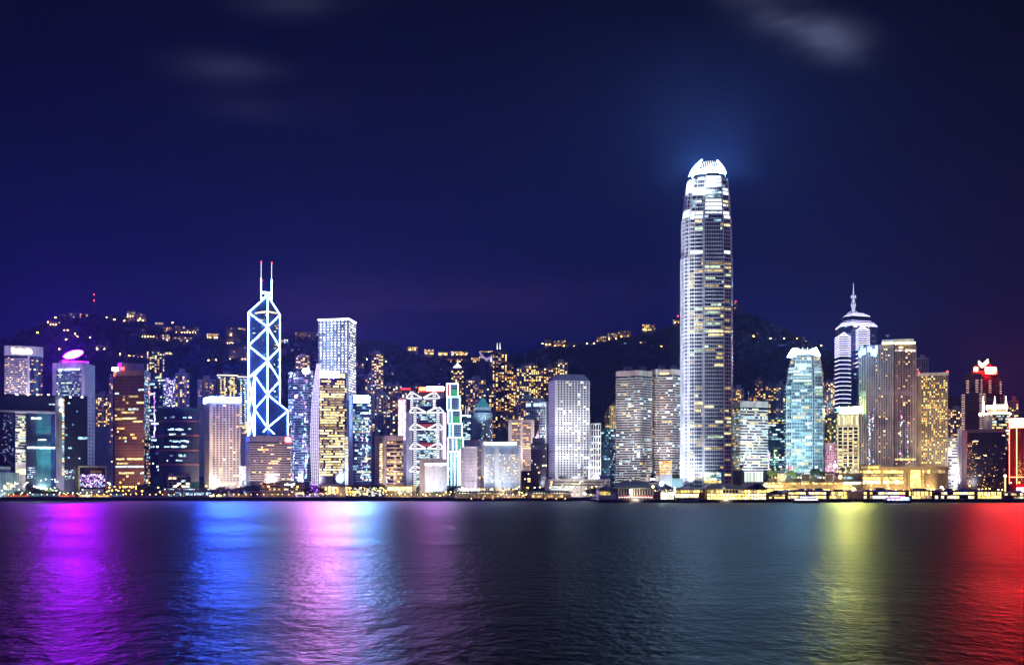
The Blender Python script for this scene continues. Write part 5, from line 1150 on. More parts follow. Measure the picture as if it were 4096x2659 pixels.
    for s_, pr in ((1, ((2762, 694), (2770, 680), (2782, 664), (2795, 651), (2808, 639))), (-1, ((2903, 694), (2897, 680), (2888, 664), (2878, 652), (2868, 641)))):
        for d0 in (6, 16, 26):
            mb = MB()
            for (xa_, ya_), (xb_, yb_) in zip(pr, pr[1:]): mb.tube((X(xa_, Y + d0), Y + d0, Z(ya_, Y + d0)), (X(xb_, Y + d0), Y + d0, Z(yb_, Y + d0)), 1.5, 5, 1.2)
            t.part('side_claw', mb, cg)
        mb = MB(); q = [(X(xa_, Y + 10), Z(ya_, Y + 10)) for xa_, ya_ in pr[:4]]; inn = [(X(pr[3][0] * .9 + 2838 * .1, Y + 10), Z(662, Y + 10)), (X(pr[2][0] * .8 + 2838 * .2, Y + 10), Z(676, Y + 10))]
        pl_ = q + inn; n_ = len(pl_); mb.add([(x_, Y + 9, z_) for x_, z_ in pl_] + [(x_, Y + 25, z_) for x_, z_ in pl_], [tuple(range(n_)), tuple(range(2 * n_ - 1, n_ - 1, -1))] + [(i_, n_ + i_, n_ + (i_ + 1) % n_, (i_ + 1) % n_) for i_ in range(n_)])
        t.part('crown_shoulder', mb, glow)
    for d0 in (0,):
        for k in range(8):
            px = 2808 + k * 8.8; top = 638 + (k - 4) ** 2 * .35 + 1.5 * (k > 5)
            q0, q1, q2 = [Vector((X(a_, Y + d0 + e_), Y + d0 + e_, Z(b_, Y))) for a_, b_, e_ in ((px + 2, 677, 0), (px + 1, 655, 3 if d0 == 0 else -3), (px - 2, top, 7 if d0 == 0 else -7))]
            t.part('crown_claw', MB().tube(q0, q1, .62, 5, .5).tube(q1, q2, .5, 5, .3), cg)
    # floodlights: strongest at the left foot, weaker wash in front
    def beam(src, dst, rad, ang):
        s_, d_ = Vector(src), Vector(dst); d = (d_ - s_).length; spot(t, 'wash_spot', s_, d_, rad * 39.5 * d * d / .6, (.86, .92, 1), ang, 1.0)
    lx = X(2745, Y); s1 = (X(2706, 1412), 1412, 26); s2 = (X(2800, 1395), 1395, 26)
    for z_, r_, a_ in ((40, 6.0, 56), (80, 5.2, 34), (140, 4.4, 22), (210, 3.8, 16), (280, 3.4, 12), (350, 3.2, 10)): beam(s1, (lx - 2, Y + 6, z_), r_, a_)
    for z_, r_, a_ in ((50, .6, 50), (90, .42, 45), (160, .34, 34), (250, .34, 24), (340, .48, 20)): beam(s2, (X(2810, Y), Y, z_), r_, a_)
    spot(t, 'crown_floodlight', (X(2828, Y - 26), Y - 26, Z(800, Y)), (X(2828, Y), Y + 6, Z(690, Y)), 1.0e5, (.9, .96, 1), 80)
    spot(t, 'crown_floodlight', (X(2730, Y), Y - 8, Z(790, Y)), (X(2755, Y), Y + 14, Z(690, Y)), 7e4, (.9, .96, 1), 80)
tallest()
# ---- right of the tallest tower
bandp = wall('pale_granite_band', (.50, .45, .42), .5)
t = Tower('white_topped_block', 'white-topped banded office block right of the tallest tower', 'office block', corner(2932, 2962, 3070, 1530, 72), 1605, dglass, -1)
za = t.zrow(1880); N = 22; p = (t.zrow(1632) - za) / N
t.band(za, za + p * .5, white, .6, 'spandrel', n=N, pitch=p); t.band(t.zrow(1628), t.z1 + .5, stone, .7, 'crown_wall')
t.runs(1, za, p, N, .28, [COOL[1], COOL[3], COOL[0], YEL[1]], .4, .74, 1.8, 2.5, .35); t.runs(0, za, p, N, .3, [COOL[1], YEL[1]], .4, .74, 1.8, 2, .35)
t.part('roof_mast', MB().tube((t.loc[0] - 2, t.loc[1], t.z1), (t.loc[0] - 2, t.loc[1], Z(1560, 1545)), .4, 5, .2), alu)
flood(t, .6, (.95, 1, .97), 90, zl=26)
for args in ((2932, 2976, 2100, 1552, 1610, wp, 5, .45, 'far apartment tower peeping left over white-topped block', WARM, 2),
             (3020, 3050, 2150, 1520, 1605, wb, 4, .3, 'tall thin tower behind white-topped block', WARM, None),
             (3040, 3106, 2100, 1540, 1660, wd, 6, .35, 'dark tower with yellow windows left of clawed shorter tower', [YEL[0], WARM[0], WARM[1]], 3),
             (3104, 3142, 2050, 1536, 1660, wg, 4, .12, 'grey blank tower hugging the clawed shorter tower', WARM, None),
             (2998, 3022, 2050, 1585, 1605, wb, 3, .4, 'small brown tower behind white-topped block', WARM, None),
             (3297, 3330, 2050, 1524, 1660, wg, 4, .35, 'grey apartment tower right of clawed shorter tower', WARM, None),
             (3322, 3356, 2000, 1526, 1660, wp, 4, .35, 'pale apartment tower with roof lamps left of violet-ringed tower', [WARM[3], YEL[0], WARM[1]], None),
             (3300, 3352, 1850, 1665, 1800, wd, 6, .4, 'lower dark apartment block between clawed tower and gold-crowned block', WARM, 3)):
    a0, a1, Yv, yt, yv, wm, cc, lp, lb, pal, by = args
    resid('apartment_tower', lb, front(a0, a1, Yv), yt, yv, wm, cc, lp, pal, bays=by)
t = Tower('blue_glass_block', 'blue glass block with coloured light strands between white-topped block and clawed tower', 'office block', front(3066, 3140, 1640), 1664, bglass, 26)
za, p = t.floors(1890, 1668, 24, .2, navy, .35); t.runs(0, za, p, 24, .38, [COOL[1], COOL[0], YEL[1], COOL[2]], .5, .62, 2, 2.5, .3)
for k in range(120): f0 = R.choice([.06, .14, .45]); t.win(0, min(.97, max(.02, f0 + R.uniform(-.05, .05))), t.zrow(R.uniform(1800, 1890)), R.uniform(.6, 1.4), R.uniform(.6, 2), R.choice(SP if f0 < .4 else [COOL[3], lamp('green_spark', (.2, 1, .35), 1.6, .5)]), .5, 'sparkle_strand')
# ---- shorter clawed tower
def shorter():
    Y = 1500
    t = Thing('clawed_tower', 'shorter glass tower glowing ice-white, stepping to a clawed crown', 'skyscraper', (X(3217, Y + 20), Y + 20, 4))
    gl = wall('ice_glass', (.10, .20, .25), .25, .2, spec=1.0); fin = wall('white_aluminium_fin', (.74, .77, .82), .35, .25)
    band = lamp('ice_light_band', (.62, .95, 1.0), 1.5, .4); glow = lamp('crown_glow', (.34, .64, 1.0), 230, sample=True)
    def plan(xl, xr):
        s = (xr - xl) / 158.0; m = (xl + xr) / 2
        return [(X(m + a * s, Y + d), Y + d) for a, d in ((-79, 14), (-74, 4), (-54, 0), (-53, -3), (30, -3), (31, 0), (40, 1), (72, 3), (79, 14))]
    secs = [(1900, 1533, (3137, 3297), (3140, 3296)), (1533, 1472, (3145, 3293), (3151, 3289)), (1472, 1419, (3156, 3286), (3167, 3280))]
    for q, (yb, yt, wa, wb_) in enumerate(secs):
        pa, pb = plan(*wa), plan(*wb_); z0, z1 = (4 if q == 0 else Z(yb, Y)), Z(yt, Y)
        FA = pa + [(pa[-1][0] + 6, pa[-1][1] + 28), (pa[0][0] + 8, pa[0][1] + 28)]; FB = pb + [(pb[-1][0] + 6, pb[-1][1] + 26), (pb[0][0] + 8, pb[0][1] + 26)]
        t.part('shaft', MB().prism(FA, z0, z1, FB), gl)
        n = round((z1 - z0) / 4.1); p = (z1 - z0) / n
        for k in range(n):
            f0 = k / n; P_ = [(a[0] + (b[0] - a[0]) * f0, a[1] + (b[1] - a[1]) * f0) for a, b in zip(FA, FB)]; O_ = offset(P_, .8); m = len(P_); z = z0 + p * k + p * .2; h = .9
            t.part('floor_ring', MB().add([(*c, z) for c in O_] + [(*c, z + h) for c in O_] + [(*c, z) for c in P_] + [(*c, z + h) for c in P_],
                   sum([[(i, (i + 1) % m, m + (i + 1) % m, m + i), (m + i, m + (i + 1) % m, 3 * m + (i + 1) % m, 3 * m + i), (2 * m + i, 2 * m + (i + 1) % m, (i + 1) % m, i)] for i in range(m)], [])), fin)
            py = YH - (z - CAMH) / Y * F
            for i0, i1 in ((1, 2), (3, 4), (6, 7)):
                a, b = P_[i0], P_[i1]; L = math.hypot(b[0] - a[0], b[1] - a[1]); rz = math.atan2(b[1] - a[1], b[0] - a[0])
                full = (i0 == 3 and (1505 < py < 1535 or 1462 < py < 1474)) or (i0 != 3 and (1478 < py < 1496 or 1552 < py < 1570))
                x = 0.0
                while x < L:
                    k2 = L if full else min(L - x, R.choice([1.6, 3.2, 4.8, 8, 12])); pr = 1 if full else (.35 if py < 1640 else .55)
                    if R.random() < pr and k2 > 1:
                        f1 = (x + k2 / 2) / L; t.piece('glow_band' if full else 'lit_window', band if full else R.choice([COOL[1], COOL[0], COOL[3], YEL[1], COOL[1]]), (a[0] + (b[0] - a[0]) * f1, a[1] + (b[1] - a[1]) * f1 - .05, z + h + (p - h) * .5), rz, (k2 * .96, .25, (p - h) * .66))
                    x += k2
        for seg in range(len(pa) - 1):
            L = math.hypot(pa[seg + 1][0] - pa[seg][0], pa[seg + 1][1] - pa[seg][1]); m = max(1, int(L / 2.0)); mb = MB()
            for k in range(m):
                f0 = k / m; A = [pa[seg][j] + (pa[seg + 1][j] - pa[seg][j]) * f0 for j in (0, 1)]; B = [pb[seg][j] + (pb[seg + 1][j] - pb[seg][j]) * f0 for j in (0, 1)]
                wdt = .28 if k else .7
                mb.add([(A[0], A[1] - 1, z0), (A[0] + wdt, A[1] - 1, z0), (A[0] + wdt, A[1], z0), (A[0], A[1], z0), (B[0], B[1] - 1, z1), (B[0] + wdt, B[1] - 1, z1), (B[0] + wdt, B[1], z1), (B[0], B[1], z1)], [(0, 1, 5, 4), (1, 2, 6, 5), (3, 0, 4, 7), (4, 5, 6, 7)])
            t.part('fins', mb, fin, kind='stuff')
    pa = plan(3168, 3279)
    a, b = front(3186, 3268, Y + 4); t.part('crown_lantern', MB().obox(a, b, -22, 0, Z(1419, Y + 4) + .003, Z(1404, Y + 4)), lamp('ice_lantern', (.7, .95, 1), 2.2))
    for s, xa, xb, xt in ((1, 3166, 3186, 3182), (-1, 3280, 3262, 3264)):
        q = [(X(xa, Y + 2), Z(1420, Y)), (X(xb, Y + 2), Z(1420, Y)), (X(xb, Y + 2), Z(1396, Y)), (X(xt, Y + 2), Z(1390, Y))]
        vs = [(x_, Y + 1, z_) for x_, z_ in q] + [(x_, Y + 24, z_) for x_, z_ in q]
        t.part('crown_horn', MB().add(vs, [(0, 1, 2, 3), (7, 6, 5, 4), (0, 4, 5, 1), (1, 5, 6, 2), (2, 6, 7, 3), (3, 7, 4, 0)]), glow)
    for k in range(13):
        px = 3186 + k * 6.3; top = 1388 if k % 3 == 1 else 1394
        t.part('crown_claw', MB().tube((X(px, Y + 3), Y + 3, Z(1419, Y)), (X(px, Y + 3), Y + 3, Z(top, Y)), .45, 5, .25), lamp('claw_glow', (.9, .96, 1), 2.2))
    for sx_, z_, r_, a_ in ((3200, 40, 1.35, 62), (3200, 85, 1.15, 48), (3230, 130, 1.0, 40), (3160, 60, 1.2, 40), (3160, 120, 1.0, 32)):
        s_, d_ = Vector((X(sx_, 1412), 1412, 26)), Vector((X(3217 if sx_ > 3170 else 3150, Y), Y, z_)); d = (d_ - s_).length; spot(t, 'wash_spot', s_, d_, r_ * 39.5 * d * d / .6, (.50, .90, 1), a_, .7)
    spot(t, 'crown_floodlight', (X(3217, Y - 24), Y - 24, Z(1500, Y)), (X(3217, Y), Y, Z(1420, Y)), 5e4, (.75, .95, 1), 90)
shorter()
# ---- violet-ringed tower with the mast
def ringed():
    Y = 1900
    t = Thing('violet_ringed_tower', 'dark tower with violet-white rings, stepped pyramid top and tall mast', 'skyscraper', (X(3433, Y + 25), Y + 25, 4))
    body = wall('midnight_glass', (.035, .055, .17), .3, .1, spec=.8); ring = lamp('violet_ring', (.66, .62, 1.0), 4.0, .15); mast = lamp('mast_glow', (.62, .72, 1.0), .9)
    L0, C0, R0 = (3358, 20), (3405, 0), (3508, 20)
    def pl(q, s=1.0, m=3433): return [(X(m + (a - m) * s, Y + b), Y + b) for a, b in q]
    line = pl([L0, C0, R0]); FA = line + [(line[2][0] + 4, line[2][1] + 36), (line[0][0] + 4, line[0][1] + 36)]
    t.part('shaft', MB().prism(FA, 4, Z(1300, Y)), body)
    zz_ = Z(1300, Y); cxm = (sum(q[0] for q in FA) / 5, sum(q[1] for q in FA) / 5)
    sc_ = lambda s: [(cxm[0] + (a - cxm[0]) * s, cxm[1] + (b - cxm[1]) * s) for a, b in FA]
    def rng(py, s, h=1.0, mat=ring):
        A, O_ = sc_(s), offset(sc_(s), .7); m = len(A); z = Z(py, Y)
        t.part('light_ring', MB().add([(*c, z) for c in O_] + [(*c, z + h) for c in O_] + [(*c, z) for c in A] + [(*c, z + h) for c in A], sum([[(i, (i + 1) % m, m + (i + 1) % m, m + i), (m + i, m + (i + 1) % m, 3 * m + (i + 1) % m, 3 * m + i), (2 * m + i, 2 * m + (i + 1) % m, (i + 1) % m, i)] for i in range(m)], [])), mat)
    lv = [(1300, 1.0), (1294, .94), (1288, .87), (1280, .72), (1258, .66), (1252, .54), (1247, .40)]
    for (py, s), (py2, s2) in zip(lv, lv[1:] + [(1242, .3)]): t.part('roof_step', MB().prism(sc_(s), Z(py, Y) + .003, Z(py2, Y)), body)
    for py, s in lv: rng(py, s, .9)
    for xa, xm, xb, top, bot, dense in ((3358, 3391, 3402, 1325, 1650, 1420), (3434, 3466, 3478, 1298, 1480, 1395)):
        Yb = Y - 10
        bl = [(X(xa, Yb), Yb), (X(xm, Yb), Yb), (X(xb, Yb + 8), Yb + 8)]; FB = bl + [(bl[2][0], Yb + 26), (bl[0][0], Yb + 26)]
        t.part('bay', MB().prism(FB, 4, Z(top + 20, Yb)), wall('ringed_bay_glass', (.025, .05, .13), .3)); cb = (sum(q[0] for q in FB) / 5, sum(q[1] for q in FB) / 5)
        for k in range(4):
            s = 1 - .22 * (k + 1); z = Z(top + 20 - 5 * k, Yb); Q_ = [(cb[0] + (a - cb[0]) * s, cb[1] + (b - cb[1]) * s) for a, b in FB]; t.part('bay_step', MB().prism(Q_, z + .003, z + S(5, Yb)), body)
            O_ = offset(Q_, .6); t.part('light_ring', MB().prism(O_, z + S(3.2, Yb), z + S(4.4, Yb)), ring)
        y = top + 20
        while y < bot:
            z = Z(y, Yb); O_ = offset(FB, .7); m = 5
            t.part('light_ring', MB().add([(*c, z) for c in O_] + [(*c, z + .5) for c in O_] + [(*c, z) for c in FB] + [(*c, z + .5) for c in FB], sum([[(i, (i + 1) % m, m + (i + 1) % m, m + i), (m + i, m + (i + 1) % m, 3 * m + (i + 1) % m, 3 * m + i), (2 * m + i, 2 * m + (i + 1) % m, (i + 1) % m, i)] for i in range(m)], [])), ring)
            y += 7.2 if y < dense else 17
    for k in range(70):
        i = R.choice((0, 1)); a, b = line[i], line[i + 1]; f0 = R.uniform(.05, .95); py = R.choice([1304, 1304, 1336, 1360, 1377, 1453, 1453, 1475, 1495, 1510, 1540, 1560, 1600])
        t.piece('lit_window', R.choice([COOL[1], COOL[2], WARM[3], COOL[2]]), (a[0] + (b[0] - a[0]) * f0, a[1] + (b[1] - a[1]) * f0 - .1, Z(py, Y)), math.atan2(b[1] - a[1], b[0] - a[0]), (R.uniform(1.5, 6), .3, 1.7))
    mb = MB()
    for k in range(88):
        z = 20 + k * 3.0
        if z < Z(1302, Y):
            for i in (0, 1): mb.obox(line[i], line[i + 1], .003, .25, z, z + .6)
    t.part('glazing_joints', mb, wall('midnight_joint', (.06, .075, .15), .4), kind='stuff')
    q = cxm[0] - 3, cxm[1]; V = lambda dx_, py: Vector((q[0] + dx_, q[1], Z(py, Y)))
    mp_ = t.part('mast', MB().tube(V(0, 1244), V(0, 1210), 1.8, 7).tube(V(0, 1210), V(0, 1155), 1.2, 7, .9).tube(V(0, 1155), V(0, 1120), .8, 6, .4), mast)
    for s in (-1, 1):
        t.part('mast_strut', MB().tube(V(s * 10, 1243), V(s * 1, 1230), .6, 5).tube(V(s * 1.5, 1230), V(s * 3.6, 1210), .5, 5).tube(V(s * 3.6, 1209), V(s * 1, 1184), .5, 5), mast, parent=mp_)
        t.part('dish', MB().tube(V(s * 1.2, 1175), V(s * 3.6, 1175), 1.2, 10, 2.9), mast, parent=mp_)
    t.part('mast_collar', MB().tube(V(0, 1211), V(0, 1208), 4.2, 10), mast, parent=mp_)
ringed()
# ---- gold-crowned stone block
t = Tower('gold_crowned_block', 'stone block with blazing gold floodlit crown and tall bays', 'office block', front(3347, 3437, 1560), 1652, wall('cream_stone', (.56, .50, .38), .6), 28)
za = t.zrow(1880); N = 12; p = (t.zrow(1706) - za) / N
for c in range(4):
    f0 = .16 + c * .225
    for k in range(N):
        t.win(0, f0, za + p * (k + .5), S(16, 1560), p * .74, dglass, .3); 
        if R.random() < .4: t.win(0, f0, za + p * (k + .6), S(13, 1560), p * .3, R.choice([WARM[3], YEL[1], WARM[2]]), .5, 'lit_window')
t.piers(0, 4, S(6, 1560), 4, t.z1 - 4, wall('cream_stone', (.56, .50, .38), .6), 1.1, t0=.04, t1=.96)
t.band(t.zrow(1708), t.zrow(1703), wall('cream_stone', (.56, .50, .38), .6), 1.0, 'cornice')
for c in range(5): t.win(0, .08 + c * .21, t.zrow(1680), S(9, 1560), S(34, 1560), lamp('gold_wash_glow', (1, .80, .30), 2.6, .3), .5, 'uplit_niche')  # uplighting of the niches put in as emission
t.part('crown_core', MB().obox(front(3358, 3437, 1566.2)[0], front(3358, 3437, 1566.2)[1], -18, 0, t.z1 + .003, Z(1628.2, 1566)), lamp('gold_core', (1, .80, .2), 3))
t.part('crown', MB().obox(front(3358, 3437, 1566)[0], front(3358, 3437, 1566)[1], -.15, 0, t.z1 + .003, Z(1628, 1566)), lamp('gold_crown', (1, .80, .14), 600, sample=True), 'blazing yellow-white crown')
t.part('crown_rail', MB().obox(front(3355, 3440, 1564)[0], front(3355, 3440, 1564)[1], -20, 0, Z(1627.8, 1566), Z(1625, 1566)), dgrey)
t.part('green_lamp', MB().obox(front(3350, 3358, 1566)[0], front(3350, 3358, 1566)[1], -4, 0, Z(1645, 1566), Z(1629, 1566)), lamp('green_crown_lamp', (.02, 1, .45), 420, sample=True))
flood(t, .6, (1, .86, .5), 90, zl=30)
t = Tower('pink_lit_block', 'small pink-lit block left of gold-crowned block', 'office block', front(3300, 3345, 1590), 1770, wall('pink_wash', (.50, .34, .44), .6), 20)
t.grid(0, 5, t.zrow(1870), S(10, 1590), 9, .5, .4, .3, [WARM[2], COOL[0]], dglass)
t.part('upper_stage', MB().obox(front(3296, 3320, 1594)[0], front(3296, 3320, 1594)[1], -12, 0, t.z1 + .003, Z(1768, 1594)), pink)
t.win(0, .9, t.zrow(1862), 4, 4, lamp('star_lamp', (.9, 1, .95), 24, sample=True), 1, 'flood_lamp', rnd=True)
flood(t, .4, (1, .55, .9), 60, zl=30)
# ---- big waterfront hotel, two wings
fsw = wall('mauve_stone', (.30, .25, .23), .6)
t = Tower('waterfront_hotel', 'tall mauve hotel tower with lit rooftop band and satellite dish', 'hotel', [(X(3437, 1560), 1560), (X(3465, 1548), 1548), (X(3512, 1540), 1540), (X(3572, 1536), 1536), (X(3578, 1542), 1542), (X(3664, 1542), 1542)], 1376, fsw, 30)
za = t.zrow(1858); N = 57; p = (t.zrow(1392) - za) / N
for i, c in ((0, 3), (1, 5), (2, 6), (4, 8)):
    t.grid(i, c, za, p, N, .55, .55, lambda r: .05 + .16 * (r > .85) + .03 * (r > .3), [WARM[0], WARM[3], WARM[1]] if i > 1 else [WARM[1], BLUEL[0], WARM[0]], wall('blue_pane', (.05, .075, .17), .2), .05, .95, cap=260 if i < 2 else 420, d=.2)
    t.piers(i, c, .9, t.z0, t.zrow(1385), wall('pale_mauve_pier', (.42, .36, .33), .6), .7)
t.win(3, .5, (t.z0 + t.z1) / 2, 2, t.z1 - t.z0, dgrey, 1.2, 'recess_strip')
t.band(t.zrow(1582), t.zrow(1560), wall('grey_louvre', (.30, .25, .30), .5), .8, 'plant_band')
for i in (0, 1):
    for k in range(11): t.win(i, R.uniform(.05, .95), t.zrow(R.uniform(1390, 1412)), R.uniform(1, 3), R.uniform(3, 8), lamp('sky_blue_letter', (.25, .60, 1), 4, .3), .9, 'lit_panel')
t.part('upper_stage', MB().obox(front(3527, 3654, 1550)[0], front(3527, 3654, 1550)[1], -22, 0, t.z1 + .003, Z(1356, 1550)), stone)
t.part('roof_light_row', MB().obox(front(3578, 3662, 1541)[0], front(3578, 3662, 1541)[1], .6, 1.4, Z(1376, 1541), Z(1369, 1541)), lamp('gold_lamp_row', (1, .82, .35), 5, sample=True))
t.part('roof_light_row', MB().obox(front(3528, 3572, 1535)[0], front(3528, 3572, 1535)[1], .6, 1.4, Z(1377, 1535), Z(1369, 1535)), lamp('gold_lamp_row2', (1, .82, .35), 3))
t.win(4, .5, t.zrow(1399), S(80, 1542), S(7, 1542), lamp('pale_lit_floor', (1, .8, .8), 1.3, cell=3), .9, 'lit_floor'); t.win(4, .3, t.zrow(1387), S(18, 1542), S(6, 1542), YEL[0], .9, 'lit_floor')
t.win(4, .5, t.zrow(1836), S(84, 1542), S(6, 1542), YEL[1], .9, 'lit_floor')
dq = Vector((X(3551, 1556), 1556, Z(1350, 1556)))
t.part('satellite_dish', MB().tube(dq, dq + Vector((0, 0, 2.0)), .4, 6).add([tuple(dq + Vector((3.4 * math.cos(a) * r_, 2.6 * math.sin(a) * r_, 2 + 1.2 * r_ * r_))) for r_ in (.15, 1) for a in [k * math.pi / 6 for k in range(12)]], [(k, (k + 1) % 12, 12 + (k + 1) % 12, 12 + k) for k in range(12)] + [tuple(range(11, -1, -1))]), white)
for k in range(110): i = R.choice([1, 4]); t.win(i, R.choice([.25, .3, .6]) + R.uniform(-.04, .04), t.zrow(R.uniform(1640, 1855)), R.uniform(.5, 1.2), R.uniform(.8, 2), R.choice(SP), .8, 'sparkle_strand')
flood(t, .30, (1, .80, .58), 130, zl=40)
t = Tower('serviced_apartments', 'brown hotel apartment block speckled with golden windows', 'apartment block', front(3668, 3793, 1545), 1490, wall('brown_stone', (.27, .20, .13), .6), 28)
za = t.zrow(1853); N = 40; p = (t.zrow(1500) - za) / N
t.grid(0, 13, za, p, N, .52, .55, .44, [WARM[0], WARM[1], YEL[0], WARM[3]], wall('brown_pane', (.05, .04, .03), .25), .14, .97, cap=330, d=.25)
t.piers(0, 13, .7, t.z0, t.zrow(1500), wall('tan_pier', (.36, .28, .19), .6), .6, t0=.14, t1=.97)
t.band(t.zrow(1500), t.z1 + .5, stone, .5, 'parapet')
for f0 in (.07, .98): t.part('warning_lamp', MB().ball((t.on(0, f0, 0)[0][0], t.on(0, f0, 0)[0][1] + 1, t.z1 + 1.6), .9, 6, 4), SIGNS['red'])
flood(t, .40, (1, .80, .48), 120, zl=40)
resid('apartment_tower', 'grey tower peeping over golden-windowed block', front(3664, 3714, 2000), 1430, 1490, wg, 5, .05)
# ---- far right
t = Tower('red_sign_tower', 'dark banded tower with red gabled signs and gold chevron on top', 'skyscraper', corner(3857, 3928, 4014, 1950, 38), 1492, wall('maroon_glass', (.035, .018, .035), .2), -1)
za = t.zrow(1735); N = 26; p = (t.zrow(1497) - za) / N
t.band(za, za + .5, wall('dull_mauve', (.20, .14, .18), .5), .4, 'ledge', n=N, pitch=p)
pkb = lamp('salmon_dash', (1, .62, .52), .85, .3)
for k in range(N):
    py = 1497 + (1735 - 1497) / N * (k + .5)
    if py < 1570:
        for i, f0, w_ in ((0, .2, 11), (0, .72, 12), (0, .98, 6), (1, .36, 17), (1, .86, 13)):
            if 1518 < py: t.win(i, f0, t.zrow(py), S(w_, 1950), 1.2, pkb, .7, 'light_dash')
    else:
        for i, f0, w_ in ((0, -.05, 14), (0, .95, 12), (1, .1, 15), (1, 1.02, 14)): t.win(i, f0, t.zrow(py), S(w_, 1950), 1.2, pkb, .9, 'light_dash')
for px0, px1, Yw in ((3855, 3872, 1972), (4000, 4016, 1990)): t.part('corner_wing', MB().obox(front(px0, px1, Yw)[0], front(px0, px1, Yw)[1], -14, 0, t.z0, Z(1572, Yw)), wall('maroon_glass', (.035, .018, .035), .2))
gab = wall('red_gable', (.40, .03, .03), .5); C_ = t.line[1]
def gable(px, half, ybase, ytop, Yg_, mat, name):
    x = X(px, Yg_); h = S(half, Yg_); vs = [(x - h, Yg_, Z(ybase, Yg_)), (x + h, Yg_, Z(ybase, Yg_)), (x, Yg_, Z(ytop, Yg_))]; return t.part(name, MB().add(vs + [(a, b + 14, c) for a, b, c in vs], [(0, 1, 2), (5, 4, 3), (0, 3, 4, 1), (1, 4, 5, 2), (2, 5, 3, 0)]), mat)
gable(3904, 14, 1490, 1458, 1966, gab, 'gable'); gable(3962, 26, 1491, 1455, 1962, gab, 'gable')
rs = lamp('blazing_red_sign', (1, .014, .010), 1200, sample=True)
t.piece('sign', lamp('pale_red_sign', (1, .30, .18), 14, sample=True), (X(3903, 1955), 1955, Z(1477, 1955)), 0, (S(15, 1955), 1.5, S(16, 1955)))
t.piece('sign', rs, (X(3962, 1950), 1950, Z(1477, 1950)), 0, (S(42, 1950), .15, S(18, 1950))); t.piece('sign', rs, (X(3962, 1950), 1950, Z(1491, 1950)), 0, (S(20, 1950), .15, S(6, 1950))); t.piece('sign_housing', lamp('added_red_halo', (1, .015, .004), 110, sample=True), (X(3962, 1952), 1952, Z(1482, 1952)), 0, (S(43, 1950), 1.99, S(27, 1950)))  # red housing glow added to give this sign a halo
t.part('gable_base', MB().obox(front(3888, 3990, 1968)[0], front(3888, 3990, 1968)[1], -20, 0, t.z1 + .003, Z(1482, 1968)), gab)
ch = lamp('gold_chevron', (1, .70, .30), 5, sample=True)
for oy in (0, 11):
    a, b, c = [Vector((X(px, 1954), 1954, Z(py - oy * .8, 1954))) for px, py in ((3915, 1450), (3930, 1464), (3953, 1443))]; dn = Vector((0, 0, -3.2))
    for q0, q1 in ((a, b), (b, c)): t.part('chevron_bar', MB().add([tuple(q0), tuple(q1), tuple(q1 + dn), tuple(q0 + dn)] + [tuple(v_ + Vector((0, 2, 0))) for v_ in (q0, q1, q1 + dn, q0 + dn)], [(3, 2, 1, 0), (4, 5, 6, 7), (0, 1, 5, 4), (1, 2, 6, 5), (2, 3, 7, 6), (3, 0, 4, 7)]), ch)
for px, py in ((3918, 1468), (3945, 1462)): t.part('chevron_post', MB().tube((X(px, 1957), 1957, Z(py, 1957) + 2), (X(px, 1957), 1957, t.z1), .6, 5), dgrey)
for k in range(9): t.piece('lit_rib', lamp('pale_rib', (1, .75, .7), 1.2), (X(3936 + k * 2.6, 1955), 1955.5, Z(1464 - k * 1.9, 1955)), 0, (.5, .4, 3))
t = Tower('spiked_crown_block', 'block with warm white ring crown and three lit spikes', 'office block', curve(3936, 4040, 1700, 9, 6), 1655, wall('brown_dark_glass', (.04, .03, .03), .25), 26)
ww_ = lamp('warm_white_ring', (1, .84, .52), 15, sample=True)
t.band(t.zrow(1655), t.zrow(1650), ww_, 1.2, 'light_ring')
t.part('upper_stage', MB().prism(offset(t.foot, -4), t.z1 + .003, t.zrow(1624)), tan)
t.part('light_ring', MB().prism(offset(t.foot, -3), t.zrow(1632), t.zrow(1618)), ww_)
for px in (3933, 3979, 4024):
    q = (X(px, 1698), 1698); t.part('spike', MB().tube((*q, Z(1650, 1698)), (*q, Z(1605, 1698)), 1.6, 6, 1.2).tube((*q, Z(1605, 1698)), (*q, Z(1583, 1698)), .8, 6, .3), lamp('spike_glow', (1, .92, .75), 4))
za, p = t.floors(1800, 1660, 12, .4, bandp, .5)
for i in range(6): t.runs(i, za, p, 12, .45, [COOL[0], WARM[3], COOL[3], YEL[0]], .42, .7, 2, 2, .3)
for f0 in (0, 1): t.win(f0, .6, (t.z0 + t.z1) / 2, 6, t.z1 - t.z0 - 3, stone, 1.2, 'pier')
t.part('wing_lamp', MB().ball((X(3921, 1695), 1695, Z(1657, 1695)), 2.2, 8, 5), ww_); t.part('lamp_arm', MB().tube((X(3921, 1695), 1696, Z(1659, 1695)), (X(3937, 1700), 1704, Z(1659, 1700)), .5, 5), dgrey)
for args in ((3793, 3857, 1980, 1632, 1750, wg, 8, .32, 'apartment block right of golden-windowed block', [YEL[0], WARM[0], WARM[1]], 4),
             (4036, 4075, 1950, 1600, 1680, wb, 4, .35, 'apartment tower behind white-ringed block at right', WARM, None),
             (4022, 4040, 1900, 1690, 1900, wd, 2, .5, 'thin dark tower between black glass block and red neon tower', [WARM[3], COOL[0]], None)):
    a0, a1, Yv, yt, yv, wm, cc, lp, lb, pal, by = args
    resid('apartment_tower', lb, front(a0, a1, Yv), yt, yv, wm, cc, lp, pal, bays=by)
t = Tower('black_glass_block', 'broad black glass block with pale end wall, reflecting golden lights', 'office block', front(3864, 4022, 1520), 1714, dglass, 28)
t.band(t.zrow(1728), t.z1, dgrey, .3, 'parapet'); t.piers(0, 32, .2, 4, t.zrow(1730), navy, .25, 'mullion')
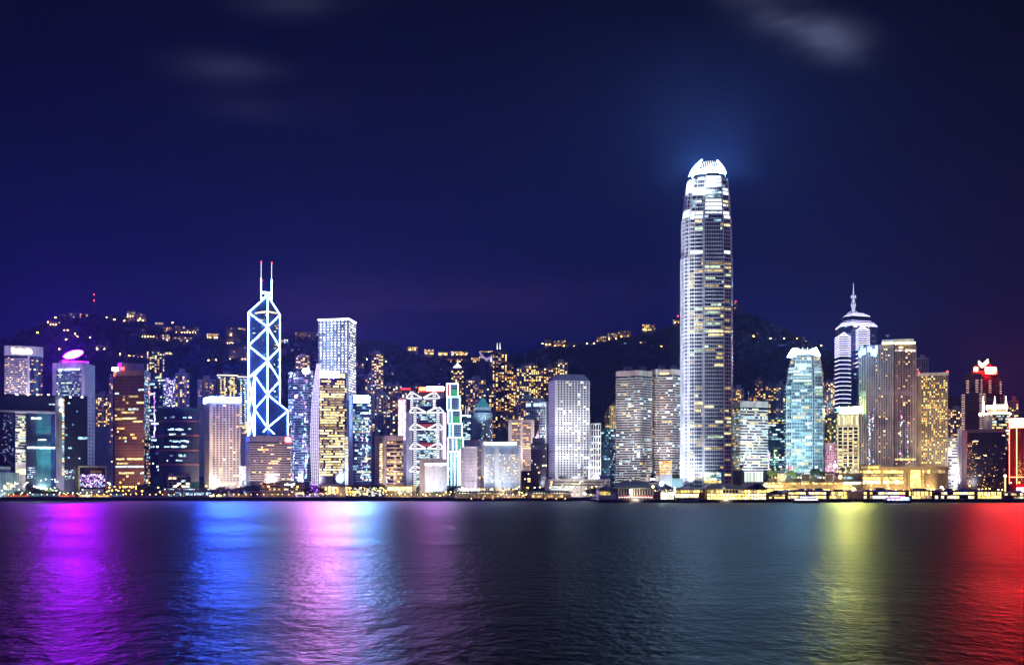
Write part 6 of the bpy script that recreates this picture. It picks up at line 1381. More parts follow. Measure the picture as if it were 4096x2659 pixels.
t.floors(1955, 1730, 26, .06, navy, .2)
for k in range(190):
    lo = R.random() ** .6; f0 = R.choice([R.uniform(.01, .3) * lo, R.uniform(.0, .98)]); py = 1760 + 190 * (lo if f0 > .3 else R.random())
    t.win(0, f0, t.zrow(py), R.uniform(.4, 1.3), R.uniform(.4, .9), R.choice([WARM[1], WARM[0], WARM[2]]), .3, 'lit_window')  # golden lights reflected in the glass, put in as glowing specks
for f0, py, w_ in ((.25, 1762, 18), (.1, 1781, 14), (.3, 1830, 18), (.5, 1820, 7), (.35, 1900, 9), (.95, 1741, 10)): t.win(0, f0, t.zrow(py), S(w_, 1520), 1.3, WARM[3], .4, 'lit_window')
for xa, xb, mt in ((3829, 3848, stone), (3850, 3866, pink)): t.part('end_wall', MB().obox(front(xa, xb, 1516)[0], front(xa, xb, 1516)[1], -20, 0, 4, Z(1714 if xa < 3840 else 1720, 1516)), mt)
for k in range(44): t.fw((3829, 3848, 1516), 3839, 1722 + k * 5, 2, 3, dglass, .3, 'slot_window')
spot(t, 'wash_spot', (X(3840, 1440), 1440, 20), (X(3848, 1516), 1516, 60), 1.0e5, (.9, .85, 1), 60)
t = Tower('ribbon_block', 'narrow white ribbon-windowed block left of the pale end wall', 'office block', front(3792, 3830, 1560), 1752, white, 24)
za = t.zrow(1950); p = (t.z1 - za) / 17
t.grid(0, 1, za, p, 17, .94, .42, 0, COOL, dglass, name='window_strip', d=.2); t.runs(0, za, p, 17, .2, [COOL[0], WARM[3]], .36, .5, 2, 1.5, .3)
flood(t, .5, (.85, .86, 1), 80, zl=24)
t = Tower('red_neon_tower', 'red tower edged in orange neon tubes with glaring sign, right edge', 'tower', corner(4037, 4066, 4140, 1500, 70), 1708, redp, -1)
nn = lamp('orange_neon', (1, .25, .10), 7)
for q in t.line: t.part('neon_tube', MB().tube((q[0], q[1] - .6, t.zrow(1935)), (q[0], q[1] - .6, t.z1), .5, 5), nn)
for i in (0, 1):
    a, b = t.f(i)
    for py in (1709, 1907): t.part('neon_tube', MB().tube((a[0], a[1] - .7, t.zrow(py)), (b[0], b[1] - .7, t.zrow(py)), .45, 5), nn)
t.part('glass_face', MB().obox(t.line[1], t.line[2], .003, .5, t.zrow(1930), t.z1 - 2), brglass)
for k in range(60): t.win(1, R.uniform(.02, .45), t.zrow(R.uniform(1840, 1935)), .7, .8, WARM[1], .7, 'lit_window')
t.part('sign_housing', MB().obox(front(4037, 4140, 1498.2)[0], front(4037, 4140, 1498.2)[1], -6, 0, t.z1 + .003, Z(1672.6, 1498)), redp)
t.part('roof_sign', MB().obox(front(4037, 4140, 1498)[0], front(4037, 4140, 1498)[1], -.1, .1, t.z1 + .5, Z(1673, 1498)), lamp('blazing_crimson_sign', (1, .014, .012), 520, sample=True), 'glaring crimson-white roof sign')
flood(t, 1.5, (1, .12, .08), 70, zl=22)
t.part('entrance_sign', MB().obox(front(4066, 4100, 1440)[0], front(4066, 4100, 1440)[1], -3, 0, Z(1966, 1440), Z(1950, 1440)), lamp('pink_entrance_sign', (1, .35, .55), 22, sample=True))
t.part('sign_column', MB().obox(front(4078, 4092, 1442)[0], front(4078, 4092, 1442)[1], -3, 0, 4, Z(1966.2, 1440)), grey)
# ================================================================== hillside houses, lamps and mast
def on_hill(px, py):
    y = 1960.0
    while y < 3290:
        if ground(X(px, y), y) >= Z(py, y): break
        y += 8
    return y
hw = [wall('house_grey', (.16, .155, .18), .8), wall('house_cream', (.26, .22, .17), .8), wall('house_white', (.34, .33, .34), .8), wall('house_brown', (.24, .17, .13), .8)]
glim = lamp('house_lamp', (1, .58, .18), 30, .5)
def house(px0, px1, ytop, ybase, label, wm=0, lit=.3, cols=None, pal=WARM, lamps=0, step=0, name='hillside_house', cat='house'):
    Y = on_hill((px0 + px1) / 2, ybase); a, b = front(px0, px1, Y); zt, zb = Z(ytop, Y), Z(ybase, Y); zg = min(ground(*a), ground(*b), zb) - 3
    t = Thing(name, label, cat, ((a[0] + b[0]) / 2, Y, zg)); t.line = [a, b]; L = math.hypot(b[0] - a[0], b[1] - a[1])
    n = step or 1
    for k in range(n):
        q0 = (a[0] + (b[0] - a[0]) * (k + .02) / n, a[1] + (b[1] - a[1]) * (k + .02) / n); q1 = (a[0] + (b[0] - a[0]) * (k + .98) / n, a[1] + (b[1] - a[1]) * (k + .98) / n)
        zk = zt - (R.uniform(0, .3) * (zt - zb) if n > 1 else 0); t.part('wall', MB().obox(q0, q1, -10, 0, zg, zk), hw[wm]); t.part('roof', MB().obox(q0, q1, -10.5, .6, zk + .003, zk + .8), dgrey)
    cols = cols or max(2, int(L / 5)); rows = max(1, int((zt - zb) / 3.3)); rz = math.atan2(b[1] - a[1], b[0] - a[0])
    for r in range(rows):
        for c in range(cols):
            if R.random() < lit:
                f0 = (c + .5) / cols; t.piece('window', R.choice(pal), (a[0] + (b[0] - a[0]) * f0, a[1] + (b[1] - a[1]) * f0 - .05, zb + 1.6 + r * 3.3), rz, (min(3.4, L / cols * .6), .3, 1.7))
    for k in range(lamps):
        f0 = (k + .5) / lamps; t.part('wall_lamp', MB().ball((a[0] + (b[0] - a[0]) * f0, a[1] - 2, zb + 2), .95, 5, 4), glim)
    return t
for args in ((238, 270, 1255, 1268, 'dark flats on left hilltop, leftmost of three by the mast', 0, .08), (274, 314, 1251, 1270, 'pale flats on left hilltop with one bright room', 2, .15, None, [WARM[3], COOL[0]]),
             (318, 352, 1254, 1270, 'hilltop flats with scattered yellow rooms below the radio mast', 0, .55, None, [WARM[3], WARM[0]]),
             (198, 250, 1287, 1302, 'orange-lit villa on left shoulder of the hill', 1, .4, None, WARM, 4), (236, 286, 1316, 1325, 'long low white villa lit along its wall', 2, .5, None, [WARM[3]], 3),
             (507, 541, 1241, 1268, 'stepped white flats with bright rooms on right end of left hilltop', 2, .3, None, [WARM[3], COOL[0]], 3, 2), (546, 586, 1247, 1285, 'stepped grey flats right of the bright hilltop flats', 0, .1, None, WARM, 2, 2),
             (492, 588, 1309, 1330, 'long dim terrace of flats above the row of small lamp-lit houses', 0, .04, 14), (500, 632, 1334, 1352, 'row of small lamp-lit terrace houses across the slope', 1, .1, 12, WARM, 11, 10),
             (620, 654, 1288, 1296, 'bright low house below the hilltop right of the flats', 2, .7, None, [WARM[3]]), (648, 682, 1308, 1328, 'villa with row of roof lamps mid-slope', 1, .3, None, WARM, 4),
             (640, 682, 1338, 1364, 'pale framed block with warm rooms at end of terrace houses', 2, .3, None, [WARM[3], WARM[0]], 2), (690, 768, 1344, 1368, 'long pale block with big lit rooms left of gold palace', 2, .35, None, [WARM[3], WARM[0]], 3, 3),
             (700, 795, 1305, 1334, 'stepped flats with lamp-lined terrace below the ridge', 0, .18, None, [WARM[3], WARM[1]], 8, 4), (826, 876, 1334, 1354, 'gold floodlit palace-like villa on the slope', 1, .9, 7, [YEL[0], WARM[0]], 5),
             (900, 990, 1308, 1326, 'dim ridge-top flats left of the braced tower', 0, .1), (905, 962, 1352, 1376, 'pink terraced flats with lamps left of braced tower', 1, .3, None, WARM, 5, 3),
             (915, 992, 1379, 1440, 'large grey slab of flats beside braced tower', 0, .16, 9, [WARM[1], WARM[2]], 6), (1124, 1154, 1355, 1382, 'white-lit flats just right of braced tower', 2, .6, None, [WARM[3], COOL[0]]),
             (1122, 1150, 1392, 1432, 'dim flats with few warm rooms right of braced tower', 0, .25), (1164, 1202, 1394, 1406, 'bright low house behind glittering blue tower', 2, .5, None, [WARM[3]]),
             (1180, 1272, 1328, 1345, 'ridge-top row with gold rooms left of point-lit tower', 1, .35), (1424, 1456, 1452, 1482, 'orange-lit stepped flats right of point-lit tower', 1, .45, None, WARM, 3, 2),
             (1630, 1672, 1386, 1402, 'gold-lit ridge houses, leftmost of the ridge row', 1, .7, None, [WARM[0], YEL[0]], 2), (1696, 1736, 1396, 1416, 'gold-lit ridge house, second of the ridge row', 1, .7, None, [WARM[0], YEL[0]], 2),
             (1752, 1792, 1406, 1420, 'gold-lit ridge house, third of the ridge row', 1, .7, None, [WARM[0], YEL[0]], 2), (1802, 1872, 1404, 1420, 'broad gold-lit ridge house, rightmost of the ridge row', 1, .7, None, [WARM[0], YEL[0]], 4),
             (1774, 1866, 1434, 1450, 'orange terrace below the ridge row, above spired tower', 1, .35, None, WARM, 5), (1884, 1938, 1424, 1450, 'brightly lit stepped flats left of bowl-roofed pavilion', 1, .7, None, [WARM[3], WARM[0]], 3, 2),
             (2178, 2206, 1356, 1380, 'small warm-lit block on ridge, first right of the aerials', 1, .45, None, WARM, 2), (2214, 2264, 1358, 1386, 'double warm-lit block on ridge, second right of the aerials', 1, .4, None, WARM, 3, 2),
             (2264, 2330, 1366, 1388, 'dim rounded flats on ridge, third right of the aerials', 0, .12, None, WARM, 1, 3), (2386, 2426, 1342, 1365, 'banded warm-lit flats mid-ridge', 1, .5, None, WARM),
             (2430, 2470, 1331, 1358, 'flats with one blue-white rooftop lamp mid-ridge', 1, .4, None, [WARM[0], WARM[3], COOL[0]], 3), (2472, 2526, 1323, 1348, 'pink-grey flats right of the blue rooftop lamp', 1, .25, None, WARM, 2),
             (2568, 2622, 1296, 1322, 'gold-lit villa with spiky roof lamps up the ridge', 1, .5, None, [WARM[0], YEL[0]], 5), (2690, 2724, 1277, 1293, 'pinkish villa at the left edge of tallest tower', 1, .3, None, WARM, 2),
             (2480, 2512, 1370, 1380, 'small dim blue-lit house below the mid-ridge flats', 0, .3, None, COOL), (2550, 2588, 1366, 1377, 'small golden house below the spiky villa', 1, .6, None, WARM),
             (2936, 2954, 1206, 1244, 'dim tower block on the peak right of tallest tower', 0, .03), (2958, 2972, 1216, 1246, 'lower dim tower block on the peak right of tallest tower', 0, .03),
             (382, 432, 1383, 1400, 'white low row of houses above the magenta sign', 2, .25, None, COOL, 3), (382, 436, 1742, 1764, 'orange-lit terrace between sign tower and bronze tower', 1, .8, None, WARM, 3),
             (530, 580, 1420, 1432, 'small lamp-lit houses behind bronze tower roof', 1, .3, None, WARM, 3), (640, 690, 1408, 1416, 'string of small white houses above light show block', 2, .4, None, [WARM[3]], 4),
             (700, 752, 1446, 1452, 'low dim terrace above stepped apartment tower', 0, .1), (20, 50, 1500, 1560, 'lamp-lit slope house behind curved hotel', 1, .3)):
    house(*args)
lm_hill = lamp('hill_road_lamp', (1, .45, .08), 110, .5)
pole_h = MB().tube((0, 0, -2), (0, 0, 7), .18, 5).mesh('pole', dgrey); head_h = MB().ball((0, 0, 7.6), 1.05, 6, 4).mesh('lamp_head', lm_hill)
def hill_lamp(px, py):
    Y = on_hill(px, py) - 6; x = X(px, Y); z = Z(py, Y) - 7.6
    o = link('street_lamp', None, None, (x, Y, z)); tag(o, 'orange road lamp on the dark hillside', 'street lamp', 'orange lamps along the hillside roads')
    zg = ground(x, Y); d = max(2.0, z - zg + 2)
    link('pole', pole_h, o); link('lamp_head', head_h, o)
    if d > 4: link('pole', pole_h, o, (0, 0, -d + 2), scale=(1, 1, d / 7))
for px, py in ((173, 1292), (192, 1288), (247, 1299), (222, 1270), (426, 1269), (458, 1277), (498, 1282), (212, 1351), (302, 1336), (310, 1346), (352, 1331), (362, 1350), (186, 1395), (237, 1396), (404, 1408), (480, 1415), (518, 1423), (535, 1421),
               (572, 1422), (404, 1384), (474, 1341), (676, 1311), (742, 1387), (746, 1384), (908, 1421), (768, 1457), (834, 1441), (864, 1440), (1434, 1433), (1466, 1436), (1176, 1352), (924, 1338), (1544, 1445), (1565, 1500),
               (1672, 1460), (1725, 1457), (1650, 1480), (1667, 1478), (1700, 1480), (1760, 1483), (1862, 1473), (2166, 1433), (2283, 1428), (2326, 1424), (2376, 1416), (2348, 1374), (2376, 1372), (2526, 1377), (2646, 1385), (2694, 1379), (2460, 1391),
               (3014, 1344), (3037, 1349), (3082, 1353), (3137, 1353), (3187, 1356), (3223, 1364), (3250, 1371), (3285, 1381), (2170, 1374), (1782, 1450), (1968, 1478), (690, 1290), (560, 1275), (150, 1330), (265, 1358)):
    hill_lamp(px, py)
t = Thing('radio_mast', 'thin red-lit radio mast on the left hilltop', 'mast', (X(377, 3290), 3290, Z(1250, 3290)))
t.part('lattice', MB().tube((t.loc[0], 3290, t.loc[2] - 4), (t.loc[0], 3290, Z(1177, 3290)), 1.4, 4, .5), dgrey)
for py in (1178, 1202): t.part('warning_lamp', MB().ball((t.loc[0], 3288.5, Z(py, 3290)), 1.5, 6, 4), SIGNS['red'])
t = Thing('beacon', 'red warning lamp on villa beside the tallest tower', 'warning lamp', (X(2711, 3180), 3180, ground(X(2711, 3180), 3180)))
t.part('pole', MB().tube(t.loc, (t.loc[0], 3180, Z(1264, 3180)), .4, 5), dgrey); t.part('lamp_head', MB().ball((t.loc[0], 3180, Z(1264, 3180)), 1.6, 6, 4), SIGNS['red'])
t = Thing('beacon', 'red warning lamp on the peak right of tallest tower', 'warning lamp', (X(2943, 3250), 3250, ground(X(2943, 3250), 3250)))
t.part('pole', MB().tube(t.loc, (t.loc[0], 3250, Z(1204, 3250)), .4, 5), dgrey); t.part('lamp_head', MB().ball((t.loc[0], 3250, Z(1204, 3250)), 1.4, 6, 4), SIGNS['red'])
# ================================================================== trees
leafs = [wall('leaf_dark', (.035, .065, .025), .8, streak=False, scale=.3), wall('leaf_mid', (.060, .110, .030), .8, streak=False, scale=.3), wall('leaf_light', (.10, .14, .035), .8, streak=False, scale=.3)]
bark = wall('bark', (.10, .075, .055), .9)
def crown_mesh(seed, mat, h=10.0, palm=False):
    rr = random.Random(seed); mb = MB(); lobes = [(rr.uniform(-2.6, 2.6), rr.uniform(-2.2, 2.2), rr.uniform(.45, .85) * h, rr.uniform(1.6, 2.9)) for k in range(8)]
    for k in range(360):
        lx, ly, lz, lr = rr.choice(lobes); d = Vector((rr.gauss(0, 1), rr.gauss(0, 1), rr.gauss(0, 1))).normalized() * lr * rr.uniform(.55, 1.05)
        c = Vector((lx, ly, lz)) + d; n = (d.normalized() + Vector((rr.uniform(-.6, .6), rr.uniform(-.6, .6), rr.uniform(-.2, .8)))).normalized(); e = n.orthogonal().normalized(); g = n.cross(e); s = rr.uniform(.35, .75)
        mb.add([c + e * s, c + g * s * .7, c - e * s, c - g * s * .7], [(0, 1, 2, 3)])
    return mb.mesh('crown', mat)
def trunk_mesh(seed, h=10.0):
    rr = random.Random(seed); mb = MB().tube((0, 0, -.5), (.2, 0, h * .45), .38, 6, .22)
    for k in range(4): a = rr.uniform(0, 6.28); mb.tube((.2, 0, h * .4), (math.cos(a) * 1.8, math.sin(a) * 1.6, h * rr.uniform(.6, .75)), .18, 5, .07)
    return mb.mesh('trunk', bark)
CRN = [[crown_mesh(s * 7 + i, m) for s in range(3)] for i, m in enumerate(leafs)]; TRK = [trunk_mesh(s) for s in range(3)]
pm = MB(); rr = random.Random(9)
for k in range(13):
    a = k * 2 * math.pi / 13; pr = None
    for j in range(5):
        r_, z_ = j * .75, 7.6 + 1.1 * math.sin(j * .9) - j * .25; c = Vector((math.cos(a) * r_, math.sin(a) * r_, z_)); sd = Vector((-math.sin(a), math.cos(a), 0)) * (.45 - .08 * j)
        if pr: pm.add([pr[0], pr[1], c + sd, c - sd], [(0, 1, 2, 3)])
        pr = (c - sd, c + sd)
palmc = pm.mesh('crown', leafs[1]); palmt = MB().tube((0, 0, -.3), (.3, 0, 7.7), .28, 6, .18).mesh('trunk', bark)
def tree(px, py, Y, h, label, group, tone=0, palm=False):
    """foot at photo row py when the ground allows, else on the ground"""
    x = X(px, Y); z = Z(py, Y) if py else ground(x, Y); o = link('palm_tree' if palm else 'tree', None, None, (x, Y, z), R.uniform(0, 6.28), (h / 10,) * 3)
    tag(o, label, 'tree', group); k = R.randrange(3)
    link('trunk', palmt if palm else TRK[k], o); link('crown', palmc if palm else CRN[tone][k], o)
    return o
# ================================================================== street furniture
poleM = MB().tube((0, 0, 0), (0, 0, 8), .14, 6, .09).tube((0, 0, 8), (1.0, 0, 8.3), .07, 5).mesh('pole', grey)
HEADS = {}
def slamp(px, py, Y, label, group, mat=ORANGE, r=.62, h=None):
    """lamp whose light sits at photo row py; the pole reaches down to the ground"""
    x = X(px, Y); z = Z(py, Y); zg = 4.12 if h is None else z - h
    o = link('street_lamp', None, None, (x, Y, zg)); tag(o, label, 'street lamp', group); link('pole', poleM, o, scale=(1, 1, max(.3, (z - zg) / 8.3)))
    k = (mat.name, r)
    if k not in HEADS: HEADS[k] = MB().ball((0, 0, 0), r, 7, 5, .7).mesh('lamp_head', mat)
    link('lamp_head', HEADS[k], o, (1.0, 0, z - zg)); return o
# ---- the park on the left
mb = MB(); n = 16
for j in range(6):
    for i in range(n + 1): x = X(60 + 210 * i / n, 1400 + j * 8); mb.v.append((x, 1396 + j * 8, 4.13 + max(0, 6.5 * math.sin(math.pi * i / n) ** .7 * math.sin(math.pi * (j + .2) / 8))))
mb.f = [(j * (n + 1) + i, j * (n + 1) + i + 1, (j + 1) * (n + 1) + i + 1, (j + 1) * (n + 1) + i) for j in range(5) for i in range(n)]
tag(link('lawn', mb.mesh('lawn', wall('grass', (.05, .10, .025), .9, streak=False, scale=.4), smooth=True)), kind='structure', label='grassy mound in the waterfront park')
for px, Y, h, tone in ((82, 1415, 10, 1), (100, 1422, 9, 0), (70, 1400, 9, 0), (118, 1412, 8, 1), (132, 1430, 11, 0), (150, 1436, 10, 0), (170, 1432, 12, 1), (186, 1420, 12, 2), (200, 1412, 11, 2), (214, 1418, 12, 1), (228, 1424, 11, 0), (240, 1416, 9, 0), (196, 1402, 7, 2), (210, 1400, 7, 1),
                       (258, 1410, 7, 0), (272, 1408, 7, 0), (286, 1412, 7, 0), (300, 1408, 6, 0), (344, 1405, 4, 2), (356, 1405, 4, 1), (372, 1405, 4, 2), (390, 1405, 4, 1), (410, 1405, 4, 1), (425, 1405, 5, 0)):
    tree(px, None, Y, h, 'leafy tree in the park before the gateway building', 'trees in the waterfront park', tone)
park = lamp('park_lamp', (.95, 1, .85), 34, .5, sample=True)
for px, py in ((108, 1928), (98, 1936), (92, 1944), (104, 1930), (180, 1916), (206, 1916), (216, 1917), (218, 1926), (226, 1925), (160, 1921), (66, 1935), (55, 1935), (48, 1944), (30, 1955), (4, 1962), (72, 1958), (116, 1970), (182, 1966), (236, 1970), (252, 1972), (268, 1971), (288, 1971), (306, 1972),
               (326, 1958), (345, 1970), (362, 1967), (318, 1970), (392, 1965), (15, 1972), (85, 1970), (200, 1955), (208, 1960), (215, 1950), (222, 1962)):
    slamp(px, py, 1394, 'small white lamp among the park trees', 'white lamps in the waterfront park', park, .36)
def uplight(px, Y, dx_, h, pw, c, label, z=4.15):
    x = X(px, Y); t = Thing('garden_uplight', label, 'garden light', (x, Y, z)); spot(t, 'lamp_housing', (x, Y, z + 1.7), (x + dx_, Y + 14, z + h), pw, c, 95)
for k, (px, pw) in enumerate(((92, 4e4), (172, 5e4), (196, 1.1e5), (216, 8e4), (268, 2e4))): uplight(px, 1397, 0, 8, pw, (.85, 1, .45), 'garden uplight at foot of park trees, ' + ('first', 'second', 'third', 'fourth', 'fifth')[k] + ' from the left')
t = Thing('path_lights', 'curved string of white path lights on the grassy mound', 'path lights', (X(160, 1404), 1404, 5))
for k in range(16): t.part('light', MB().ball((X(136 + k * 3.3, 1402), 1402, Z(1944 + k * .75, 1402)), .5, 5, 4), park)
for px, py in ((430, 1930), (436, 1936)): slamp(px, py, 1398, 'cold white lamp beside the picture-frame building', 'cold white lamps by the council building', WHITEL, .8)
for px, py in ((478, 1928), (455, 1945), (476, 1948), (490, 1946), (497, 1947), (434, 1948), (432, 1962), (424, 1966), (462, 1958), (505, 1945), (517, 1946), (524, 1948), (530, 1946), (541, 1946), (541, 1954), (551, 1932), (571, 1946), (584, 1922), (594, 1930), (445, 1960), (470, 1962), (512, 1960), (540, 1972), (488, 1962), (452, 1972), (500, 1975)):
    slamp(px, py, 1400 + R.uniform(-6, 10), 'orange lamp in the crowded plaza before bronze tower', 'sodium lamps in the plaza', ORANGE, .62)
for px, h, tone in ((560, 15, 0), (582, 16, 0), (600, 14, 0), (470, 5, 2), (495, 5, 2), (520, 6, 2), (540, 5, 1)): tree(px, None, 1398, h, 'tree by the lamp-lit plaza below bronze tower', 'trees around the plaza', tone)
# ---- kiosks on the promenade
def kiosk(px0, px1, ytop, label, lit=WARM[3], n=5, Y=1384, wm=dgrey, name='kiosk'):
    t = Tower(name, label, 'kiosk', front(px0, px1, Y), ytop, wm, 6, zbase=4.12); t.band(t.z1, t.z1 + .5, wm, .8, 'roof')
    for k in range(n): t.win(0, (k + .5) / n, 4.12 + (t.z1 - 4.12) * .45, t.on(0, 0, 0)[2] / n * .7, (t.z1 - 4.12) * .5, lit, .2, 'window')
    return t
kiosk(120, 232, 1967, 'long dark kiosk on the promenade before the park', COOL[2], 9); kiosk(30, 118, 1976, 'low red-walled kiosk with small lamps, left end of promenade', lamp('red_lit_wall', (1, .25, .12), .9, .4), 9, wm=redp)
kiosk(236, 300, 1976, 'low red-lit promenade wall below picture-frame building', lamp('red_lit_wall', (1, .25, .12), .9, .4), 7, wm=redp); kiosk(448, 498, 1971, 'dark kiosk with pale counter before the plaza', COOL[2], 4)
kiosk(318, 370, 1975, 'pale flat kiosk below picture-frame building', WARM[3], 6, wm=stone); kiosk(374, 440, 1977, 'low golden-lit kiosk left of the plaza', WARM[0], 8, wm=tan)
kiosk(670, 740, 1972, 'dark shed on the promenade before the beige flats', COOL[2], 3); kiosk(832, 892, 1975, 'dark shed with two bright square windows', WARM[3], 2); kiosk(930, 1000, 1976, 'pale low shed under the flyover', WARM[2], 5, wm=grey)
kiosk(1180, 1264, 1978, 'grey hoarding by the water under the flyover end', BLUEL[1], 4, wm=grey)
# ---- beige flats and blue-lit terminal
t = Tower('beige_flats', 'small beige block of balconied flats before netted tower', 'flats', front(672, 762, 1425), 1902, beige, 16)
for r in range(4):
    for c in range(5): t.win(0, (c + .5) / 5 * .98, t.zrow(1945 - r * 11), S(13, 1425), S(7, 1425), R.choice([dglass, dglass, dglass, COOL[0], WARM[3]]), .3)
    t.band(t.zrow(1951 - r * 11), t.zrow(1950 - r * 11) + .4, beige, .9, 'balcony')
t.roofbox(.03, .25, 3, tan); t.roofbox(.74, .97, 3, tan)
flood(t, .3, (1, .72, .42), 26, zl=6)
t = Tower('glazed_terminal', 'low blue-lit glazed terminal under the flyover', 'terminal', front(700, 845, 1392), 1966, grey, 10, zbase=4.12)
for k in range(7): t.win(0, (k + .5) / 7, Z(1974, 1392), S(18, 1392), S(10, 1392), lamp('pale_blue_hall', (.45, .75, 1), 1.3, .4, cell=3), .3, 'window')
t.band(t.z1, t.z1 + .8, dgrey, 1.5, 'roof')
t = Tower('shop_arcade', 'low arcade of small lit shopfronts behind the blue terminal', 'arcade', front(655, 838, 1404), 1952, tan, 8)
t.grid(0, 22, t.zrow(1961), S(8, 1404), 1, .6, .6, .6, [COOL[0], WARM[3], COOL[1]], dglass)
fo = Thing('flyover', 'low concrete flyover crossing behind the sea wall', 'flyover', (X(900, 1386), 1386, 4.12))
mb = MB(); dk = []
for k in range(13): px = 640 + k * 45; py = 1963 + (max(0, px - 900) / 280) * 12; dk.append((X(px, 1386), Z(py, 1386)))
for (xa, z_a), (xb, z_b) in zip(dk, dk[1:]):
    mb.add([(xa, 1380, z_a), (xb, 1380, z_b), (xb, 1390, z_b), (xa, 1390, z_a), (xa, 1380, z_a + 1.4), (xb, 1380, z_b + 1.4), (xb, 1390, z_b + 1.4), (xa, 1390, z_a + 1.4)], [(0, 3, 2, 1), (4, 5, 6, 7), (0, 1, 5, 4), (2, 3, 7, 6)])
fo.part('deck', mb, wall('flyover_concrete', (.22, .20, .24), .8))
for xa, z_a in dk[1:-2]: fo.part('column', MB().box(xa - .8, xa + .8, 1384, 1386, 4.1, z_a), grey)
t = Thing('van', 'pale van on the flyover before white annex', 'van', (X(889, 1384), 1384, Z(1963, 1384) + 1.4))
t.part('body', MB().prism([(t.loc[0] - 4, 1383), (t.loc[0] + 4, 1383), (t.loc[0] + 4, 1385.2), (t.loc[0] - 4, 1385.2)], t.loc[2] + .6, t.loc[2] + 3.2, [(t.loc[0] - 3.7, 1383.1), (t.loc[0] + 3.4, 1383.1), (t.loc[0] + 3.4, 1385.1), (t.loc[0] - 3.7, 1385.1)]), tan)
for dx_ in (-2.6, 2.6): t.part('wheel', MB().tube((t.loc[0] + dx_, 1382.9, t.loc[2] + .45), (t.loc[0] + dx_, 1383.3, t.loc[2] + .45), .45, 10), dgrey)
t.part('windscreen', MB().box(t.loc[0] - 3.9, t.loc[0] - 1.5, 1382.95, 1383, t.loc[2] + 1.8, t.loc[2] + 2.8), dglass)
for px, py in ((700, 1941), (706, 1941), (822, 1943), (951, 1945), (629, 1949), (1071, 1945), (1187, 1946), (1316, 1947), (1394, 1952), (1440, 1950), (1521, 1950), (1540, 1964), (637, 1967), (565, 1963), (1340, 1950), (1300, 1956)):
    slamp(px, py, 1393, 'orange street lamp standing along the waterfront road', 'sodium lamps along the waterfront road', ORANGE, .8)
for px, h in ((850, 10), (868, 11), (885, 12), (905, 12), (925, 11), (945, 11), (962, 12), (985, 14), (1000, 14), (1018, 15), (1034, 14)): tree(px, None, 1408, h, 'dark roadside tree below crowned hotel and broad banded block', 'dark trees along the road', 0)
# ---- low brown offices
t = Tower('low_brown_offices', 'low brown office block with lit sign beside the flyover', 'office block', front(1040, 1120, 1405), 1927, tan, 16)
za = t.zrow(1975); p = (t.z1 - 1 - za) / 4
t.band(za, za + p * .4, tan, .4, 'spandrel', n=4, pitch=p); t.grid(0, 9, za, p, 4, .8, .45, .22, [WARM[0], WARM[3], WARM[1]], dglass, hz=.7)
flood(t, .4, (1, .65, .25), 18, zl=6)
t = Tower('low_brown_offices', 'low brown office block with white lit letters, right of its twin', 'office block', front(1136, 1218, 1405), 1927, tan, 16)
t.part('stair_tower', MB().obox(front(1120, 1136, 1402)[0], front(1120, 1136, 1402)[1], -14, 0, 4, Z(1922, 1402)), tan)
t.band(za, za + p * .4, tan, .4, 'spandrel', n=4, pitch=p); t.grid(0, 9, za, p, 4, .8, .45, .3, [WARM[0], WARM[3], COOL[0]], dglass, hz=.7)
a_, b_ = t.on(0, .03, 0)[0][:2], t.on(0, .5, 0)[0][:2]; blocks_sign(t, 'sign', a_, b_, t.zrow(1941), t.zrow(1934), lamp('white_letters', (.95, .97, 1), 4), 9, .3, 5, .5)
t.win(0, .75, t.zrow(1972), S(36, 1405), S(7, 1405), WARM[3], .5, 'shop_window')
flood(t, .4, (1, .65, .25), 18, zl=6)
for px, h in ((1228, 12), (1240, 14), (1255, 15), (1268, 14), (1282, 12), (1296, 11)): tree(px, None, 1404, h, 'dark tree with violet glow at foot of white sail', 'trees below the white sail', 0)
t = Thing('fairy_lights', 'violet fairy lights in the trees below the white sail', 'fairy lights', (X(1258, 1400), 1400, 12))
for k in range(36): q = (X(R.gauss(1258, 10), 1398), 1398, Z(R.uniform(1935, 1975), 1398)); t.part('bulb', MB().ball(q, .3, 4, 3), lamp('violet_bulb', (.35, .1, 1), 7, .5))
# ---- lit entrance and low glass halls
t = Tower('lit_portico', 'golden-lit columned entrance below the yellow-floored tower', 'entrance hall', front(1276, 1360, 1425), 1934, stone, 12)
for k in range(5): t.win(0, (k + .5) / 5, t.zrow(1960), S(12, 1425), S(28, 1425), WARM[0] if k % 2 == 0 else WARM[3], .3, 'lit_bay')
t.piers(0, 5, 1.2, 4, t.z1, stone, .8, 'column')
t = Tower('stone_kiosk', 'small sandy block with pitched dark roof right of lit entrance', 'block', front(1352, 1382, 1402), 1946, beige, 10)
t.part('pitched_roof', MB().prism(offset(t.foot, .6), t.z1 + .003, t.z1 + 2.6, [((a[0] - t.loc[0]) * .35 + t.loc[0] + 3, a[1]) for a in offset(t.foot, .6)]), roofm)
t.grid(0, 5, t.zrow(1972), S(9, 1402), 2, .3, .25, .6, [WARM[3]], dglass); flood(t, .5, (1, .7, .3), 14, zl=5)
t = Tower('glass_hall', 'low dark-roofed glass hall with sparkling lights', 'exhibition hall', front(1382, 1540, 1400), 1944, dglass, 20)
t.band(t.z1 - .2, t.z1 + 1.6, roofm, 2.0, 'roof'); t.piers(0, 12, .5, 4, t.z1, dgrey, .4)
for k in range(120): t.win(0, R.random() * .98, t.zrow(R.uniform(1948, 1982)), R.uniform(.6, 2.6), R.uniform(.5, 1.6), R.choice([WARM[0], WARM[3], COOL[0], COOL[3], YEL[0]]), .3, 'lit_window')
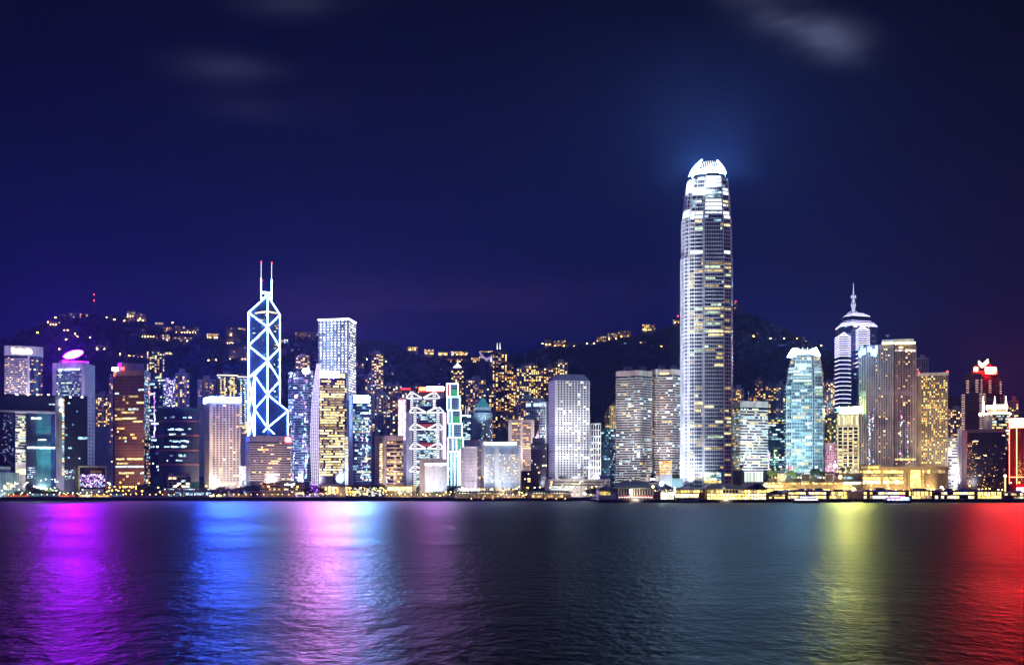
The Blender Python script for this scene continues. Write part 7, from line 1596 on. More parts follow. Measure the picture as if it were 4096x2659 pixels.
t.win(0, .12, t.zrow(1967), S(36, 1400), S(7, 1400), WARM[0], .5, 'shopfront'); t.win(0, .3, t.zrow(1967), S(22, 1400), S(7, 1400), YEL[0], .5, 'shopfront')
t = Tower('golden_hall', 'low hall with four large golden windows behind small trees', 'concert hall', front(1540, 1664, 1402), 1940, tan, 20)
for k in range(4): t.win(0, .18 + k * .2, t.zrow(1954), S(21, 1402), S(14, 1402), lamp('golden_window', (1, .82, .30), 2.6, .3, cell=1.5), .3)
for k in range(46): t.win(0, R.uniform(.3, .9), t.zrow(R.uniform(1962, 1978)), .7, .7, R.choice([COOL[0], COOL[1], WARM[3]]), 3, 'garden_light')
t.part('front_wall', MB().obox(front(1576, 1684, 1386)[0], front(1576, 1684, 1386)[1], -1, 0, 4.12, Z(1984, 1386)), beige)
flood(t, .5, (1, .75, .25), 16, zl=5)
for px, h, tone in ((1548, 6, 2), (1562, 6, 2), (1590, 5, 2), (1614, 6, 2), (1634, 6, 2), (1652, 7, 1), (1672, 7, 1), (1690, 6, 2), (1706, 6, 2), (1724, 7, 2), (1740, 8, 0), (1756, 8, 2), (1772, 7, 2), (1790, 7, 2), (1804, 12, 0), (1816, 14, 0), (1826, 8, 2), (1664, 12, 0)): tree(px, None, 1390 if h < 10 else 1408, h, 'small lamp-lit tree on the waterfront below the steel-truss bank', 'small trees along the central waterfront', tone)
for px, py in ((1700, 1981), (1757, 1981), (1800, 1967), (1816, 1967), (1780, 1968), (1688, 1976), (1540, 1962), (1846, 1950), (1934, 1957), (1998, 1957), (2030, 1955), (2050, 1956), (2072, 1945), (2107, 1950), (2135, 1949), (2156, 1948), (2064, 1953), (2085, 1970), (2074, 1968), (2196, 1950), (2236, 1950), (2284, 1951), (2340, 1953), (2364, 1948), (2382, 1944), (2360, 1978), (2386, 1978), (2402, 1976), (1960, 1956), (2010, 1962), (2090, 1980), (2100, 1976)):
    slamp(px, py, 1388, 'warm lamp among the central promenade trees', 'warm lamps on the central promenade', WARML, .75)
for px, h, tone in ((2062, 9, 0), (2074, 10, 1), (2086, 9, 0), (2098, 8, 1), (2108, 16, 0), (2116, 15, 0), (2132, 9, 0), (2352, 10, 0), (2366, 13, 0), (2380, 12, 0), (2390, 9, 0)): tree(px, None, 1400, h, 'dark tree beside the long white block', 'trees around the long white block', tone)
slamp(2334, 1973, 1376, 'cold white star-bright lamp between the two piers', None, lamp('star_lamp', (.9, 1, .95), 24, sample=True), 1.3)
# lit glass lobby strip behind first pavilion
t = Tower('bright_lobby', 'blazing white lobby front under the ribbed hotel', 'lobby', front(1818, 1922, 1420), 1950, stone, 12)
for k in range(7): t.win(0, (k + .5) / 7, t.zrow(1960), S(12, 1420), S(15, 1420), lamp('white_lobby', (1, .98, .92), 3.2, .4, cell=3), .4, 'window')
t = Tower('cream_podium', 'cream podium under the white-crowned hotel', 'podium', front(1924, 2076, 1418), 1952, stone, 12)
t.grid(0, 18, 6, 5, 2, .4, .5, .55, [WARM[3], WARM[0]], dglass); flood(t, .6, (1, .82, .6), 20, zl=5)

for k, (px, pw) in enumerate(((1560, 1.8e4), (1620, 1.8e4), (1690, 2e4), (1740, 2e4), (1785, 2e4), (2080, 2e4))): uplight(px, 1380, 0, 5, pw, (1, .72, .2), 'golden uplight below the central waterfront trees, ' + ('first', 'second', 'third', 'fourth', 'fifth', 'sixth')[k] + ' from the left')
# ================================================================== piers
deckm = wall('pier_deck', (.16, .14, .13), .8, streak=False)
def pier_deck(name, label, px0, px1, Y0, Y1=YS, z=3.6, cat='pier'):
    t = Thing(name, label, cat, ((X(px0, Y0) + X(px1, Y0)) / 2, Y0, 0)); xa, xb = X(px0, Y0), X(px1, Y0)
    t.part('deck', MB().box(xa, xb, Y0, Y1 - .01, z - 1.2, z), deckm)
    pm_ = MB().tube((0, 0, -3), (0, 0, z - 1.25), .55, 7).mesh('pile', wood)
    n = int((xb - xa) / 5)
    for k in range(n + 1): link('pile', pm_, t.o, (xa + .6 + (xb - xa - 1.2) * k / n - t.loc[0], .8, 0))
    t.part('fascia', MB().box(xa, xb, Y0 + 2, Y0 + 3, .3, z - 1.21), conc); t.xa, t.xb, t.Y0, t.z = xa, xb, Y0, z
    return t
def arch_pavilion(px0, px1, label):
    Y0 = 1340; t = pier_deck('arched_pavilion', label, px0, px1, Y0); xa, xb = t.xa, t.xb; z0 = t.z; zt = Z(1970, Y0)
    roof = t.part('canopy', MB().prism([(xa - 1, Y0 + 2), (xb + 1, Y0 + 2), (xb + 1, Y0 + 18), (xa - 1, Y0 + 18)], zt, zt + .8).prism([(xa + 4, Y0 + 4), (xb - 4, Y0 + 4), (xb - 6, Y0 + 16), (xa + 6, Y0 + 16)], zt + .803, zt + 2.0), wall('pale_green_roof', (.36, .46, .42), .5))
    mb = MB(); n = 17
    am = MB(); pts = [Vector((0, 0, 0)), Vector((0, 0, (zt - z0) * .55)), Vector((-.5, 0, (zt - z0) * .8)), Vector((-1.8, 0, (zt - z0) * .95)), Vector((-3.2, 0, (zt - z0)))]
    for a, b in zip(pts, pts[1:]): am.tube(a, b, .42, 5)
    ame = am.mesh('arch_rib', wall('cream_steel', (.66, .60, .48), .5))
    for k in range(n): link('arch_rib', ame, t.o, (xa + 3 + (xb - xa - 5) * k / (n - 1) - t.loc[0], 3, z0))
    lm_ = lamp('pavilion_lamp', (1, .78, .42), 14, .3, sample=True); lme = MB().box(-.9, .9, -.25, .25, -.15, .15).mesh('ceiling_lamp', lm_)
    for k in range(14): link('ceiling_lamp', lme, t.o, (xa + 4 + (xb - xa - 8) * k / 13 - t.loc[0], 9, zt - .35))
    t.part('back_screen', MB().box(xa + 2, xb - 2, Y0 + 14, Y0 + 14.4, z0, zt - 1.2), beige)
    for k in range(22): x = R.uniform(xa + 3, xb - 3); t.piece('notice_panel', R.choice([WARM[1], WARM[0], redp, dgrey]), (x, Y0 + 13.9, z0 + R.uniform(1.2, 2.4)), 0, (R.uniform(.8, 2), .2, 1.6))
    sm = MB()
    for k in range(9): a = math.pi * (.5 + k / 9 * .55); sm.box(-4 + k * .55, -3.4 + k * .55, -1.6, 0, 3.3 - .38 * k - .3 * math.sin(k / 9 * 3.14), 3.6 - .38 * k - .3 * math.sin(k / 9 * 3.14))
    sme = sm.mesh('landing_steps', wall('ochre_concrete', (.50, .42, .22), .7))
    for f0 in (.42, .66, .86): link('landing_steps', sme, t.o, (xa + (xb - xa) * f0 - t.loc[0], -.05, 0))
    for f0 in (.42, .66, .86): 
        o = MB().ball((xa + (xb - xa) * f0 - 1, Y0 - .6, 3.0), .3, 5, 4); t.part('step_lamp', o, WARML)
    return t
arch_pavilion(1808, 2002, 'cream arched pavilion on the water with curved steps, left of two')
arch_pavilion(2108, 2290, 'cream arched pavilion on the water with curved steps, right of two')
t = pier_deck('railed_quay', 'railed quay between the two arched pavilions', 2004, 2106, 1350, cat='quay')
for k in range(14): t.piece('rail_lamp', WARM[0], (t.xa + 2 + k * (t.xb - t.xa - 4) / 13, 1351, t.z + 1), 0, (.5, .3, 1.2))
t.part('rail', MB().box(t.xa, t.xb, 1350.4, 1350.6, t.z + 1.6, t.z + 1.8), white)
# ---- old-style ferry piers
roofb = wall('blue_slate_roof', (.045, .055, .10), .45); crm = wall('cream_plaster', (.62, .56, .44), .6); grn = wall('green_shutter', (.12, .30, .24), .5)
def hip(t, xa, xb, y0, y1, z0, z1, mat, ins=6, name='hipped_roof'):
    ym = (y0 + y1) / 2; return t.part(name, MB().add([(xa, y0, z0), (xb, y0, z0), (xb, y1, z0), (xa, y1, z0), (xa + ins, ym, z1), (xb - ins, ym, z1)], [(3, 2, 1, 0), (0, 1, 5, 4), (1, 2, 5), (2, 3, 4, 5), (3, 0, 4)]), mat)
Yp = 1235
t = pier_deck('ferry_pier', 'colonnaded ferry pier with clock tower and blue hipped roofs', 2396, 2700, Yp); PX = lambda px: X(px, Yp + 6)
def PZ(py): return Z(py, Yp + 6)
t.part('hall', MB().box(PX(2470), PX(2612), Yp + 10, Yp + 60, t.z, PZ(1950)), wall('maroon_hall', (.14, .05, .07), .6))
for k in range(14):
    x = PX(2474 + k * 10.6)
    t.part('column', MB().tube((x, Yp + 6, t.z), (x, Yp + 6, PZ(1955)), .75, 8, .6), crm)
    if k < 13: t.part('column_lamp', MB().ball((x + 1.3, Yp + 7.2, PZ(1952)), .42, 6, 4), WARML)
t.part('deck_band', MB().box(PX(2465), PX(2616), Yp + 5, Yp + 9, PZ(1986), PZ(1983)), redp)
for k in range(13): t.part('rail_lamp', MB().ball((PX(2478 + k * 10.6), Yp + 4.6, PZ(1987)), .32, 5, 4), lamp('rose_deck_lamp', (1, .6, .6), 20, .3))
t.part('entablature', MB().box(PX(2466), PX(2616), Yp + 4.5, Yp + 9.5, PZ(1954.8), PZ(1951)), crm)
hip(t, PX(2458), PX(2622), Yp + 2, Yp + 40, PZ(1950.9), PZ(1936), grn); hip(t, PX(2470), PX(2650), Yp + 42, Yp + 90, PZ(1938), PZ(1922), roofb, 12); hip(t, PX(2390), PX(2474), Yp + 4, Yp + 50, PZ(1957), PZ(1942), roofb, 10)
t.part('left_hall', MB().box(PX(2396), PX(2462), Yp + 8, Yp + 46, t.z, PZ(1957.1)), crm)
for k in range(5): t.piece('lit_bay', YEL[1], (PX(2402 + k * 9), Yp + 7.9, PZ(1972)), 0, (1.8, .3, 3.4))
t.part('stair', MB().add([(PX(2440), Yp + 2, t.z), (PX(2464), Yp + 2, t.z), (PX(2464), Yp + 2, PZ(1962)), (PX(2440), Yp + 7, t.z), (PX(2464), Yp + 7, t.z), (PX(2464), Yp + 7, PZ(1962))], [(0, 1, 2), (5, 4, 3), (0, 3, 4, 1), (1, 4, 5, 2), (0, 2, 5, 3)]), white)
t.part('portal', MB().box(PX(2514), PX(2530), Yp + 1, Yp + 4, PZ(1985), PZ(1952)), crm); t.part('portal_lamp', MB().box(PX(2516), PX(2528), Yp + .8, Yp + .98, PZ(1970), PZ(1956)), lamp('portal_glow', (1, .95, .85), 6, sample=True))
# gabled end with the big lamp
gx0, gx1, gxm = PX(2596), PX(2694), PX(2645)
vs = [(gx0, Yp + 3, PZ(1952)), (gx1, Yp + 3, PZ(1952)), (gxm, Yp + 3, PZ(1927))]
t.part('gable', MB().add(vs + [(a, b + 50, c) for a, b, c in vs], [(0, 1, 2), (5, 4, 3), (0, 3, 4, 1), (1, 4, 5, 2), (2, 5, 3, 0)]), roofb)
t.part('end_hall', MB().box(gx0 + 2, gx1 - 2, Yp + 6, Yp + 52, t.z, PZ(1952.1)), wall('maroon_hall', (.14, .05, .07), .6))
t.part('gable_lamp', MB().ball((PX(2644), Yp + 1.6, PZ(1934)), 2.1, 10, 6), lamp('blue_white_gable_lamp', (.80, .88, 1.0), 22, sample=True)); t.part('gable_lamp', MB().ball((PX(2610), Yp + 1.8, PZ(1946)), 1.2, 8, 5), WARML)
for r, (ya, yb) in enumerate(((1969, 1984), (1986, 1998))):
    for k in range(2): t.piece('lit_screen', lamp('pale_yellow_screen', (1, .98, .62), 1.9, .2, cell=4), (PX(2656 + k * 27), Yp + 5.9, PZ((ya + yb) / 2)), 0, (S(25, Yp), .3, S(yb - ya, Yp)))
for k in range(40): t.piece('hall_light', R.choice([COOL[0], COOL[1], WARM[3]]), (PX(R.uniform(2600, 2692)), Yp + 5.8, PZ(R.uniform(1956, 1968))), 0, (R.uniform(.4, 1), .3, R.uniform(.3, .8)))
t.part('lamp_post', MB().box(PX(2694), PX(2701), Yp + 3, Yp + 5, t.z, PZ(1942)), crm); t.part('post_glow', MB().box(PX(2694.5), PX(2700.5), Yp + 2.8, Yp + 2.98, PZ(1978), PZ(1946)), lamp('cream_glow', (1, .95, .75), 3.5))
ct = Thing('clock_tower', 'small clock tower with two lit white dials above the ferry pier', 'clock tower', (PX(2634), Yp + 60, PZ(1925)))
ct.part('shaft', MB().box(PX(2624), PX(2645), Yp + 58, Yp + 64, PZ(1930), PZ(1905)), navy); ct.part('cupola', MB().tube((PX(2634), Yp + 61, PZ(1905)), (PX(2634), Yp + 61, PZ(1893)), 2.2, 8, .8).tube((PX(2634), Yp + 61, PZ(1893)), (PX(2634), Yp + 61, PZ(1884)), .3, 5), navy)
for px in (2628, 2639): ct.part('dial', MB().tube((PX(px), Yp + 58, PZ(1915)), (PX(px), Yp + 57.7, PZ(1915)), 1.25, 14), lamp('clock_dial', (.95, .98, 1), 5))
spot(t, 'wash_spot', (PX(2540), Yp - 3, 1.5), (PX(2540), Yp + 30, PZ(1940)), 2.2e4, (1, .9, .75), 140)
t2 = pier_deck('ferry_pier', 'golden-lit two-storey ferry pier with long blue roof and gabled end', 2702, 3074, 1228); Y2 = 1228
PX = lambda px: X(px, Y2 + 6)
def PZ(py): return Z(py, Y2 + 6)
t = t2
t.part('hall', MB().box(PX(2826), PX(3066), Y2 + 8, Y2 + 60, t.z, PZ(1954)), wall('ochre_hall', (.42, .32, .16), .6)); t.part('left_hall', MB().box(PX(2704), PX(2826), Y2 + 20, Y2 + 60, t.z, PZ(1957)), wall('ochre_hall', (.42, .32, .16), .6))
hip(t, PX(2698), PX(2832), Y2 + 8, Y2 + 62, PZ(1957), PZ(1943), roofb, 16); hip(t, PX(2816), PX(3000), Y2 + 2, Y2 + 62, PZ(1953.9), PZ(1934), roofb, 14)
for xa, xb, top in ((2974, 3074, 1930), (2816, 2832, 1941), (2886, 2900, 1944)):
    vs = [(PX(xa), Y2 + 1, PZ(1955)), (PX(xb), Y2 + 1, PZ(1955)), (PX((xa + xb) / 2), Y2 + 1, PZ(top))]; dp = 60 if xb - xa > 50 else 8
    t.part('gable', MB().add(vs + [(a, b + dp, c) for a, b, c in vs], [(0, 1, 2), (5, 4, 3), (0, 3, 4, 1), (1, 4, 5, 2), (2, 5, 3, 0)]), wall('brown_gable', (.16, .12, .11), .6) if dp > 20 else white)
t.part('fanlight', MB().tube((PX(3024), Y2 + .9, PZ(1948)), (PX(3024), Y2 + .6, PZ(1948)), 2.6, 14), dglass)
gold = lamp('golden_pier_window', (1, .66, .16), 3.2, .35, cell=1.6); pale = lamp('pale_pier_window', (1, .82, .42), 3.4, .3, cell=1.6); dimg = lamp('dim_gold_window', (1, .68, .30), .7, .5, cell=1.2)
for r, (ya, yb) in enumerate(((1959, 1971), (1973, 1984), (1986, 1998))):
    for k in range(19):
        px = 2836 + k * 12.4
        mt = (R.choice([dimg, gold]) if r == 0 else (pale if k > 13 or R.random() < .4 else gold)); mt = dglass if r == 0 and 5 <= k <= 9 else mt
        t.piece('window', mt, (PX(px), Y2 + 7.9, PZ((ya + yb) / 2)), 0, (S(9.8, Y2), .25, S(yb - ya - 2, Y2)))
t.piers = None
for k in range(20): t.part('post', MB().box(PX(2829.5 + k * 12.4) - .25, PX(2829.5 + k * 12.4) + .25, Y2 + 6.5, Y2 + 7, t.z, PZ(1954)), crm)
for ya in (1957, 1972, 1985): t.part('floor_beam', MB().box(PX(2828), PX(3070), Y2 + 6.6, Y2 + 7.4, PZ(ya + .6), PZ(ya - .6)), crm)
for k in range(4): t.piece('lit_screen', pale, (PX(2715 + k * 25), Y2 + 19.9, PZ(1982)), 0, (S(23, Y2), .3, S(14, Y2)))
for k in range(9): t.piece('window', R.choice([dimg, gold]), (PX(2710 + k * 13), Y2 + 19.9, PZ(1965)), 0, (S(10, Y2), .3, S(9, Y2)))
spot(t, 'wash_spot', (PX(2900), Y2 - 3, 1.5), (PX(2900), Y2 + 20, PZ(1945)), 2.0e4, (1, .85, .6), 140)
for k in range(8): tree(2714 + k * 15, None, Y2 + 8 + (k % 2), 4.2, 'palm before the left hall of the golden ferry pier', 'palms on the golden pier', palm=True).location.z = t.z
t.part('planter', MB().box(PX(2704), PX(2800), Y2 + 3, Y2 + 6, t.z, t.z + 1.2), grn); t.part('plinth_panel', MB().box(PX(2715), PX(2790), Y2 - .2, Y2 - .01, .8, 3.0), tan)
# ---- blocks behind the piers
t = Tower('white_cube', 'plain white cube with roof garden left of tallest tower foot', 'pavilion', front(2640, 2688, 1400), 1896, white, 16); flood(t, .6, (.85, .92, 1), 30, zl=18)
for px in (2692, 2702, 2712): tree(px, 1915, 1410, 6, 'shrub tree on the terrace left of tallest tower', 'terrace trees by the tallest tower', 2)
t = Tower('terrace_podium', 'pale blue glass podium under the tallest tower', 'podium', front(2686, 2732, 1402), 1914, wall('pale_teal_panel', (.35, .52, .56), .4), 12); flood(t, .6, (.6, .95, 1), 26, zl=8)
t = Tower('louvred_terrace', 'low beige terrace building behind ferry pier clock', 'terrace building', front(2560, 2640, 1405), 1908, stone, 14); t.grid(0, 10, t.zrow(1930), S(9, 1405), 2, .7, .5, .3, [WARM[1], COOL[1]], dglass); flood(t, .5, (1, .9, .75), 30, zl=16)
t = Tower('ribbed_light_box', 'white ribbed light-box pavilion below white-topped block', 'pavilion', front(2978, 3052, 1395), 1886, wall('frosted_glass', (.30, .42, .45), .35), 12)
for k in range(18): t.win(0, (k + .5) / 18, t.zrow(1907), S(2.6, 1395), S(38, 1395), lamp('pale_lit_rib', (.90, 1, .85), 1.3, .4), .4, 'lit_rib')
t.band(t.z1 - .4, t.z1 + .3, lamp('violet_edge', (.7, .65, 1), 2.2), .6, 'roof_edge')
# ---- mall terraces
mall = wall('sand_stone', (.46, .36, .22), .65)
t = Tower('mall_terrace', 'stepped sandstone mall with glass boxes below the clawed tower', 'shopping mall', front(3050, 3450, 1392), 1928, mall, 20)
t.part('upper_terrace', MB().obox(front(3070, 3450, 1400)[0], front(3070, 3450, 1400)[1], -16, 0, t.z1 + .003, Z(1912, 1400)), wall('grey_terrace', (.20, .18, .17), .7)); t.part('right_block', MB().obox(front(3345, 3450, 1397)[0], front(3345, 3450, 1397)[1], -20, 0, t.z1 + .003, Z(1892, 1397)), mall)
for k in range(110): t.win(0, R.uniform(.02, .75), t.zrow(R.uniform(1929, 1935)), R.uniform(.6, 2), R.uniform(.5, 1.4), R.choice([WARM[0], WARM[3], WARM[1]]), 1.0, 'terrace_lamp')
for px0, px1, ytop, mt in ((3110, 3142, 1893, WARM[3]), (3206, 3240, 1894, COOL[3]), (3301, 3334, 1895, COOL[3])):
    a, b = front(px0, px1, 1388); zt, zb = Z(ytop, 1388), Z(ytop + 30, 1388); u_ = Vector((b[0] - a[0], b[1] - a[1])).normalized()
    bx_ = t.part('glass_box', MB().obox(a, b, -14, 0, zb, zt), dglass)
    t.part('box_frame', MB().obox(a, b, .003, .8, zt - .7, zt + .3).obox(a, b, .003, .8, zb - .3, zb + .5).obox(a, (a[0] + u_.x * .7, a[1] + u_.y * .7), .003, .8, zb + .5, zt - .7).obox((b[0] - u_.x * .7, b[1] - u_.y * .7), b, .003, .8, zb + .5, zt - .7), stone, parent=bx_)
    for k in range(7): q = a[0] + (b[0] - a[0]) * (k + .5) / 7; t.piece('louvre', grey if mt is COOL[3] else mt, (q, a[1] + (b[1] - a[1]) * (k + .5) / 7 - .02, (zt + zb) / 2), 0, (.6, .3, (zt - zb) * .8))
t.win(0, .13, t.zrow(1945), S(60, 1392), S(8, 1392), YEL[0], .4, 'shop_window'); t.win(0, .3, t.zrow(1945), S(40, 1392), S(8, 1392), YEL[1], .4, 'shop_window'); t.win(0, .9, t.zrow(1931), S(66, 1392), S(9, 1392), lamp('white_gold_front', (1, .90, .62), 3, cell=2), 1.5, 'shop_window'); t.win(0, .86, t.zrow(1910), S(34, 1392), S(9, 1392), COOL[1], .6, 'screen')
t.win(0, .02, t.zrow(1945), S(20, 1392), S(14, 1392), WARM[3], .5, 'shop_window')
for k in range(7): t.win(0, (k + .5) / 7 * .8, t.zrow(1962), S(38, 1392), S(11, 1392), R.choice([WARM[0], WARM[3], YEL[0]]), .4, 'shop_window')
t.part('globe_lamp', MB().ball((X(3361, 1385), 1385, Z(1907, 1385)), 1.9, 9, 6), WARML)
t.part('globe_arm', MB().tube((X(3361, 1385), 1385, Z(1907, 1385)), (X(3361, 1397), 1397, Z(1907, 1397)), .3, 5), dgrey)
for s_ in (-45, 0, 45): flood(t, .35, (1, .72, .30), 22, zl=6, side=s_)
for px, h, tone in ((3078, 10, 1), (3090, 9, 1), (3098, 10, 2), (3150, 9, 2), (3160, 10, 1), (3172, 8, 2), (3184, 8, 1), (3195, 7, 2), (3248, 10, 0), (3258, 12, 0), (3268, 12, 0), (3280, 10, 0), (3290, 8, 1), (2950, 8, 1), (2960, 8, 1), (3060, 10, 0), (3308, 8, 0), (3325, 8, 0), (3345, 8, 1), (3370, 8, 0), (3395, 8, 1)):
    o = tree(px, None, 1398 if px > 3070 else 1404, h, 'terrace tree on the stepped sandstone mall', 'trees on the mall terraces', tone); o.location.z = Z(1913 if px < 3300 else (1893 if px > 3345 else 1912), 1398)
for px, py in ((3085, 1909), (3098, 1908), (3106, 1911), (3190, 1908), (3200, 1910), (3278, 1911), (3292, 1910), (3310, 1883), (3330, 1880), (3345, 1886), (3400, 1878), (3420, 1882), (3440, 1886), (3376, 1888), (3355, 1886)): slamp(px, py, 1396, 'golden lamp on the mall terrace between the trees', 'lamps on the mall terraces', WARML, .5, h=3)
for k, (px, pw) in enumerate(((3090, 2.4e4), (3165, 3e4), (3262, 1.4e4))): uplight(px, 1384, 0, 8, pw, (.85, 1, .5), 'terrace uplight below the mall trees, ' + ('first', 'second', 'third')[k] + ' from the left', Z(1913, 1384))
t = Tower('hotel_podium', 'broad golden-lit podium of layered terraces under the waterfront hotel', 'podium', front(3444, 3793, 1408), 1866, mall, 30)
t.band(t.zrow(1878), t.z1 + .4, mall, 1.2, 'cornice')
for r, (ya, yb) in enumerate(((1880, 1891), (1895, 1903), (1907, 1915), (1920, 1934))):
    for k in range(9): t.win(0, .04 + k * .053, t.zrow((ya + yb) / 2), S(16, 1408), S(yb - ya, 1408), [gold, dimg, gold, pale][r] if not (r == 3 and R.random() < .3) else gold, .4)
    t.win(0, .27, t.zrow(yb + 2), S(172, 1408), S(2, 1408), dgrey, .9, 'ledge')
for f0 in (.0, .245, .51, .56, .70): t.win(0, max(.01, f0), (4 + t.zrow(1878)) / 2, S(9, 1408), t.zrow(1878) - 4, mall, 1.4, 'pier')
for r in range(6):
    for c in range(6): t.win(0, .605 + c * .025 - .02, t.zrow(1884 + r * 12), S(7.5, 1408), S(10.5, 1408), gold, .5, 'curtain_pane')
for c in range(6): t.win(0, .735 + c * .042, t.zrow(1885), S(12, 1408), S(12, 1408), R.choice([gold, dimg, dimg]), .5)
for c in range(18): t.win(0, .72 + c * .0135, t.zrow(1922), S(1.6, 1408), S(56, 1408), mall, .8, 'fin')
t.part('rooftop_pavilion', MB().obox(front(3440, 3518, 1412)[0], front(3440, 3518, 1412)[1], -14, 0, t.z1 - 3, Z(1858, 1412)), mall)
for k in range(10): t.fw((3440, 3518, 1412), 3448 + k * 7, 1868, 5, 7, gold if k > 3 else dimg, .6, 'lit_bay')
for s_ in (-34, 0, 34): flood(t, .4, (1, .72, .30), 24, zl=6, side=s_)
# ---- modern ferry piers on the right
fas = wall('lilac_fascia', (.46, .42, .48), .6)
def modern_pier(px0, px1, label, ytop, mats, Y=1262, upper=True, glass=False):
    t = pier_deck('ferry_terminal', label, px0, px1, Y, cat='ferry terminal'); z = t.z; zt = Z(ytop, Y + 6); h = zt - z
    t.part('hall', MB().box(t.xa + 1, t.xb - 1, Y + 6, Y + 70, z, zt - 1), tan)
    if not glass:
        t.part('roof_fascia', MB().box(t.xa - .5, t.xb + .5, Y + 2, Y + 71, zt - h * .24, zt), fas); t.part('floor_fascia', MB().box(t.xa - .2, t.xb + .2, Y + 3, Y + 5.9, z + h * .36, z + h * .46), fas)
        lv = ((.16, .28), (.60, .22))
    else: lv = ((.16, .28), (.62, .52)); t.part('roof_fascia', MB().box(t.xa, t.xb, Y + 4, Y + 71, zt - 1, zt), dgrey)
    for f0, fh in lv:
        n = max(3, int((t.xb - t.xa) / (3.2 if not glass or f0 < .3 else 1.5)))
        for k in range(n):
            if R.random() < .9: t.piece('window', R.choice(mats), (t.xa + 1.5 + (t.xb - t.xa - 3) * (k + .5) / n, Y + 5.9, z + h * f0 + .4), 0, ((t.xb - t.xa - 3) / n * .82, .25, h * fh))
    for k in range(4): x = R.uniform(t.xa + 6, t.xb - 6); t.part('roof_plant', MB().box(x - 2.5, x + 2.5, Y + 12, Y + 18, zt + .003, zt + R.uniform(1.2, 2.4)), fas)
    return t
modern_pier(3152, 3316, 'ferry terminal with lilac fascia behind the moving ferry', 1959, [gold, pale, YEL[0]]); modern_pier(3318, 3402, 'golden glass ferry terminal left of the star-bright lamp', 1962, [gold, gold, dimg], glass=True)
modern_pier(3456, 3634, 'lilac ferry terminal behind the neon-lit boat', 1959, [pale, COOL[0], WARM[0], dglass]); modern_pier(3638, 3740, 'golden glass ferry terminal right of the neon-lit boat', 1961, [gold, gold, dimg], glass=True)
modern_pier(3742, 3912, 'long lilac ferry terminal before the pale end wall', 1959, [pale, gold, WARM[3], dglass]); modern_pier(3914, 4020, 'low dark ferry terminal speckled with gold lights', 1963, [gold, dimg, WARM[0], YEL[0]], glass=True)
modern_pier(4022, 4180, 'red-roofed ferry terminal at the right edge', 1966, [WARM[3], WARM[1], COOL[1], redp])
modern_pier(3076, 3150, 'low tree-fronted landing left of the modern terminals', 1972, [gold, WARM[0], WARM[3]])
big = lamp('star_sodium', (1, .58, .12), 90, sample=True)
slamp(3410, 1955, 1300, 'huge star-bright sodium lamp on tall pole between the terminals', None, big, 1.9, h=16); slamp(3763, 1947, 1330, 'bright starry sodium lamp above the long lilac terminal', None, big, 1.3, h=14)
for px, py in ((3124, 1958), (3153, 1958), (3110, 1963), (3086, 1960), (3400, 1943), (3482, 1940), (3548, 1940), (3552, 1951), (3480, 1957), (3580, 1958), (3720, 1956), (3732, 1956), (3770, 1956), (3784, 1956), (3798, 1956), (3875, 1942), (3912, 1956), (3926, 1955), (3940, 1954), (3955, 1954), (3812, 1957), (3848, 1957), (3850, 1956), (3710, 1941), (3707, 1940), (4036, 1972), (4040, 1930), (4074, 1928), (3990, 1958), (4005, 1958), (3500, 1962), (3520, 1960), (3610, 1960)):
    slamp(px, py, 1376, 'warm lamp behind the modern ferry terminals', 'lamps behind the modern terminals', WARML, .75)
for px, h in ((3080, 8), (3094, 9), (3108, 9), (3122, 7)): o = tree(px, None, 1266, h, 'dark tree on the low landing left of modern terminals', 'trees on the low landing', 0); o.location.z = 3.6
gt = Thing('lit_hedge', 'dark bush hung with golden lights at right end', 'bush', (X(3985, 1300), 1300, 3.6)); mb = MB(); rr = random.Random(5)
for k in range(420): c = Vector((X(rr.gauss(3985, 14), 1300), 1300 + rr.uniform(-3, 3), 3.6 + rr.uniform(0, 8))); e = Vector((rr.gauss(0, 1), rr.gauss(0, 1), rr.gauss(0, 1))).normalized(); g = e.orthogonal().normalized(); mb.add([c + e * .5, c + g * .4, c - e * .5, c - g * .4], [(0, 1, 2, 3)])
gt.part('foliage', mb, leafs[0])
for k in range(44): gt.part('bulb', MB().ball((X(rr.gauss(3985, 13), 1296), 1296, 3.6 + rr.uniform(.5, 8)), .42, 5, 4), lamp('gold_bulb', (1, .68, .16), 6, .5))
t = Thing('light_pillar', 'cyan-lit square pillar at right terminals', 'pillar', (X(3949, 1290), 1290, 3.6)); t.part('shaft', MB().box(t.loc[0] - 1, t.loc[0] + 1, 1289, 1291, 3.6, Z(1962, 1290)), dgrey)
for k in range(7): t.part('panel', MB().box(t.loc[0] - .8, t.loc[0] + .8, 1288.6, 1288.98, 4.2 + k * 1.15, 5.1 + k * 1.15), lamp('cyan_panel', (.35, .85, 1), 2.4, .4))
t = Thing('lit_column', 'tall glowing yellow column left of the red neon tower', 'column', (X(4021, 1420), 1420, 4)); t.part('shaft', MB().tube((t.loc[0], 1420, 4), (t.loc[0], 1420, Z(1903, 1420)), .9, 8), lamp('yellow_column', (1, .85, .3), 1.6)); t.part('lamp_head', MB().ball((t.loc[0], 1420, Z(1903, 1420)), 1.6, 8, 5), WARML)
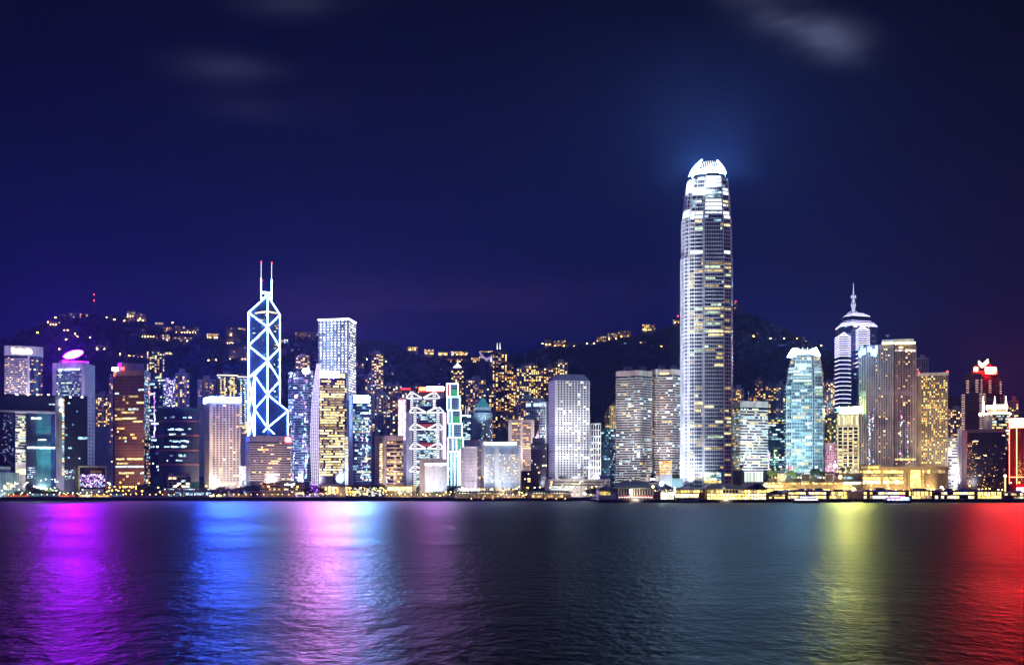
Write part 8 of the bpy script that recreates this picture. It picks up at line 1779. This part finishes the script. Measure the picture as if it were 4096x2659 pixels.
# jib cranes by the ice-lit tower
for px0, py0, px1, py1, lb in ((3160, 1868, 3192, 1810, 'red-hooked derrick jib before the clawed tower'), (2966, 1862, 2992, 1812, 'red-hooked derrick jib before white-topped block')):
    a, b = Vector((X(px0, 1440), 1440, Z(py0, 1440))), Vector((X(px1, 1440), 1440, Z(py1, 1440))); t = Thing('derrick_crane', lb, 'crane', (a.x, 1440, 4))
    t.part('mast', MB().tube((a.x, 1440, 4), a, .6, 5), dgrey); jb = MB().tube(a, b, .35, 4).tube(a + Vector((1.6, 0, 0)), b, .3, 4)
    for k in range(8): jb.tube(a.lerp(b, k / 8), (a + Vector((1.6, 0, 0))).lerp(b, (k + .5) / 8), .18, 4)
    t.part('jib', jb, dgrey); t.part('cab', MB().box(a.x - 2, a.x + 2, 1438, 1442, a.z - 3, a.z + 1), redp)
# ================================================================== boats
def hull(t, x0, x1, y, z0, z1, w_, mat, name='hull'):
    n = 10; mb = MB()
    for k in range(n + 1):
        f0 = k / n; s = math.sin(math.pi * min(1, max(0, .10 + f0 * .80))) ** .5; x = x0 + (x1 - x0) * f0; lift = 1.0 * (2 * f0 - 1) ** 2
        mb.v += [(x, y - w_ * s, z1 + lift), (x * .97 + (x0 + x1) / 2 * .03, y - w_ * .6 * s, z0), (x * .97 + (x0 + x1) / 2 * .03, y + w_ * .6 * s, z0), (x, y + w_ * s, z1 + lift)]
    for k in range(n): o = k * 4; mb.f += [(o, o + 1, o + 5, o + 4), (o + 1, o + 2, o + 6, o + 5), (o + 2, o + 3, o + 7, o + 6), (o + 3, o, o + 4, o + 7)]
    mb.f += [(3, 2, 1, 0), (n * 4, n * 4 + 1, n * 4 + 2, n * 4 + 3)]; return t.part(name, mb, mat)
Yb = 1205
t = Thing('ferry', 'white double-deck ferry with orange hull before the modern terminals', 'ferry', (X(3222, Yb), Yb, 0)); BX = lambda px: X(px, Yb)
hull(t, BX(3166), BX(3278), Yb, -.8, Z(2003, Yb), 4, wall('orange_hull', (.50, .20, .05), .4))
t.part('lower_deck', MB().box(BX(3174), BX(3270), Yb - 3.6, Yb + 3.6, Z(2003, Yb) + .3, Z(1991, Yb)), white); t.part('upper_deck', MB().box(BX(3196), BX(3262), Yb - 3, Yb + 3, Z(1991, Yb) + .003, Z(1983, Yb)), white); t.part('wheelhouse', MB().box(BX(3212), BX(3240), Yb - 2, Yb + 2, Z(1983, Yb) + .003, Z(1978, Yb)), white); t.part('funnel', MB().tube((BX(3228), Yb, Z(1978, Yb)), (BX(3228), Yb, Z(1971, Yb)), 1.0, 8), navy)
for k in range(16): t.piece('window', lamp('ferry_window', (.95, .97, 1), 2.6, .4), (BX(3178 + k * 5.8), Yb - 3.6, Z(1996.5, Yb)), 0, (1.1, .2, 1.2))
for k in range(10): t.piece('window', lamp('ferry_window', (.95, .97, 1), 2.6, .4), (BX(3200 + k * 6.3), Yb - 3, Z(1987.5, Yb)), 0, (1.2, .2, 1.0))
t.part('rubbing_strake', MB().box(BX(3170), BX(3274), Yb - 4.2, Yb - 3.7, Z(2002, Yb) - .3, Z(2002, Yb)), tan)
t = Thing('party_boat', 'small boat with magenta and blue neon before the lilac terminal', 'boat', (X(3590, Yb), Yb, 0))
hull(t, BX(3536), BX(3642), Yb, -.8, Z(2003, Yb), 4, wall('dark_hull', (.05, .04, .06), .4)); t.part('cabin', MB().box(BX(3546), BX(3636), Yb - 3.4, Yb + 3.4, Z(2003, Yb) + .3, Z(1990, Yb)), white); t.part('upper_deck', MB().box(BX(3556), BX(3616), Yb - 2.8, Yb + 2.8, Z(1990, Yb) + .003, Z(1982, Yb)), white); t.part('canopy', MB().box(BX(3552), BX(3622), Yb - 3.2, Yb + 3.2, Z(1979, Yb), Z(1977.5, Yb)), redp)
for px in (3556, 3616): t.part('canopy_post', MB().tube((BX(px), Yb - 2.6, Z(1982, Yb)), (BX(px), Yb - 2.6, Z(1979, Yb)), .15, 5), grey)
NE = [lamp('boat_blue', (.15, .25, 1), 5, .3), lamp('boat_magenta', (1, .05, .5), 5, .3), lamp('boat_cyan', (.5, 1, 1), 5, .3), lamp('boat_white', (1, 1, 1), 5, .3)]
for k in range(15): t.piece('window', NE[0] if k % 3 else NE[3], (BX(3550 + k * 5.8), Yb - 3.4, Z(1997, Yb)), 0, (1.1, .2, 1.1)); t.piece('neon_strip', NE[1] if k < 9 else NE[2], (BX(3550 + k * 5.6), Yb - 3.5, Z(1990.5, Yb)), 0, (1.3, .2, .7))
for k in range(9): t.piece('neon_strip', R.choice(NE), (BX(3560 + k * 6.4), Yb - 2.9, Z(1985, Yb)), 0, (1.2, .2, .9))

# ---- small lamps added along the promenade edge for a golden glow
bolM = MB().tube((0, 0, 0), (0, 0, 3.2), .08, 5).mesh('pole', grey); bolH = MB().ball((0, 0, 3.4), .36, 6, 4).mesh('lamp_head', WARML)
for k in range(92):
    px = 8 + k * 25.6 + R.uniform(-5, 5)
    o = link('added_shore_lamp', None, None, (X(px, 1377), 1377, 4.12)); tag(o, 'small warm lamp added on the promenade edge', 'lamp', 'lamps added along the promenade edge'); link('pole', bolM, o); link('lamp_head', bolH, o)
# ================================================================== the humid air over the harbour
def haze():
    m = bpy.data.materials.new('haze_air'); m.use_nodes = True; t = m.node_tree
    t.nodes.remove(t.nodes['Principled BSDF'])
    v = t.nodes.new('ShaderNodeVolumePrincipled'); v.inputs['Color'].default_value = (.24, .38, 1.0, 1); v.inputs['Density'].default_value = HAZE
    v.inputs['Anisotropy'].default_value = .1
    t.links.new(v.outputs[0], t.nodes['Material Output'].inputs['Volume'])
    o = link('haze', MB().box(-7100, 7100, -3100, 5400, -5, 562).mesh('haze', m)); tag(o, 'thin even haze over the harbour', 'haze', kind='stuff')
HAZE = 0.9e-4
haze()

# ================================================================== labels that point to one thing: look-alikes are told apart by their place in the row
ORD = ['first', 'second', 'third', 'fourth', 'fifth', 'sixth', 'seventh', 'eighth', 'ninth', 'tenth', 'eleventh', 'twelfth', 'thirteenth', 'fourteenth', 'fifteenth', 'sixteenth', 'seventeenth', 'eighteenth', 'nineteenth']
def ordinal(n):
    if n <= 19: return ORD[n - 1]
    tens = ['twent', 'thirt', 'fort', 'fift', 'sixt', 'sevent', 'eight', 'ninet'][n // 10 - 2]
    return tens + 'ieth' if n % 10 == 0 else tens + 'y-' + ORD[n % 10 - 1]
rows = {}
for o in col.objects:
    if o.parent is None and 'group' in o and 'label' in o: rows.setdefault((o['group'], o['label']), []).append(o)
for (g, lb), os_ in rows.items():
    os_.sort(key=lambda o: o.location.x / max(1, o.location.y))
    for k, o in enumerate(os_): o['label'] = lb + ', ' + (ordinal(k + 1) + ' from the left' if k < len(os_) - 1 else 'rightmost of them')
